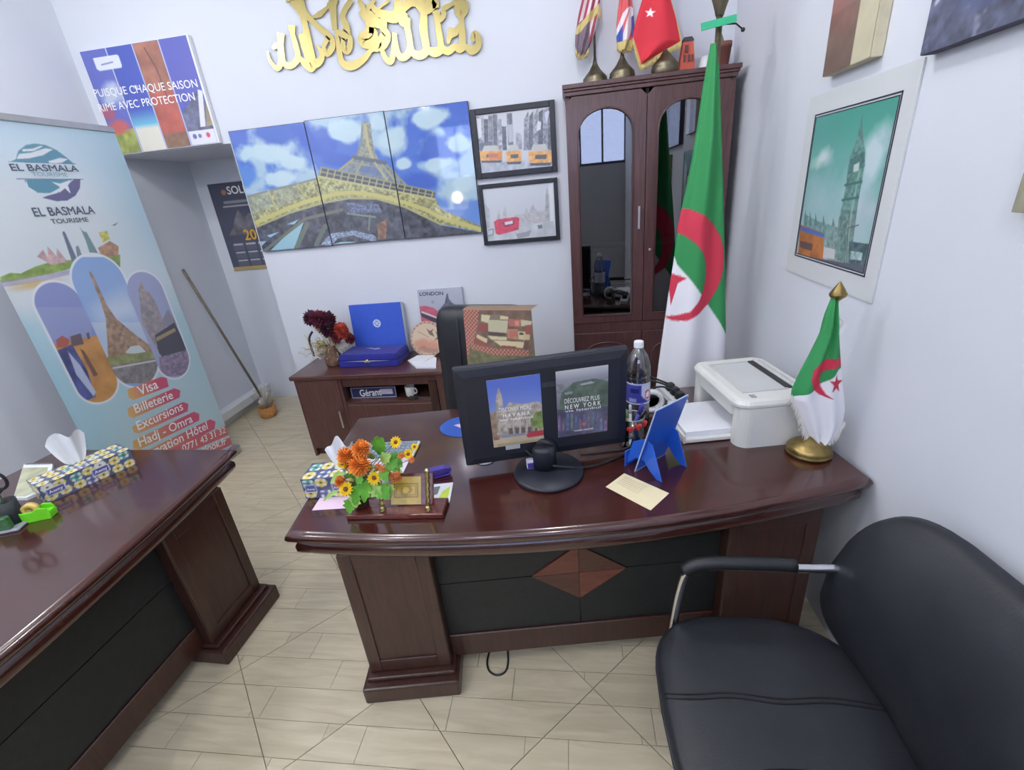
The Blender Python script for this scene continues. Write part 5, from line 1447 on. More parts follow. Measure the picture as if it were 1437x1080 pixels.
for k in range(60):
    a = rnd.uniform(0, 2*PI); p = hp(rnd.uniform(90, 500), rnd.uniform(560, 760), rnd.uniform(-0.06, 0.06)); q = p+Vector((rnd.uniform(-.05, .05), rnd.uniform(-.04, .04), rnd.uniform(-.03, .07)))
    mb.tube([tuple(p), tuple((p+q)/2+Vector((0, 0, 0.01))), tuple(q)], 0.0025, 4)
mb.build('dried_grass', M_DRY, df)
mb = MB(); mb.tube(smooth_path([hp(130, 470), hp(100, 540), hp(125, 640), hp(150, 715)], 5), 0.008, 8); mb.build('curved_stalk', mat('dark_stalk', (60, 50, 52), 0.6, var=0.2), df)
# silvery wrapped paper leaves behind the flowers
for k, q in enumerate(([(270, 500), (350, 490), (380, 700), (300, 680)], [(370, 580), (520, 560), (430, 660), (370, 700)])):
    P = [hp(x, y, 0.03-k*0.02) for x, y in q]; n = (P[1]-P[0]).cross(P[3]-P[0]).normalized()*0.003
    mb = MB(); mb.loft([P, [p+n for p in P]]); mb.build('paper_leaf', mat('grey_paper_leaf', (196, 192, 196), 0.6, var=0.15, scale=20), df)

# upright blue folder
LP_ = Plane((0, 3.125, ST), (1, 0, 0), (0, 0.10, 0.995))
fa = [LP_.px(*p) for p in ((490, 428), (564, 424), (567, 478), (497, 482))]
F0, F1, FB = (fa[0][0]+fa[3][0])/2, (fa[1][0]+fa[2][0])/2, (fa[0][1]+fa[1][1])/2
M_BLUE = mat('royal_blue_board', (56, 90, 196), 0.45, var=0.05, scale=20, bump=0.1, bscale=150)
fo = thing('presentation_folder', 'upright royal blue presentation folder with round silver emblem on the sideboard', 'folder', tuple(LP_.at((F0+F1)/2, 0)))
sheet(LP_, F0, F1, 0, FB, 0.022, 0.002).build('cover', M_BLUE, fo)
mb = MB(plane_xf(LP_)); mb.box(F1, F1+0.006, 0.01, FB, -0.02, -0.002); mb.box(F1+0.006, F1+0.016, 0.01, FB-0.005, -0.022, 0.0); mb.build('silver_edge', mat('silver_edging', (196, 200, 204), 0.3, 0.8, var=0.05), fo)
ec = LP_.px(529, 453.5)
c = Art(LP_, ec[0]-0.034, ec[0]+0.034, ec[1]-0.034, ec[1]+0.034, 0.0025)
c.fill((52, 84, 192)); c.blob(0.5, 0.5, 0.46, 0.46, (206, 216, 236), 1, 0.08)
for k in range(6):
    a = PI/3*k; c.blob(0.5+0.24*math.cos(a), 0.5+0.24*math.sin(a), 0.1, 0.1, (84, 110, 200), 0.9, 0.4)
c.line([(0.2, 0.5), (0.8, 0.52)], 0.004, (70, 96, 196), uv=True); c.line([(0.5, 0.2), (0.52, 0.8)], 0.004, (70, 96, 196), uv=True); c.blob(0.5, 0.5, 0.12, 0.12, (206, 216, 236), 1, 0.3)
d_ = np.hypot(c.U-0.5, c.V-0.5)
c.build('emblem', PM_SATIN, fo, mask=d_ < 0.47)
# blue velvet box
XB = rotz(math.radians(-3), (-1.435, 2.985, ST))
M_VEL = mat('blue_velvet', (30, 34, 136), 0.8, var=0.15, scale=20, sheen=0.15, bump=0.2, bscale=300)
vb = thing('velvet_box', 'dark blue velvet gift box with silver clasp in front of the blue folder', 'box', (-1.435, 2.985, ST))
MB(XB).box(-0.225, 0.225, -0.105, 0.12, 0, 0.045, 0.006, 2).build('box_base', M_VEL, vb)
mb = MB(XB); b_ = bmesh.new(); bmesh.ops.create_cube(b_, size=1.0)
for v in b_.verts:
    v.co = Vector((v.co.x*0.45*(0.97 if v.co.z > 0 else 1), 0.0075+v.co.y*0.225*(0.94 if v.co.z > 0 else 1), 0.068+v.co.z*0.042))
bmesh.ops.bevel(b_, geom=list(b_.edges), offset=0.008, segments=2, affect='EDGES'); mb.bm(b_); ld2 = mb.build('box_lid', M_VEL, vb)
M_SILV = mat('silver_trim', (214, 218, 224), 0.3, 0.7, var=0.03)
mb = MB(XB); mb.add([(-0.17, -0.1075, 0.046), (0.0, -0.1085, 0.043), (0.16, -0.1075, 0.046), (0.0, -0.1085, 0.049), (-0.17, -0.1045, 0.046), (0, -0.1045, 0.043), (0.16, -0.1045, 0.046), (0, -0.1045, 0.049)], [(0, 1, 2, 3), (4, 7, 6, 5), (0, 3, 7, 4), (3, 2, 6, 7)]); mb.build('silver_line', M_SILV, vb)
mb = MB(XB); mb.ball((0, -0.112, 0.048), 0.012, 8, (1.1, 0.6, 1)); mb.ball((-0.012, -0.111, 0.040), 0.007, 6); mb.ball((0.012, -0.111, 0.040), 0.007, 6); mb.build('clasp', mat('brass_clasp', (206, 190, 140), 0.3, 1.0, var=0.1), vb)
mb = MB(XB); mb.lathe([(0, 0), (0.03, 0), (0.03, 0.0015), (0, 0.0015)], (0.015, 0.03, 0.0893), 20, False, None, 1, 0.55); mb.build('lid_emblem', M_SILV, ld2)
mb = MB(XB); mb.add([(-0.08, 0.045, 0.0896), (-0.04, 0.036, 0.0896), (-0.005, 0.022, 0.0896), (-0.03, 0.058, 0.0896), (-0.08, 0.045, 0.0905), (-0.04, 0.036, 0.0905), (-0.005, 0.022, 0.0905), (-0.03, 0.058, 0.0905)], [(4, 5, 6, 7), (0, 3, 2, 1), (0, 1, 5, 4), (1, 2, 6, 5), (2, 3, 7, 6), (3, 0, 4, 7)]); mb.build('lid_swirl', M_SILV, ld2)
# city canvas leaning on the wall
OP = Plane((0, 3.14, ST), (1, 0, 0), (0, 0.08, 0.997))
oa = [OP.px(*p) for p in ((585, 406), (648, 403), (652, 440), (590, 440))]
O0, O1, OB = oa[0][0], oa[1][0]-0.002, (oa[0][1]+oa[1][1])/2
lc = thing('city_canvas', 'grey canvas lettered LONDON with a red bus leaning on the back wall', 'picture', tuple(OP.at((O0+O1)/2, 0)))
sheet(OP, O0, O1, 0, OB, 0.02, 0.002).build('canvas_block', mat('grey_canvas_edge', (176, 178, 190), 0.7, var=0.05), lc)
co = cr(560, 390, 5.143)
c = Art(OP, O0+0.001, O1-0.001, 0.001, OB-0.001, 0.003); c.tf = co
c.vgrad((176, 178, 196), (150, 152, 172))
c.poly([(300, 265), (302, 215), (330, 180), (345, 110), (352, 112), (360, 150), (385, 180), (430, 205), (455, 240), (462, 275)], (86, 88, 104), noise=(60, 0.35, 2)); c.poly([(320, 250), (345, 200), (380, 210), (430, 260)], (120, 122, 140), noise=(70, 0.3, 3))
c.poly([(145, 205), (190, 200), (250, 215), (290, 250), (295, 290), (280, 320), (160, 320)], (196, 84, 104), noise=(30, 0.15, 4)); c.poly([(150, 235), (290, 300), (285, 330), (165, 280)], (60, 56, 70)); c.line([(165, 245), (270, 285)], 0.012, (214, 206, 214)); c.blob(0.32, 0.80, 0.05, 0.03, (140, 142, 160), 0.8)
c.build('print', PM_SATIN, lc)
text(lc, OP, 'LONDON', co([(150, 128)])[0], co([(320, 122)])[0], M_INKD, 0.002, 0.02, hscale=0.9)
# decorative plate on edge
PP = Plane((0, 3.045, ST), (1, 0, 0), (0, 0.22, 0.975))
pc = PP.px(600, 475); pr = 0.128
pt = thing('decorative_plate', 'round beige plate painted with brown birds, propped before the grey canvas', 'plate', tuple(PP.at(pc[0], 0)))
c = Art(PP, pc[0]-pr, pc[0]+pr, 0.0, 2*pr, 0.0032)
c.fill((206, 178, 148)); rr = np.hypot(c.U-0.5, c.V-0.5)*2
c.blob(0.4, 0.35, 0.45, 0.2, (196, 128, 98), 0.9, 0.5, 0.4, 2); c.blob(0.5, 0.2, 0.4, 0.15, (150, 104, 84), 0.8, 0.5, 0.4, 3); c.blob(0.7, 0.3, 0.25, 0.12, (208, 140, 110), 0.8, 0.5, 0.4, 4)
c.uvpoly([(0.5, 0.8), (0.58, 0.62), (0.72, 0.55), (0.66, 0.7), (0.72, 0.78), (0.6, 0.72)], (100, 84, 72)); c.uvpoly([(0.75, 0.72), (0.8, 0.55), (0.7, 0.45), (0.88, 0.5), (0.92, 0.65), (0.82, 0.64)], (120, 80, 64)); c.line([(0.25, 0.72), (0.55, 0.55)], 0.004, (140, 110, 90), uv=True)
c.blend((rr > 0.86)*1.0, (186, 152, 126), 0.8); ang = np.arctan2(c.V-0.5, c.U-0.5); c.blend(((rr > 0.88) & (np.sin(ang*24) > 0.2))*1.0, (120, 92, 80), 0.7)
c.build('painted_face', PM_SATIN, pt, off=0.009, mask=rr < 0.985)
X = plane_xf(PP); mb = MB(X); mb.lathe([(0, 0), (pr*0.6, 0.0), (pr*0.98, 0.006), (pr, 0.0075), (pr*0.98, 0.0085), (0, 0.0085)], (pc[0], pr, 0), 40); mb.build('plate_body', mat('beige_glaze', (196, 164, 134), 0.3, var=0.1), pt)
# loose papers on the sideboard
M_PAPER = mat('white_paper', (228, 230, 236), 0.7, var=0.02, scale=10)
def flat_sheet(name, label, cat, pts, z, t, m, group=None):
    P = [pz(x, y, z) for x, y in pts]
    return poly_sheet(name, label, cat, P, z, t, m, group)
def poly_sheet(name, label, cat, P, z, t, m, group=None):
    A = sum(P[i].x*P[(i+1) % len(P)].y-P[(i+1) % len(P)].x*P[i].y for i in range(len(P)))
    if A < 0: P = P[::-1]
    mb = MB(); mb.loft([[Vector((p.x, p.y, z)) for p in P], [Vector((p.x, p.y, z+t)) for p in P]])
    return mb.build(name, m, None, label, cat, group)
flat_sheet('paper_stack', 'small stack of white papers on the sideboard beside the office chair', 'papers', [(584, 517), (573, 507), (600, 499), (613, 504), (612, 517)], ST, 0.012, M_PAPER)
poly_sheet('leaflet', 'folded white leaflet lying on the paper stack by the decorative plate', 'leaflet', [Vector(p) for p in ((-1.17, 2.93, 0), (-1.04, 2.9, 0), (-0.99, 3.02, 0), (-1.13, 3.04, 0))], ST+0.0125, 0.004, M_PAPER)
# name plate, mug and scissors in the open shelf
GPn = Plane((0, 2.815, 0), (1, 0, 0), (0, 0.05, 0.999))
na = [GPn.px(*p) for p in ((493, 545), (556, 541), (555, 557), (494, 561))]
n0, n1 = (na[0][0]+na[3][0])/2, (na[1][0]+na[2][0])/2; nb1 = (na[0][1]+na[1][1])/2
npt = thing('name_plate', 'dark blue name plate lettered Gérant in the sideboard shelf', 'name plate', tuple(GPn.at((n0+n1)/2, 0.4295)))
sheet(GPn, n0, n1, 0.4295, nb1, 0.01, 0.002).build('plate', mat('navy_plate', (48, 54, 92), 0.4, var=0.1), npt)
mb = MB(plane_xf(GPn))
for q in ((n0, n1, nb1-0.004, nb1), (n0, n1, 0.4295, 0.4335), (n0, n0+0.004, 0.4295, nb1), (n1-0.004, n1, 0.4295, nb1)): mb.box(*q, 0.0, 0.002)
mb.build('border', mat('grey_border', (176, 180, 196), 0.4, var=0.05), npt)
text(npt, GPn, 'Gérant', (506, 556), (536, 554), M_INKW, 0.0015, 0.02, hscale=1.3)
sheet(GPn, n0+0.66*(n1-n0), n0+0.93*(n1-n0), 0.452, nb1-0.016, 0.001, off=0.0015).build('sticker', mat('lilac_sticker', (196, 186, 206), 0.5, var=0.15, scale=60), npt)
mg = thing('mug', 'small white mug inside the open shelf of the sideboard', 'mug', (-1.16, 2.85, 0.428))
MB().lathe([(0, 0), (0.028, 0), (0.033, 0.006), (0.035, 0.075), (0.032, 0.075), (0.03, 0.01), (0, 0.008)], (-1.16, 2.85, 0.4285), 22).build('cup', mat('white_ceramic', (226, 224, 216), 0.25, var=0.02), mg)
mb = MB(); mb.tube(smooth_path([(-1.13, 2.84, 0.488), (-1.108, 2.835, 0.482), (-1.108, 2.835, 0.456), (-1.13, 2.84, 0.448)], 5), 0.005, 6); mb.build('cup_handle', MATS['white_ceramic'], mg)
def scissors(name, label, base, dirv, handle_m, up=Vector((0, 0, 1)), s=1.0):
    """two blades crossing, two ring handles; lies in the plane of dirv and its side vector"""
    t = thing(name, label, 'scissors', base)
    d = Vector(dirv).normalized(); sd = up.cross(d).normalized(); B = Vector(base)
    for k in (-1, 1):
        mb = MB(); mb.loft([[B+up*0.004*(k+1.5)*s+d*(-0.02*s)+sd*k*0.004*s, B+up*0.004*(k+1.5)*s+d*(-0.02*s)-sd*k*0.008*s, B+up*0.004*(k+1.5)*s+d*0.09*s+sd*k*-0.001*s], [p+up*0.003*s for p in (B+up*0.004*(k+1.5)*s+d*(-0.02*s)+sd*k*0.004*s, B+up*0.004*(k+1.5)*s+d*(-0.02*s)-sd*k*0.008*s, B+up*0.004*(k+1.5)*s+d*0.09*s+sd*k*-0.001*s)]]); mb.build('blade', M_STEEL, t)
        mb = MB(); c0 = B+d*(-0.062*s)+sd*k*0.024*s+up*0.008*s
        mb.tube([tuple(c0+d*0.032*s*math.cos(a)+sd*0.02*s*math.sin(a)) for a in np.linspace(0, 2*PI, 19)], 0.0055*s, 7); mb.tube([tuple(c0+d*0.03*s), tuple(B+d*(-0.012*s)+up*0.006*s)], 0.005*s, 6); mb.build('ring_handle', handle_m, t)
    return t
scissors('scissors', 'black-handled scissors lying in the open sideboard shelf', (-1.075, 2.795, 0.4295), (1, -0.1, 0), M_BLKPL, s=0.85)
# inside the bookcase: papers and binders seen dimly through the glass
for k, (x0, x1, z, h, col) in enumerate(((0.08, 0.36, 1.3185, 0.012, (206, 210, 216)), (0.20, 0.36, 0.8285, 0.035, (196, 200, 208)), (0.5, 0.8, 1.3185, 0.02, (200, 204, 210)))):
    MB().box(x0, x1, 2.96, 3.16, z, z+h, 0.002, 1).build('paper_pile', mat('shelf_paper_%d' % col[0], col, 0.7, var=0.08, scale=20), None, ('thin pile of papers on the left middle shelf inside the bookcase', 'small pile of papers at the left bottom of the bookcase', 'pile of papers on the right middle shelf inside the bookcase')[k], 'papers')
bt_ = thing('shelf_bottle', 'dark blue bottle standing on the lower shelf inside the bookcase', 'bottle', (0.13, 3.06, 0.8285))
MB().lathe([(0, 0), (0.04, 0), (0.042, 0.01), (0.042, 0.16), (0.03, 0.2), (0.014, 0.23), (0.014, 0.27), (0, 0.27)], (0.13, 3.06, 0.8285), 18).build('bottle_body', mat('navy_bottle', (48, 56, 92), 0.3, var=0.1), bt_)
MB().lathe([(0, 0), (0.016, 0), (0.016, 0.025), (0, 0.025)], (0.13, 3.06, 1.0985), 14).build('bottle_cap', M_WHITE, bt_)
# souvenirs on top of the bookcase
so = thing('souvenir_booth', 'small orange-red tapered souvenir building on the bookcase top', 'souvenir', (0.655, 3.05, CZ))
mb = MB(); r_ = lambda h, z: [Vector((0.655+sx2*h, 3.05+sy2*h*0.8, z)) for sx2, sy2 in ((-1, -1), (1, -1), (1, 1), (-1, 1))]
mb.loft([r_(0.038, CZ), r_(0.037, CZ+0.05), r_(0.027, CZ+0.145)]); mb.build('booth_body', mat('orange_red_paint', (204, 92, 72), 0.5, var=0.1, scale=30), so)
mb = MB(); mb.loft([r_(0.028, CZ+0.145), r_(0.029, CZ+0.152), r_(0.02, CZ+0.168)]); mb.build('booth_roof', mat('dark_roof_paint', (70, 60, 72), 0.5, var=0.1), so)
for dx_, z0_, z1_, w_ in ((-0.017, 0.055, 0.085, 0.009), (0.005, 0.055, 0.085, 0.009), (-0.008, 0.098, 0.128, 0.013), (0.022, 0.055, 0.085, 0.006)):
    MB().box(0.655+dx_-w_/2, 0.655+dx_+w_/2, 3.012, 3.03, CZ+z0_, CZ+z1_).build('booth_window', mat('dark_window_paint', (88, 64, 66), 0.4, var=0.1), so)
po = thing('cactus_pot', 'small brown pot on a saucer at the right end of the bookcase top', 'plant pot', (0.845, 3.05, CZ))
MB().lathe([(0, 0), (0.04, 0), (0.042, 0.008), (0.042, 0.012), (0, 0.012)], (0.845, 3.05, CZ), 20).build('saucer', M_WHITE, po)
MB().lathe([(0, 0.012), (0.026, 0.012), (0.036, 0.10), (0.038, 0.10), (0.038, 0.125), (0.032, 0.125), (0.031, 0.105), (0, 0.10)], (0.845, 3.05, CZ), 20).build('pot', mat('brown_clay', (128, 80, 70), 0.7, var=0.1), po)
mb = MB(); mb.tube(smooth_path([(0.845, 3.05, CZ+0.10), (0.825, 3.05, CZ+0.15), (0.80, 3.04, CZ+0.19)], 5), [0.009]*10+[0.004], 8); mb.build('stem', mat('grey_green_stem', (120, 128, 96), 0.7, var=0.2), po)
wt = MB(); wt.lathe([(0, 0), (0.03, 0), (0.034, 0.02), (0.03, 0.05), (0.018, 0.075), (0, 0.08)], (0.755, 3.06, CZ), 18); wt.build('white_dome', M_WHITE, None, 'small white domed ornament between the red souvenir and the brown pot', 'ornament')
# patterned throw folded over the office chair back
ka_ = math.radians(-14)
KL = Plane((-0.515, 2.36, 0), (math.cos(ka_), math.sin(ka_), 0), (0, 0.055, 0.998))
KL.O = KL.O+KL.n*0.104
t0, t1, t2, t3 = KL.px(652, 441), KL.px(752, 446), KL.px(745, 515), KL.px(652, 520)
K0, K1, KBm, KTp = t0[0]+0.01, (t1[0]+t2[0])/2+0.02, t2[1]-0.16, 1.142
kt = thing('kilim_throw', 'patterned red, beige and green woven throw hung over the office chair back', 'throw', tuple(KL.at((K0+K1)/2, KBm)))
c = Art(KL, K0, K1, KBm, KTp+0.16, 0.0035); ck = cr(560, 390, 5.143); c.tf = ck
c.fill((96, 92, 58)); c.speckle(1.0, 60, 0.25, 2)
top = [(600, 150), (990, 150), (985, 300), (960, 520), (540, 500)]
c.poly([(470, 100), (1010, 100), (1010, 540), (760, 535), (540, 490), (470, 480)], (104, 80, 62), noise=(40, 0.25, 3))
for q, col in (([(620, 258), (685, 262), (670, 320), (615, 305)], (206, 196, 150)), ([(680, 258), (757, 255), (755, 292), (685, 296)], (122, 106, 84)), ([(668, 295), (812, 298), (800, 390), (665, 380)], (190, 182, 146)), ([(755, 262), (815, 270), (812, 292), (755, 290)], (214, 196, 150)), ([(815, 285), (905, 290), (900, 345), (815, 340)], (176, 96, 82)), ([(905, 290), (985, 300), (978, 330), (905, 340)], (196, 190, 150)), ([(935, 330), (982, 325), (970, 395), (930, 395)], (140, 66, 56)), ([(600, 320), (665, 330), (650, 385), (590, 375)], (132, 62, 54)), ([(668, 385), (790, 395), (785, 412), (668, 405)], (64, 54, 48)), ([(660, 412), (800, 420), (795, 445), (690, 440)], (206, 194, 150)), ([(700, 445), (925, 455), (910, 500), (760, 490)], (214, 198, 150)), ([(800, 360), (880, 362), (875, 440), (805, 430)], (182, 128, 100)), ([(880, 375), (935, 380), (925, 440), (880, 435)], (204, 190, 144)), ([(890, 385), (922, 388), (920, 403), (888, 402)], (60, 50, 46)), ([(925, 395), (970, 400), (955, 470), (918, 460)], (196, 176, 130)), ([(925, 440), (962, 440), (950, 510), (915, 500)], (92, 62, 52)), ([(585, 400), (660, 435), (655, 465), (580, 425)], (206, 186, 140)), ([(580, 430), (660, 470), (650, 490), (575, 460)], (140, 62, 54)), ([(755, 480), (870, 490), (850, 505), (760, 498)], (130, 60, 52)), ([(860, 300), (890, 300), (888, 335), (860, 333)], (206, 140, 110))):
    c.poly(q, col)
c.blend((c.B > KTp-0.004)*1.0, (134, 104, 80), 0.9)
for k in range(14): c.line([(820+k % 4*14, 380+k//4*14), (828+k % 4*14, 380+k//4*14)], 0.008, (190, 92, 72))
chk = (np.sin(c.A*300)*np.sin(c.B*300) > 0.0)*1.0
def band(pts):
    m = c.inside(c.T(pts)); c.blend(m, (190, 122, 98)); c.blend(m*chk, (108, 56, 50), 0.8)
band([(495, 200), (560, 200), (545, 420), (520, 600), (470, 600)]); band([(560, 200), (605, 200), (590, 320), (560, 470), (540, 470)]); band([(545, 470), (720, 505), (955, 515), (950, 560), (720, 550), (540, 500)])
bulge = lambda s, P: P+s.pl.n*((0.012+0.010*np.sin(s.U*5.0+0.5)*(1-s.V)+0.006*np.sin(s.V*7+s.U*3))[..., None])
def wrap(s, P):
    P = bulge(s, P)
    over = np.clip(s.B-KTp, 0, None)
    ang = np.clip(over/0.05, 0, PI)
    # beyond the top edge the cloth rolls back over the chair and hangs behind
    rad = 0.06
    yb = -np.where(over > 0, rad*(1-np.cos(np.clip(over/rad, 0, PI))), 0); zb = np.where(over > 0, rad*0.1*np.sin(np.clip(over/rad, 0, PI))-over, 0)
    return P+s.pl.n*yb[..., None]+s.pl.ez*zb[..., None]
c.build('woven_cloth', print_mat('woven_wool_print', 0.9), kt, fn=wrap, smooth=True, off=0.0)

# ================================================================== things on the main desk
def dk(u, v, z=0.0): return Vector(desk_uv(u, v, DZ+z))
def dxf(u, v, z=0.0, ang=0.0): return Matrix.Translation(dk(u, v, z)) @ Matrix.Rotation(A1+math.radians(ang), 4, 'Z')
# ---- monitor, seen from behind
MK = 1.16
mon_c = Vector((-0.0945*MK, 1.235*MK, CAMZ-(CAMZ-1.0865)*MK))
my = math.radians(14.2)
MPL = Plane(mon_c, (math.cos(my), math.sin(my), 0), (math.sin(my)*0.045, -math.cos(my)*0.045, 0.999))
mq = [MPL.px(*p) for p in ((637, 521), (880, 491), (880, 622), (655, 655))]
m0, m1 = (mq[0][0]+mq[3][0])/2, (mq[1][0]+mq[2][0])/2; z0m, z1m = (mq[2][1]+mq[3][1])/2, (mq[0][1]+mq[1][1])/2
base_c = pz(770, 663, DZ)
mo = thing('computer_monitor', 'black computer monitor seen from behind with two travel posters taped on', 'monitor', tuple(base_c))
M_MON = mat('monitor_black_plastic', (33, 36, 46), 0.42, var=0.08, scale=30, bump=0.06, bscale=300)
X = plane_xf(MPL)
# bezel frame and a bevelled rear shell narrowing towards the back plate
mb = MB(X); mb.box(m0-0.004, m1+0.004, z0m-0.004, z1m+0.004, -0.042, -0.012, 0.006, 2); mb.build('bezel', M_MON, mo)
mb = MB(X)
rg = lambda e, z: [Vector((m0+e, z0m+e, z)), Vector((m1-e, z0m+e, z)), Vector((m1-e, z1m-e, z)), Vector((m0+e, z1m-e, z))]
mb.loft([rg(0.0, -0.014), rg(0.002, -0.006), rg(0.028, 0.0), rg(0.034, 0.0)]); shell = mb.build('rear_shell', M_MON, mo)
mb = MB(X); mb.box(m0+0.012, m1-0.012, z0m+0.012, z1m-0.012, -0.0435, -0.041); mb.build('screen', mat('dark_screen', (18, 20, 26), 0.15, var=0.02), mo)
for k in range(9):
    vx = MPL.px(770, 540)[0]; vz = MPL.px(770, 540)[1]
    MB(X).box(vx-0.022+k*0.0055, vx-0.0195+k*0.0055, vz-0.006, vz+0.012, -0.001, 0.0025).build('vent_rib', mat('vent_grey', (74, 76, 84), 0.5, var=0.1), shell)
mlab = MPL.px(719, 627)
MB(X).box(mlab[0]-0.024, mlab[0]+0.028, mlab[1]-0.008, mlab[1]+0.010, 0.0, 0.0015).build('rating_label', mat('label_grey', (176, 178, 184), 0.5, var=0.1, scale=80), shell)
# stand
MB().lathe([(0, 0), (0.118, 0), (0.125, 0.005), (0.125, 0.010), (0.118, 0.016), (0.06, 0.020), (0, 0.020)], tuple(base_c), 44).build('stand_base', M_MON, mo)
nk = MPL.px(763, 628); nkp = Vector(MPL.at(nk[0], nk[1], 0.0))
mb = MB(); mb.lathe([(0.042, 0), (0.042, 0.075), (0.036, 0.085)], (base_c.x-0.012, base_c.y+0.005, DZ+0.018), 26, True, None, 1.0, 0.7); mb.build('stand_neck', M_MON, mo)
mb = MB(); mb.lathe([(0, -0.03), (0.046, -0.03), (0.046, 0.008), (0.04, 0.014), (0, 0.014)], (0, 0, 0), 26, True, Matrix.Translation(nkp+Vector((0, 0, -0.005))) @ Matrix.Rotation(PI/2, 4, 'X') @ Matrix.Rotation(-my, 4, 'Y')); mb.build('hinge', M_MON, mo)
mb = MB(); mb.bar((base_c.x-0.012, base_c.y+0.0, DZ+0.08), (nkp.x, nkp.y-0.03, nkp.z), 0.06, 0.04); mb.build('hinge_arm', M_MON, mo)
def poster(pts, paint, nm):
    p = [MPL.px(*q) for q in pts]
    r = ((p[0][0]+p[3][0])/2, (p[1][0]+p[2][0])/2, (p[2][1]+p[3][1])/2, (p[0][1]+p[1][1])/2)
    o = sheet(MPL, r[0], r[1], r[2], r[3], 0.0006, off=0.0014).build('poster', M_PAPER, mo)
    c = Art(MPL, r[0], r[1], r[2], r[3], 0.0024); paint(c); c.build('print', PM_SATIN, o, off=0.0018)
    return o
cm = cr(620, 470, 3.725)
def p_hav(c):
    c.tf = cm; c.vgrad((66, 96, 196), (180, 190, 216)); c.blend(np.clip((c.V-0.5)/0.5, 0, 1), (60, 90, 196), 0.8)
    S = (168, 156, 142)
    c.poly([(282, 330), (292, 285), (297, 275), (304, 290), (318, 340), (322, 400), (350, 350), (420, 360), (500, 345), (540, 370), (540, 520), (270, 540), (250, 410), (285, 395)], S, noise=(80, 0.35, 2))
    for k in range(5): c.poly([(350+k*32, 485-k*2), (372+k*32, 483-k*2), (372+k*32, 515-k*2), (352+k*32, 517-k*2)], (92, 82, 78))
    for k in range(6): c.line([(300+k*36, 440), (302+k*36, 500)], 0.004, (196, 186, 172))
    c.poly([(245, 410), (285, 395), (290, 540), (265, 550)], (140, 116, 92), noise=(60, 0.3, 3)); c.poly([(462, 440), (490, 400), (530, 395), (542, 460), (520, 490), (470, 480)], (110, 132, 62), noise=(60, 0.4, 4))
    c.poly([(262, 545), (542, 508), (542, 560), (268, 590)], (196, 176, 140), noise=(30, 0.1, 5)); c.poly([(440, 520), (470, 500), (530, 495), (540, 520), (450, 534)], (176, 44, 54)); c.poly([(270, 540), (300, 532), (302, 545), (274, 550)], (150, 84, 60)); c.line([(320, 528), (430, 515)], 0.01, (130, 134, 150)); c.line([(300, 575), (530, 545)], 0.012, (156, 140, 96), 0.7)
def p_ny(c):
    c.tf = cm; c.vgrad((150, 152, 162), (56, 56, 74)); c.blend(np.clip((c.V-0.86)/0.14, 0, 1), (196, 196, 200), 0.9)
    c.poly([(590, 260), (870, 215), (870, 260), (600, 320)], (120, 122, 130), noise=(60, 0.35, 2)); c.poly([(625, 300), (690, 245), (800, 225), (870, 240), (870, 400), (610, 400)], (72, 88, 72), noise=(50, 0.3, 3)); c.poly([(720, 255), (780, 240), (800, 248), (730, 262)], (160, 168, 178)); c.poly([(640, 300), (680, 292), (684, 304), (646, 312)], (130, 140, 146))
    c.poly([(600, 390), (870, 370), (870, 520), (610, 545)], (66, 66, 90), noise=(50, 0.4, 4)); rnd = random.Random(5)
    for k in range(12):
        x = 605+k*22; h = rnd.uniform(20, 70); c.poly([(x, 500), (x+16, 498), (x+14, 470-h), (x+2, 472-h)], (rnd.randint(70, 120), rnd.randint(70, 110), rnd.randint(100, 140)), noise=(90, 0.4, k))
    c.blob(0.52, 0.16, 0.04, 0.03, (206, 60, 72), 1, 0.3)
po1 = poster([(683, 534), (757, 524), (764, 618), (692, 627)], p_hav, 'havana'); po2 = poster([(778, 522), (853, 511), (853, 604), (785, 613)], p_ny, 'newyork')
cm2 = cr(675, 505, 7.563)
for o_, s_, a_, b_, hs in ((po1, 'DISCOVER MORE', (190, 550), (535, 513), 1.5), (po1, 'H A V A N A', (235, 607), (520, 572), 1.15), (po1, 'via Istanbul', (200, 650), (552, 608), 0.55), (po2, 'DÉCOUVREZ PLUS', (885, 460), (1255, 415), 1.7), (po2, 'N E W   Y O R K', (890, 522), (1268, 470), 1.35), (po2, 'via Istanbul', (890, 554), (1266, 505), 0.5), (po2, 'TURKISH AIRLINES', (985, 757), (1190, 727), 1.0)):
    text(o_, MPL, s_, cm2([a_])[0], cm2([b_])[0], M_INKW, 0.0026, 0.012 if ' A V' in s_ or 'E W' in s_ else 0.0, hscale=hs)
tg = dxf(0, 0)
bx_ = pz(748, 655, DZ+0.02)
MB(rotz(my, (bx_.x, bx_.y, DZ+0.0195))).box(-0.022, 0.022, -0.012, 0.012, 0, 0.034, 0.002, 1).build('adapter_box', mat('white_purple_box', (196, 192, 210), 0.4, var=0.05), None, 'tiny white and purple box standing on the monitor base', 'box')
MB(rotz(my, (bx_.x, bx_.y, DZ+0.0195))).box(-0.020, 0.020, -0.0135, -0.0122, 0.004, 0.026).build('box_label', mat('purple_label', (70, 62, 140), 0.4, var=0.1), bpy.data.objects['adapter_box'])
mb = MB(); mb.tube(smooth_path([tuple(pz(738, 632, DZ+0.09)), tuple(pz(760, 648, DZ+0.05)), tuple(pz(790, 655, DZ+0.03)), tuple(pz(830, 654, DZ+0.006)), tuple(pz(870, 640, DZ+0.006)), tuple(pz(905, 622, DZ+0.006)), tuple(pz(930, 590, DZ+0.006)), tuple(pz(934, 566, DZ+0.006))], 6), 0.0045, 8); mb.build('monitor_cable', M_BLKPL, None, 'black cable looping from the monitor stand across the desk', 'cable')
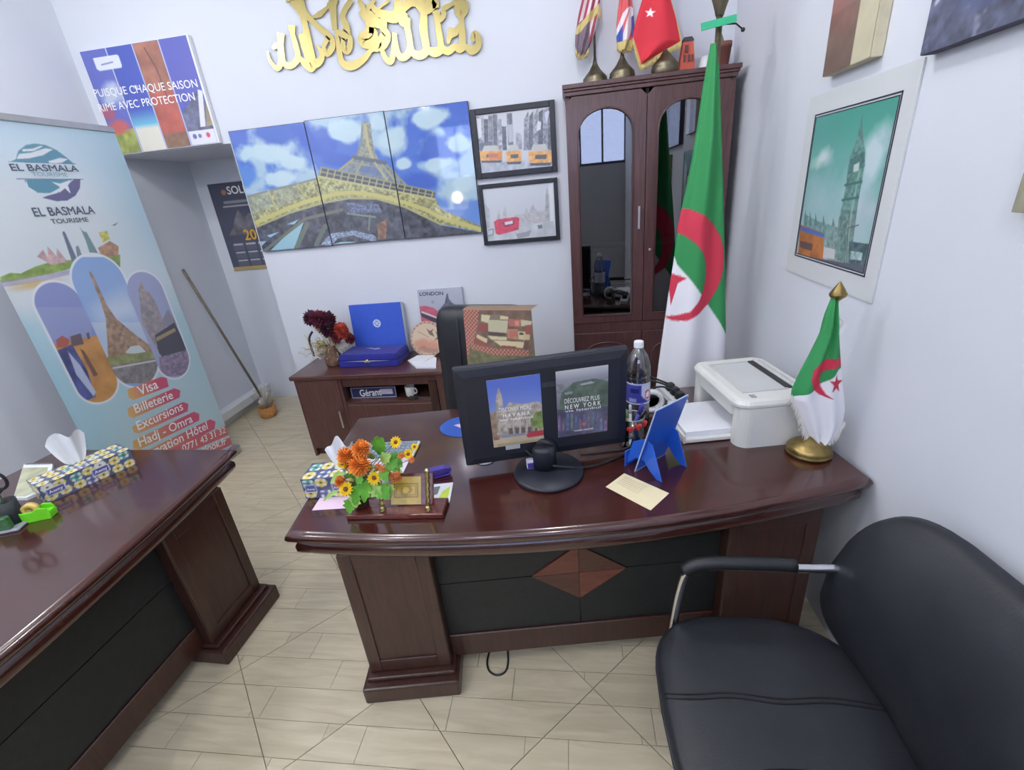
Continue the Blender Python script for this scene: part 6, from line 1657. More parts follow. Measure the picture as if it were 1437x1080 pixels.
mb = MB(); mb.tube(smooth_path([tuple(pz(815, 636, DZ+0.005)), tuple(pz(850, 632, DZ+0.005)), tuple(pz(880, 628, DZ+0.005)), tuple(pz(905, 612, DZ+0.005))], 6), 0.0035, 7); mb.build('thin_cable', mat('grey_cable', (64, 62, 66), 0.5, var=0.1), None, 'thin grey cable lying behind the monitor towards the pen cup', 'cable')
dsk = pz(679, 651, DZ); MB().lathe([(0, 0), (0.036, 0), (0.038, 0.003), (0.036, 0.006), (0, 0.006)], (dsk.x, dsk.y+0.03, DZ), 26).build('coaster', mat('white_coaster', (206, 212, 218), 0.4, var=0.04), None, 'white round coaster under the lower left corner of the monitor', 'coaster')
# ---- blue mouse pad
mp_c = pz(652, 598, DZ)
mpd = thing('mouse_pad', 'blue oval mouse pad half hidden behind the monitor', 'mouse pad', (mp_c.x, mp_c.y, DZ))
MB().lathe([(0, 0), (0.118, 0), (0.12, 0.002), (0.118, 0.004), (0, 0.004)], (mp_c.x+0.01, mp_c.y, DZ), 44, False, None, 1.0, 0.82).build('pad', mat('blue_rubber', (44, 84, 168), 0.6, var=0.08, scale=20), mpd)
lpt = pz(645, 598, DZ+0.004)
mb = MB(); mb.add([(lpt.x+x, lpt.y+y, DZ+0.0046) for x, y in ((-0.03, 0.012), (0.0, 0.022), (0.04, -0.012), (0.02, -0.025))], [(0, 3, 2, 1)]); mb.build('pad_logo', mat('pinkish_logo', (206, 176, 206), 0.5, var=0.2, scale=60), mpd)
# ---- bottle of water
BTX, BTY = 0.243, 1.705
wbt = thing('water_bottle', 'clear plastic water bottle with white cap and blue label behind the monitor', 'bottle', (BTX, BTY, DZ))
M_PET = glass_mat('clear_pet', (240, 243, 246), 0.14, 0.06)
rings = [(0, 0.004), (0.03, 0.0), (0.043, 0.008)]
for k in range(8): rings += [(0.046, 0.02+k*0.012), (0.0438, 0.026+k*0.012)]
rings += [(0.046, 0.12), (0.0465, 0.215), (0.0455, 0.225), (0.047, 0.24), (0.046, 0.27), (0.036, 0.31), (0.02, 0.338), (0.0145, 0.345), (0.0145, 0.355)]
MB().lathe(rings, (BTX, BTY, DZ), 28).build('bottle_body', M_PET, wbt)
MB().lathe([(0, 0.004), (0.041, 0.006), (0.0435, 0.02), (0.0435, 0.218), (0, 0.219)], (BTX, BTY, DZ), 24).build('water', glass_mat('still_water', (232, 236, 240), 0.06, 0.02), wbt)
MB().lathe([(0, 0.372), (0.017, 0.371), (0.0185, 0.366), (0.0185, 0.348), (0, 0.347)], (BTX, BTY, DZ), 22, False).build('cap', mat('white_cap', (232, 234, 238), 0.4, var=0.02), wbt)
n_ = 60
th = np.linspace(0, 2*PI, n_, endpoint=False); zz = np.linspace(0.125, 0.213, 24)
TH, ZZ = np.meshgrid(th, zz); R_ = 0.0472
P = np.stack([BTX+R_*np.cos(TH), BTY+R_*np.sin(TH), DZ+ZZ], -1).reshape(-1, 3); Cc = np.ones((24, n_, 3))*np.array((70, 74, 164))/255
ff = ((TH+PI/2+PI) % (2*PI))-PI; vv = (ZZ-0.125)/0.088
def lm(m, col):
    global Cc
    Cc = np.where(m[..., None], np.array(col)/255, Cc)
lm((ff > 0.15) & (vv > 0.1+0.5*np.abs(ff-0.8)), (206, 212, 232)); lm(((ff-0.75)**2/0.1+(vv-0.45)**2/0.06) < 1, (206, 96, 92)); lm(((ff-0.75)**2/0.04+(vv-0.45)**2/0.02) < 1, (232, 226, 232)); lm((vv > 0.93) | (vv < 0.05), (196, 204, 232)); lm((np.abs(ff+0.55) < 0.3) & (vv < 0.3) & (vv > 0.1), (150, 160, 210)); lm((np.abs(ff+0.4) < 0.35) & (np.abs(vv-0.66) < 0.12), (40, 44, 120)); lm(np.abs(ff) > 1.9, (206, 212, 232))
me = grid_mesh('label_band', P, n_, 24, Cc.reshape(-1, 3), True, None, True)
o_ = Vector((BTX, BTY, DZ+0.125)); me.transform(Matrix.Translation(-o_)); link_mesh('label_band', me, o_, PM_SATIN, wbt)
# ---- pen cup
CUX, CUY = 0.206, 1.585
pcu = thing('pen_cup', 'clear pen cup with red hearts holding pens beside the monitor', 'pen holder', (CUX, CUY, DZ))
MB().lathe([(0.05, 0), (0.052, 0.004), (0.044, 0.012), (0.047, 0.115), (0.0435, 0.115), (0.041, 0.014), (0, 0.012)], (CUX, CUY, DZ), 28).build('cup', glass_mat('cup_glass', (206, 210, 206), 0.10, 0.05), pcu)
MB().tube([(CUX+0.046*math.cos(a), CUY+0.046*math.sin(a), DZ+0.115) for a in np.linspace(0, 2*PI, 29)], 0.0022, 6).build('rim', M_ALU, pcu)
for a, z in ((-1.2, 0.09), (-0.55, 0.094), (-1.8, 0.08), (-0.1, 0.085)):
    hx, hy = CUX+0.0475*math.cos(a), CUY+0.0475*math.sin(a)
    mb = MB(); mb.ball((hx-0.006*math.sin(-a), hy, DZ+z+0.004), 0.009, 8, (1, 0.5, 1)); mb.ball((hx+0.006*math.sin(-a), hy, DZ+z+0.004), 0.009, 8, (1, 0.5, 1)); mb.ball((hx, hy, DZ+z-0.004), 0.009, 8, (0.8, 0.5, 1.2)); mb.build('heart', mat('red_heart', (206, 62, 56), 0.4, var=0.1), pcu)
def pen(label, m, a, b, r=0.0045, grp='pens in the cup', capm=None):
    t = thing('pen', label, 'pen', tuple(a), grp); a = Vector(a); b = Vector(b); d = (b-a)
    mb = MB(); mb.tube([tuple(a), tuple(a+d*0.06), tuple(a+d*0.75)], [r*0.3, r, r], 8); mb.build('barrel', m, t)
    mb = MB(); mb.tube([tuple(a+d*0.74), tuple(a+d*0.98), tuple(b)], [r*1.12, r*1.12, r*0.7], 8); cpp = mb.build('pen_cap', capm or m, t)
    s_ = Vector((0, -r*1.3, 0)); mb = MB(); mb.bar(a+d*0.98+s_, a+d*0.8+s_, 0.003, 0.0015); mb.build('clip', capm or m, cpp)
M_PB = mat('blue_pen_plastic', (62, 60, 150), 0.35, var=0.1); M_PG = mat('lime_pen_plastic', (176, 196, 120), 0.4, var=0.1)
pen('fat dark blue pen leaning right in the pen cup', M_PB, (CUX-0.012, CUY, DZ+0.016), (CUX+0.038, CUY-0.01, DZ+0.168), 0.008)
pen('pale lime green pen leaning left in the pen cup', M_PG, (CUX+0.006, CUY-0.012, DZ+0.016), (CUX-0.03, CUY-0.03, DZ+0.16), 0.0055)
pen('thin black pen lying over the rim of the pen cup', M_BLKPL, (CUX-0.02, CUY+0.012, DZ+0.016), (CUX+0.052, CUY-0.006, DZ+0.138), 0.004)
pen('white pen upright at the back of the pen cup', M_WHITE, (CUX, CUY+0.02, DZ+0.016), (CUX-0.004, CUY+0.026, DZ+0.15), 0.0045)
# ---- blue easel stand (back side) 
M_BLUEA = mat('blue_acrylic_board', (38, 92, 196), 0.3, var=0.04, scale=20, coat=0.3)
bsB = pz(890.5, 661, DZ)+Vector((0, 0, 0.0015))
e1 = Vector((0.74, 0.67, 0)).normalized(); l1 = Vector((e1.y, -e1.x, 0))
up1 = (l1*0.078+Vector((0, 0, 0.262))).normalized(); hgt = 0.274; wid = 0.165
bst = thing('display_stand', 'blue cardboard easel display seen from behind between monitor and printer', 'display stand', tuple(bsB))
nn = e1.cross(up1).normalized()
def bplate(pts, t, m, nm, ex, ez, O, n):
    P = [O+ex*a+ez*b for a, b in pts]
    mb = MB(); mb.loft([P, [p+n*t for p in P]]); return mb.build(nm, m, bst)
bplate([(0, 0), (wid, 0), (wid, hgt), (0, hgt)], 0.003, M_BLUEA, 'board', e1, up1, bsB, nn)
mb = MB(); P_ = [bsB+e1*a+up1*b+nn*0.0015 for a, b in ((0, 0), (wid, 0), (wid, hgt), (0, hgt))]
for i in range(4): mb.bar(P_[i], P_[(i+1) % 4], 0.0036, 0.0036)
mb.build('pale_edge', mat('pale_board_edge', (176, 196, 226), 0.5, var=0.03), bst)
for s_ in (0.012, wid-0.02):
    O_ = bsB+e1*s_
    bplate([(-0.05, 0), (-0.006, 0.045), (0.03, 0.05), (0.052, 0.022), (0.082, 0), (0.105, 0), (0.062, 0.125), (0.03, 0.135), (-0.02, 0.105)], 0.003, M_BLUEA, 'easel_leg', l1, Vector((0, 0, 1)), O_+l1*0.0, e1)
bplate([(0, 0), (wid, 0), (wid, 0.06), (0, 0.06)], 0.003, M_BLUEA, 'front_lip', e1, Vector((0, 0, 1)), bsB-l1*0.045, nn)
# ---- note slip
nsl = thing('note_slip', 'cream handwritten paper slip lying in front of the blue stand', 'paper note', tuple(pz(895, 690, DZ)))
P = [pz(x, y, DZ) for x, y in ((850, 683), (913, 716), (939, 692), (876, 664))]
mb = MB(); mb.loft([P, [p+Vector((0, 0, 0.0008)) for p in P]]); mb.build('slip', mat('cream_paper', (226, 214, 176), 0.7, var=0.03, scale=15), nsl)
mb = MB(); rnd = random.Random(6); ea = (P[1]-P[0]); eb = (P[3]-P[0])
for k in range(6):
    pts = []
    for j in range(26):
        q = P[0]+ea*(0.08+0.5*j/25)+eb*(0.86-k*0.09+0.02*math.sin(j*2.1+k)*rnd.uniform(0.4, 1.2)); pts.append((q.x, q.y, DZ+0.0011))
    mb.tube(pts, 0.0005, 3)
mb.build('handwriting', mat('grey_ink', (150, 140, 116), 0.7, var=0.1), nsl)
# ---- printer
PRX = dxf(0.92, 1.62)
M_PRN = mat('printer_white', (214, 214, 210), 0.45, var=0.02, scale=10, bump=0.05, bscale=250)
M_PRG = mat('printer_pale_grey', (196, 198, 198), 0.5, var=0.03)
pr_ = thing('laser_printer', 'white laser printer with paper tray on the right end of the desk', 'printer', tuple(dk(0.92, 1.62)))
def rrect(x0, x1, y0, y1, r, n=6):
    pts = []
    for cx, cy, a0 in ((x1-r, y1-r, 0), (x0+r, y1-r, PI/2), (x0+r, y0+r, PI), (x1-r, y0+r, 1.5*PI)):
        for i in range(n+1):
            a = a0+PI/2*i/n; pts.append((cx+r*math.cos(a), cy+r*math.sin(a)))
    return pts
x0, x1, y0, y1 = -0.138, 0.155, -0.20, 0.225
def prr(e, z, r=0.05): return [Vector((p[0], p[1], z)) for p in rrect(x0+e, x1-e, y0+e, y1-e, max(r-e, 0.01))]
# near and far side blocks with rounded corners, leaving the mouth between them
mb = MB(PRX); mb.loft([[Vector((p[0], p[1], z)) for p in rrect(x0+0.012, x1, y0, y0+0.09, 0.042)] for z in (0.0, 0.004, 0.165)]); mb.build('side_housing', M_PRN, pr_)
mb = MB(PRX); mb.loft([[Vector((p[0], p[1], z)) for p in rrect(x0+0.012, x1, y1-0.06, y1, 0.03)] for z in (0.0, 0.004, 0.165)]); mb.build('side_housing', M_PRN, pr_)
mb = MB(PRX); mb.box(-0.02, x1-0.004, y0+0.05, y1-0.03, 0.0, 0.165); mb.build('inner_body', M_PRG, pr_)
mb = MB(PRX); mb.box(x0+0.010, x0+0.03, y0+0.07, y1-0.05, 0.105, 0.165, 0.004, 1); mb.build('front_panel', M_PRN, pr_)
mb = MB(PRX); mb.loft([prr(0.0, 0.158), prr(-0.003, 0.163), prr(-0.003, 0.172), prr(0.004, 0.183), prr(0.018, 0.188)], True); lidp = mb.build('top_cover', M_PRN, pr_)
# recessed output tray: dark slot plus pale sloped tray, framed by a raised rim
mb = MB(PRX)
mb.add([(x0+0.05, y0+0.075, 0.1885), (0.075, y0+0.075, 0.1885), (0.075, y1-0.065, 0.1885), (x0+0.05, y1-0.065, 0.1885), (x0+0.06, y0+0.085, 0.1915), (0.075, y0+0.085, 0.1895), (0.075, y1-0.075, 0.1895), (x0+0.06, y1-0.075, 0.1915)], [(0, 1, 2, 3)])
mb.box(x0+0.05, 0.075, y0+0.072, y0+0.078, 0.187, 0.1925); mb.box(x0+0.05, 0.075, y1-0.068, y1-0.062, 0.187, 0.1925); mb.box(x0+0.046, x0+0.052, y0+0.072, y1-0.062, 0.187, 0.1925)
mb.build('output_tray', M_PRG, lidp)
MB(PRX).box(0.072, 0.094, y0+0.078, y1-0.068, 0.1875, 0.1945, 0.001, 1).build('output_slot', mat('slot_dark', (48, 50, 52), 0.6, var=0.1), lidp)
mb = MB(PRX); mb.add([(0.094, y0+0.07, 0.1985), (0.094, y1-0.06, 0.1985), (x1-0.012, y1-0.05, 0.190), (x1-0.012, y0+0.05, 0.190), (0.094, y0+0.07, 0.186), (0.094, y1-0.06, 0.186), (x1-0.012, y1-0.05, 0.186), (x1-0.012, y0+0.05, 0.186)], [(0, 3, 2, 1), (0, 1, 5, 4), (1, 2, 6, 5), (2, 3, 7, 6), (3, 0, 4, 7)]); mb.build('rear_hood', M_PRN, lidp)
for k in range(16):
    yy = y0+0.10+k*0.016; MB(PRX).box(0.104, 0.118, yy, yy+0.007, 0.193, 0.1982).build('vent', M_PRG, lidp)
MB(PRX).box(x0+0.058, x0+0.078, y0+0.03, y0+0.055, 0.186, 0.1905, 0.003, 2).build('control_button', mat('button_grey', (140, 142, 144), 0.4, var=0.1), lidp)
mb = MB(PRX); mb.box(-0.30, -0.02, y0+0.065, y1-0.085, 0.003, 0.02, 0.003, 1); mb.box(-0.30, -0.292, y0+0.065, y1-0.085, 0.003, 0.034); tr_ = mb.build('input_tray', M_PRN, pr_)
MB(PRX).box(-0.285, -0.03, y0+0.085, y1-0.10, 0.021, 0.04).build('paper_pack', M_PAPER, tr_)
MB(PRX).box(-0.27, -0.2, y1-0.115, y1-0.09, 0.02, 0.055, 0.004, 1).build('paper_guide', M_PRG, tr_)
# ---- power strip with plugs, tape roll
ps = thing('power_strip', 'white power strip with black plugs at the back edge of the desk', 'power strip', tuple(pz(947, 572, DZ)))
PSX = rotz(math.radians(12-90), tuple(pz(950, 566, DZ)))
MB(PSX).box(-0.15, 0.045, -0.032, 0.032, 0, 0.032, 0.005, 2).build('strip_body', M_WHITE, ps)
for k in range(3):
    xk = 0.02-k*0.05
    MB(PSX).box(xk-0.018, xk+0.018, -0.018, 0.018, 0.032, 0.066, 0.006, 2).build('plug', M_BLKPL, ps)
    mb = MB(PSX); mb.tube(smooth_path([(xk, 0.0, 0.06), (xk-0.03, -0.06, 0.085), (xk-0.06, -0.10, 0.07+0.015*k), (xk-0.12, -0.07, 0.02)], 5), 0.0045, 7); mb.build('plug_cable', M_BLKPL, ps)
rl = pz(917, 576, DZ)
mb = MB(); mb.lathe([(0.035, -0.012), (0.052, -0.012), (0.052, 0.012), (0.035, 0.012), (0.035, -0.012)], (rl.x-0.012, rl.y-0.01, DZ+0.052), 28, True, Matrix.Rotation(PI/2, 4, 'X')); mb.build('tape_roll', mat('white_tape', (222, 224, 226), 0.5, var=0.03), None, 'white tape roll standing behind the water bottle', 'tape roll')
# ---- papers, keyboard and tissue box at the left end
flat_sheet('pink_sheet', 'pale pink paper sheet under the tissue box on the main desk', 'paper', [(438, 716), (486, 713), (500, 690), (452, 694)], DZ, 0.001, mat('pink_paper', (226, 200, 222), 0.7, var=0.03))
flat_sheet('lilac_sheet', 'pale lilac paper sheet under the keyboard on the main desk', 'paper', [(500, 668), (566, 663), (582, 630), (520, 636)], DZ, 0.0012, mat('lilac_paper', (222, 206, 226), 0.7, var=0.03))
kx = rotz(math.radians(3), (-0.765, 1.545, DZ+0.0015))
kb = thing('keyboard', 'small white keyboard with grey keys behind the flower pot', 'keyboard', (-0.765, 1.545, DZ+0.0015))
MB(kx).box(-0.115, 0.115, -0.075, 0.06, 0, 0.012, 0.003, 1).build('keyboard_body', M_WHITE, kb)
M_KEY = mat('blue_grey_keys', (128, 142, 158), 0.5, var=0.15, scale=60)
kme = None
for i in range(11):
    for j in range(6):
        if kme is None:
            mb = MB(kx); mb.box(-0.108+i*0.0198, -0.108+i*0.0198+0.016, -0.068+j*0.0205, -0.068+j*0.0205+0.016, 0.012, 0.017); k0_ = mb.build('key', M_KEY, kb); kme = k0_
        else:
            q = k0_.copy(); COL.objects.link(q); q.parent = kb; dv = kx.to_3x3() @ Vector((i*0.0198, j*0.0205, 0)); q.location = Vector(k0_.location)+dv
def tissue_box(label, xf, L, W, Hh, seed):
    o = xf @ Vector((0, 0, 0)); t = thing('tissue_box', label, 'tissue box', tuple(o))
    rnd = random.Random(seed)
    MB(xf).box(-L/2+0.0015, L/2-0.0015, -W/2+0.0015, W/2-0.0015, 0, Hh-0.0015).build('carton', mat('carton_navy', (58, 66, 96), 0.5, var=0.1), t)
    cols = [(222, 196, 70), (70, 150, 140), (84, 92, 150), (226, 224, 214), (206, 186, 60)]
    R3 = xf.to_3x3()
    def face(O, ex, ez, w, h, sd, brand=None):
        p = Plane(xf @ Vector(O), R3 @ Vector(ex), R3 @ Vector(ez)); c = Art(p, 0, w, 0, h, 0.0032); c.fill((66, 74, 102)); r2 = random.Random(sd)
        nx_, ny_ = max(2, int(w/0.042)), max(2, int(h/0.036))
        for i in range(nx_):
            for j in range(ny_):
                cx, cy_ = (i+0.5+r2.uniform(-.12, .12))/nx_, (j+0.5+r2.uniform(-.12, .12))/ny_; col = cols[(i*3+j*2+sd) % 4 if (i+j) % 2 else 0]
                for a in range(8):
                    c.blob(cx+0.30/nx_*math.cos(a*PI/4), cy_+0.30/ny_*math.sin(a*PI/4), 0.2/nx_, 0.2/ny_, (222, 222, 212) if a % 2 else col, 1, 0.25)
                c.blob(cx, cy_, 0.26/nx_, 0.26/ny_, col, 1, 0.2); c.blob(cx, cy_, 0.12/nx_, 0.12/ny_, (56, 60, 70), 1, 0.3)
        if brand:
            for bu in brand:
                c.uvrect(bu-0.10, bu+0.10, 0.3, 0.72, (222, 224, 230)); c.uvrect(bu-0.088, bu+0.088, 0.34, 0.68, (70, 76, 140))
        f_ = c.build('printed_face', PM_SATIN, t, off=0.0004)
        if brand:
            for bu in brand: text(f_, p, 'Awny', ((bu-0.07)*w, 0.44*h), ((bu+0.07)*w, 0.44*h), M_INKW, 0.0012, 0.01, raw=True)
    face((-L/2, -W/2, 0), (1, 0, 0), (0, 0, 1), L, Hh, seed, (0.14, 0.62)); face((L/2, W/2, 0), (-1, 0, 0), (0, 0, 1), L, Hh, seed+1); face((-L/2, W/2, 0), (0, -1, 0), (0, 0, 1), W, Hh, seed+2); face((L/2, -W/2, 0), (0, 1, 0), (0, 0, 1), W, Hh, seed+3); face((-L/2, -W/2, Hh), (1, 0, 0), (0, 1, 0), L, W, seed+4)
    return t
def tissue(label, xf, s=1.0, seed=1):
    """one pulled-up sheet: a crumpled fan"""
    V = []; F = []; nu, nv = 17, 9
    for j in range(nv):
        for i in range(nu):
            u = i/(nu-1)*2-1; v = j/(nv-1)
            x = u*0.042*(0.35+0.65*v**0.6)*s; y = (0.004+0.013*v)*math.sin(7*u+seed)*s+0.012*v*v*s*math.cos(2*u+seed)
            V.append((x, y, v*(0.092-0.022*u*u+0.010*math.sin(5*u+2*seed))*s))
    for j in range(nv-1):
        for i in range(nu-1): F.append((j*nu+i, j*nu+i+1, (j+1)*nu+i+1, (j+1)*nu+i))
    mb = MB(xf); mb.add(V, F, True); return mb.build('tissue', mat('white_tissue', (236, 238, 242), 0.85, var=0.02), None, label, 'tissue')
XT = rotz(math.radians(6), (-0.868, 1.300, DZ+0.0012))
tissue_box('flower-print tissue box on the main desk behind the flower pot', XT, 0.20, 0.105, 0.08, 3)
tissue('white tissue sticking out of the box on the main desk', Matrix.Translation((-0.835, 1.315, DZ+0.0825)) @ Matrix.Rotation(0.5, 4, 'Z'), 1.15, 1)
# ---- flower pot
FX, FY = -0.722, 1.178
fp = thing('flower_pot', 'artificial orange and yellow flowers in a small brown pot at the desk front', 'flower pot', (FX, FY, DZ+0.018))
PLZ = DZ+0.018
MB().lathe([(0, 0), (0.022, 0), (0.024, 0.004), (0.03, 0.07), (0.032, 0.072), (0.032, 0.08), (0.028, 0.08), (0.026, 0.07), (0, 0.066)], (FX, FY, PLZ), 22).build('pot', mat('dark_brown_pot', (70, 42, 34), 0.4, var=0.1), fp)
FPl = Plane((0, FY, 0), (1, 0, 0), (0, 0, 1))
cfl = cr(400, 590, 4.79); rnd = random.Random(21)
def fpos(x, y, dy=0.0):
    pl_ = Plane((0, FY+dy, 0), (1, 0, 0), (0, 0, 1)); a, b = pl_.px(*cfl([(x, y)])[0]); return Vector((a, FY+dy, b))
top_pt = Vector((FX, FY, PLZ+0.075))
M_STEM = mat('green_stem', (104, 140, 60), 0.6, var=0.15); M_LEAF = mat('fresh_leaf', (92, 160, 52), 0.5, var=0.35, scale=25); M_LEAFP = mat('pale_leaf', (150, 184, 96), 0.55, var=0.3, scale=25)
M_OR = mat('orange_petal', (246, 150, 66), 0.6, var=0.2, scale=50); M_YE = mat('yellow_petal', (244, 206, 46), 0.6, var=0.15, scale=50); M_CE = mat('brown_flower_centre', (122, 76, 26), 0.8, var=0.3, scale=90); M_PO = mat('peach_petal', (232, 146, 84), 0.6, var=0.2)
def stem_to(p, par, r=0.0016):
    mb = MB(); mid = (top_pt+p)/2+Vector((0, 0.0, 0.012)); mb.tube(smooth_path([tuple(top_pt), tuple(mid), tuple(p)], 5), r, 5); mb.build('stem', M_STEM, par)
def daisy(p, r, facing, par_m, ctr_m, n=13):
    mb = MB(); f = Vector(facing).normalized(); s = f.cross(Vector((0, 0, 1))).normalized(); u = s.cross(f)
    for lay in range(2):
        for k in range(n):
            a = 2*PI*(k+lay*0.5)/n; d = s*math.cos(a)+u*math.sin(a); q = f.cross(d); rr_ = r*(1 if lay == 0 else 0.78); lf_ = f*r*(0.12+0.16*lay)
            b0 = p+d*r*0.2; b1 = p+d*rr_*0.65+lf_; b2 = p+d*rr_+lf_*0.7
            mb.add([b0-q*r*0.05, b0+q*r*0.05, b1+q*r*0.17, b2, b1-q*r*0.17], [(0, 1, 2, 3, 4)])
    h = mb.build('flower_head', par_m, fp); mb = MB(); mb.ball(tuple(p+f*r*0.12), r*0.3, 8, (1, 1, 1)); mb.build('flower_centre', ctr_m, h); stem_to(p, h)
for x, y, dy, r in ((510, 190, -0.01, 0.031), (405, 235, -0.005, 0.028), (500, 300, -0.04, 0.036), (372, 410, -0.03, 0.02), (430, 275, 0.02, 0.028)):
    p = fpos(x, y, dy); mb = MB(); pom(mb, p, r, 120, rnd, pw=0.3); h = mb.build('flower_head', M_OR, fp); stem_to(p, h)
for x, y, dy, r in ((600, 385, -0.045, 0.024), (410, 460, -0.045, 0.026), (745, 145, 0.02, 0.021), (830, 225, 0.01, 0.019), (385, 290, 0.0, 0.018), (870, 175, 0.02, 0.013)):
    daisy(fpos(x, y, dy), r, (rnd.uniform(-.3, .4), -0.8, 0.55), M_YE, M_CE)
for x, y, dy in ((780, 235, 0.0), (850, 262, 0.0), (715, 370, -0.02), (750, 360, -0.02), (690, 345, -0.02), (765, 385, -0.01), (620, 310, -0.02), (735, 395, -0.02), (655, 325, -0.03)):
    p = fpos(x, y, dy); mb = MB(); pom(mb, p, 0.012, 26, rnd, pw=0.5); h = mb.build('bud', M_PO, fp); stem_to(p, h, 0.0012)
def leaf(p, tipv, w, m, nseg=7):
    """lobed leaf from p along tipv"""
    d = Vector(tipv); L = d.length; d.normalize(); s = d.cross(Vector((0, -0.8, 0.6))).normalized(); n = s.cross(d)
    V = []; F = []
    for i in range(nseg+1):
        t = i/nseg; hw = w*math.sin(PI*min(1, t*0.92+0.08))*(1+0.22*math.cos(i*PI))
        c_ = Vector(p)+d*L*t-Vector((0, 0, 0.25*L*t*t))
        V += [c_+s*hw+n*hw*0.3, c_, c_-s*hw+n*hw*0.3]
    for i in range(nseg): F += [(3*i, 3*i+1, 3*i+4, 3*i+3), (3*i+1, 3*i+2, 3*i+5, 3*i+4)]
    mb = MB(); mb.add(V, F, True); return mb.build('leaf', m, fp)
for x0_, y0_, x1_, y1_, dy, w, m in ((640, 230, 615, 75, 0.02, 0.022, M_LEAF), (650, 200, 650, 90, 0.015, 0.018, M_LEAF), (590, 260, 570, 200, 0.01, 0.016, M_LEAFP), (680, 260, 760, 330, 0.0, 0.026, M_LEAF), (700, 240, 790, 300, 0.01, 0.024, M_LEAF), (650, 280, 710, 210, 0.0, 0.02, M_LEAFP), (560, 400, 525, 540, -0.05, 0.022, M_LEAF), (620, 430, 700, 520, -0.045, 0.024, M_LEAF), (570, 430, 650, 510, -0.05, 0.02, M_LEAFP), (450, 380, 420, 340, -0.02, 0.018, M_LEAF), (480, 480, 470, 580, -0.04, 0.022, M_LEAFP), (440, 520, 430, 620, -0.035, 0.02, M_LEAF), (500, 430, 460, 560, -0.04, 0.02, M_LEAF), (400, 350, 300, 410, -0.01, 0.014, M_LEAFP), (520, 360, 480, 420, -0.04, 0.018, M_LEAF), (740, 330, 790, 340, 0.0, 0.012, M_LEAFP), (690, 420, 715, 500, -0.03, 0.018, M_LEAFP), (640, 330, 690, 400, -0.03, 0.018, M_LEAF), (560, 330, 600, 290, -0.02, 0.016, M_LEAFP), (360, 470, 250, 530, -0.02, 0.008, M_LEAFP)):
    a = fpos(x0_, y0_, dy); b = fpos(x1_, y1_, dy-0.01); leaf(a, b-a+Vector((0, 0, 0.25*(b-a).length*0.5)), w, m)
mb = MB()
for x, y in ((560, 300), (620, 250), (700, 300), (480, 420), (540, 440), (640, 400), (430, 330), (430, 470), (740, 200), (800, 200)):
    p = fpos(x, y, 0.0); mb.tube(smooth_path([tuple(top_pt), tuple((top_pt+p)/2+Vector((0, 0.01, 0.01))), tuple(p)], 4), 0.0014, 5)
mb.build('filler_stems', M_STEM, fp)
# ---- wooden pen set with gold plate
PSX2 = rotz(math.radians(1.5), (-0.594, 1.172, DZ))
st_ = thing('pen_set', 'reddish wooden pen set with an engraved gold plate at the desk front', 'pen set', (-0.594, 1.172, DZ))
M_ROSE = wood('rosewood_gloss', (78, 30, 26), (104, 46, 38), 0, 0.25, 0.5)
MB(PSX2).box(-0.165, 0.16, -0.042, 0.045, 0, 0.018, 0.004, 2).build('base', M_ROSE, st_)
WPl = Plane(PSX2 @ Vector((0, 0.005, 0.018)), PSX2.to_3x3() @ Vector((1, 0, 0)), PSX2.to_3x3() @ Vector((0, 0.5, 0.866)))
sheet(WPl, -0.005, 0.118, 0, 0.105, 0.012, 0.002).build('back_board', M_ROSE, st_)
gp = [WPl.px(*p) for p in ((550, 669), (588, 668), (594, 709), (548, 711))]
g0, g1_, h0, h1 = (gp[0][0]+gp[3][0])/2, (gp[1][0]+gp[2][0])/2, max(0.004, (gp[2][1]+gp[3][1])/2), (gp[0][1]+gp[1][1])/2
c = Art(WPl, g0, g1_, h0, h1, 0.0016); c.fill((190, 156, 54)); c.speckle(1.0, 60, 0.12, 3)
for e, col in ((0.12, (110, 84, 20)), (0.17, (206, 166, 48)), (0.2, (120, 92, 24)), (0.23, (196, 156, 44))): c.uvrect(e*0.8, 1-e*0.8, e+0.12, 1-e-0.12, col)
c.blob(0.5, 0.5, 0.22, 0.2, (120, 94, 28), 0.7, 0.3, 0.6, 4); c.blob(0.5, 0.5, 0.12, 0.12, (206, 170, 60), 1, 0.3, 0.4, 5)
c.build('gold_plate', print_mat('gold_foil_print', 0.35, 0.2), st_, off=0.0012)
M_GPEN = mat('gold_pen_metal', (200, 184, 124), 0.25, 1.0, var=0.25, scale=60, bump=0.3, bscale=120)
def gold_pen(label, a, b):
    t = thing('gold_pen', label, 'pen', tuple(a), 'gold pens in the pen set'); a = Vector(a); b = Vector(b); d = b-a
    mb = MB(); mb.lathe([(0.010, 0), (0.011, 0.004), (0.007, 0.012), (0.006, 0.018)], tuple(a), 14); mb.build('pen_socket', M_GPEN, t)
    pts = [a+d*k/20 for k in range(21)]; mb = MB(); mb.tube([tuple(p) for p in pts], [0.0075+0.0014*math.sin(k*1.7) for k in range(20)]+[0.004], 9); mb.build('pen_barrel', M_GPEN, t)
    mb = MB(); s_ = Vector((0, -0.007, 0)); mb.bar(b-d*0.05+s_, b-d*0.4+s_, 0.003, 0.002); mb.build('clip', M_GPEN, t)
pa = PSX2 @ Vector((0.108, -0.022, 0.018)); pb_ = Plane((0, 1.175, 0), (1, 0, 0), (0, 0, 1)); tp = pb_.px(599, 657)
gold_pen('tall gold pen standing right of the gold plate', pa, (tp[0], 1.175, tp[1]))
pa = PSX2 @ Vector((-0.045, -0.02, 0.018)); tp = pb_.px(533, 672)
gold_pen('gold pen standing left of the gold plate beside the flower pot', pa, (tp[0], 1.17, tp[1]))
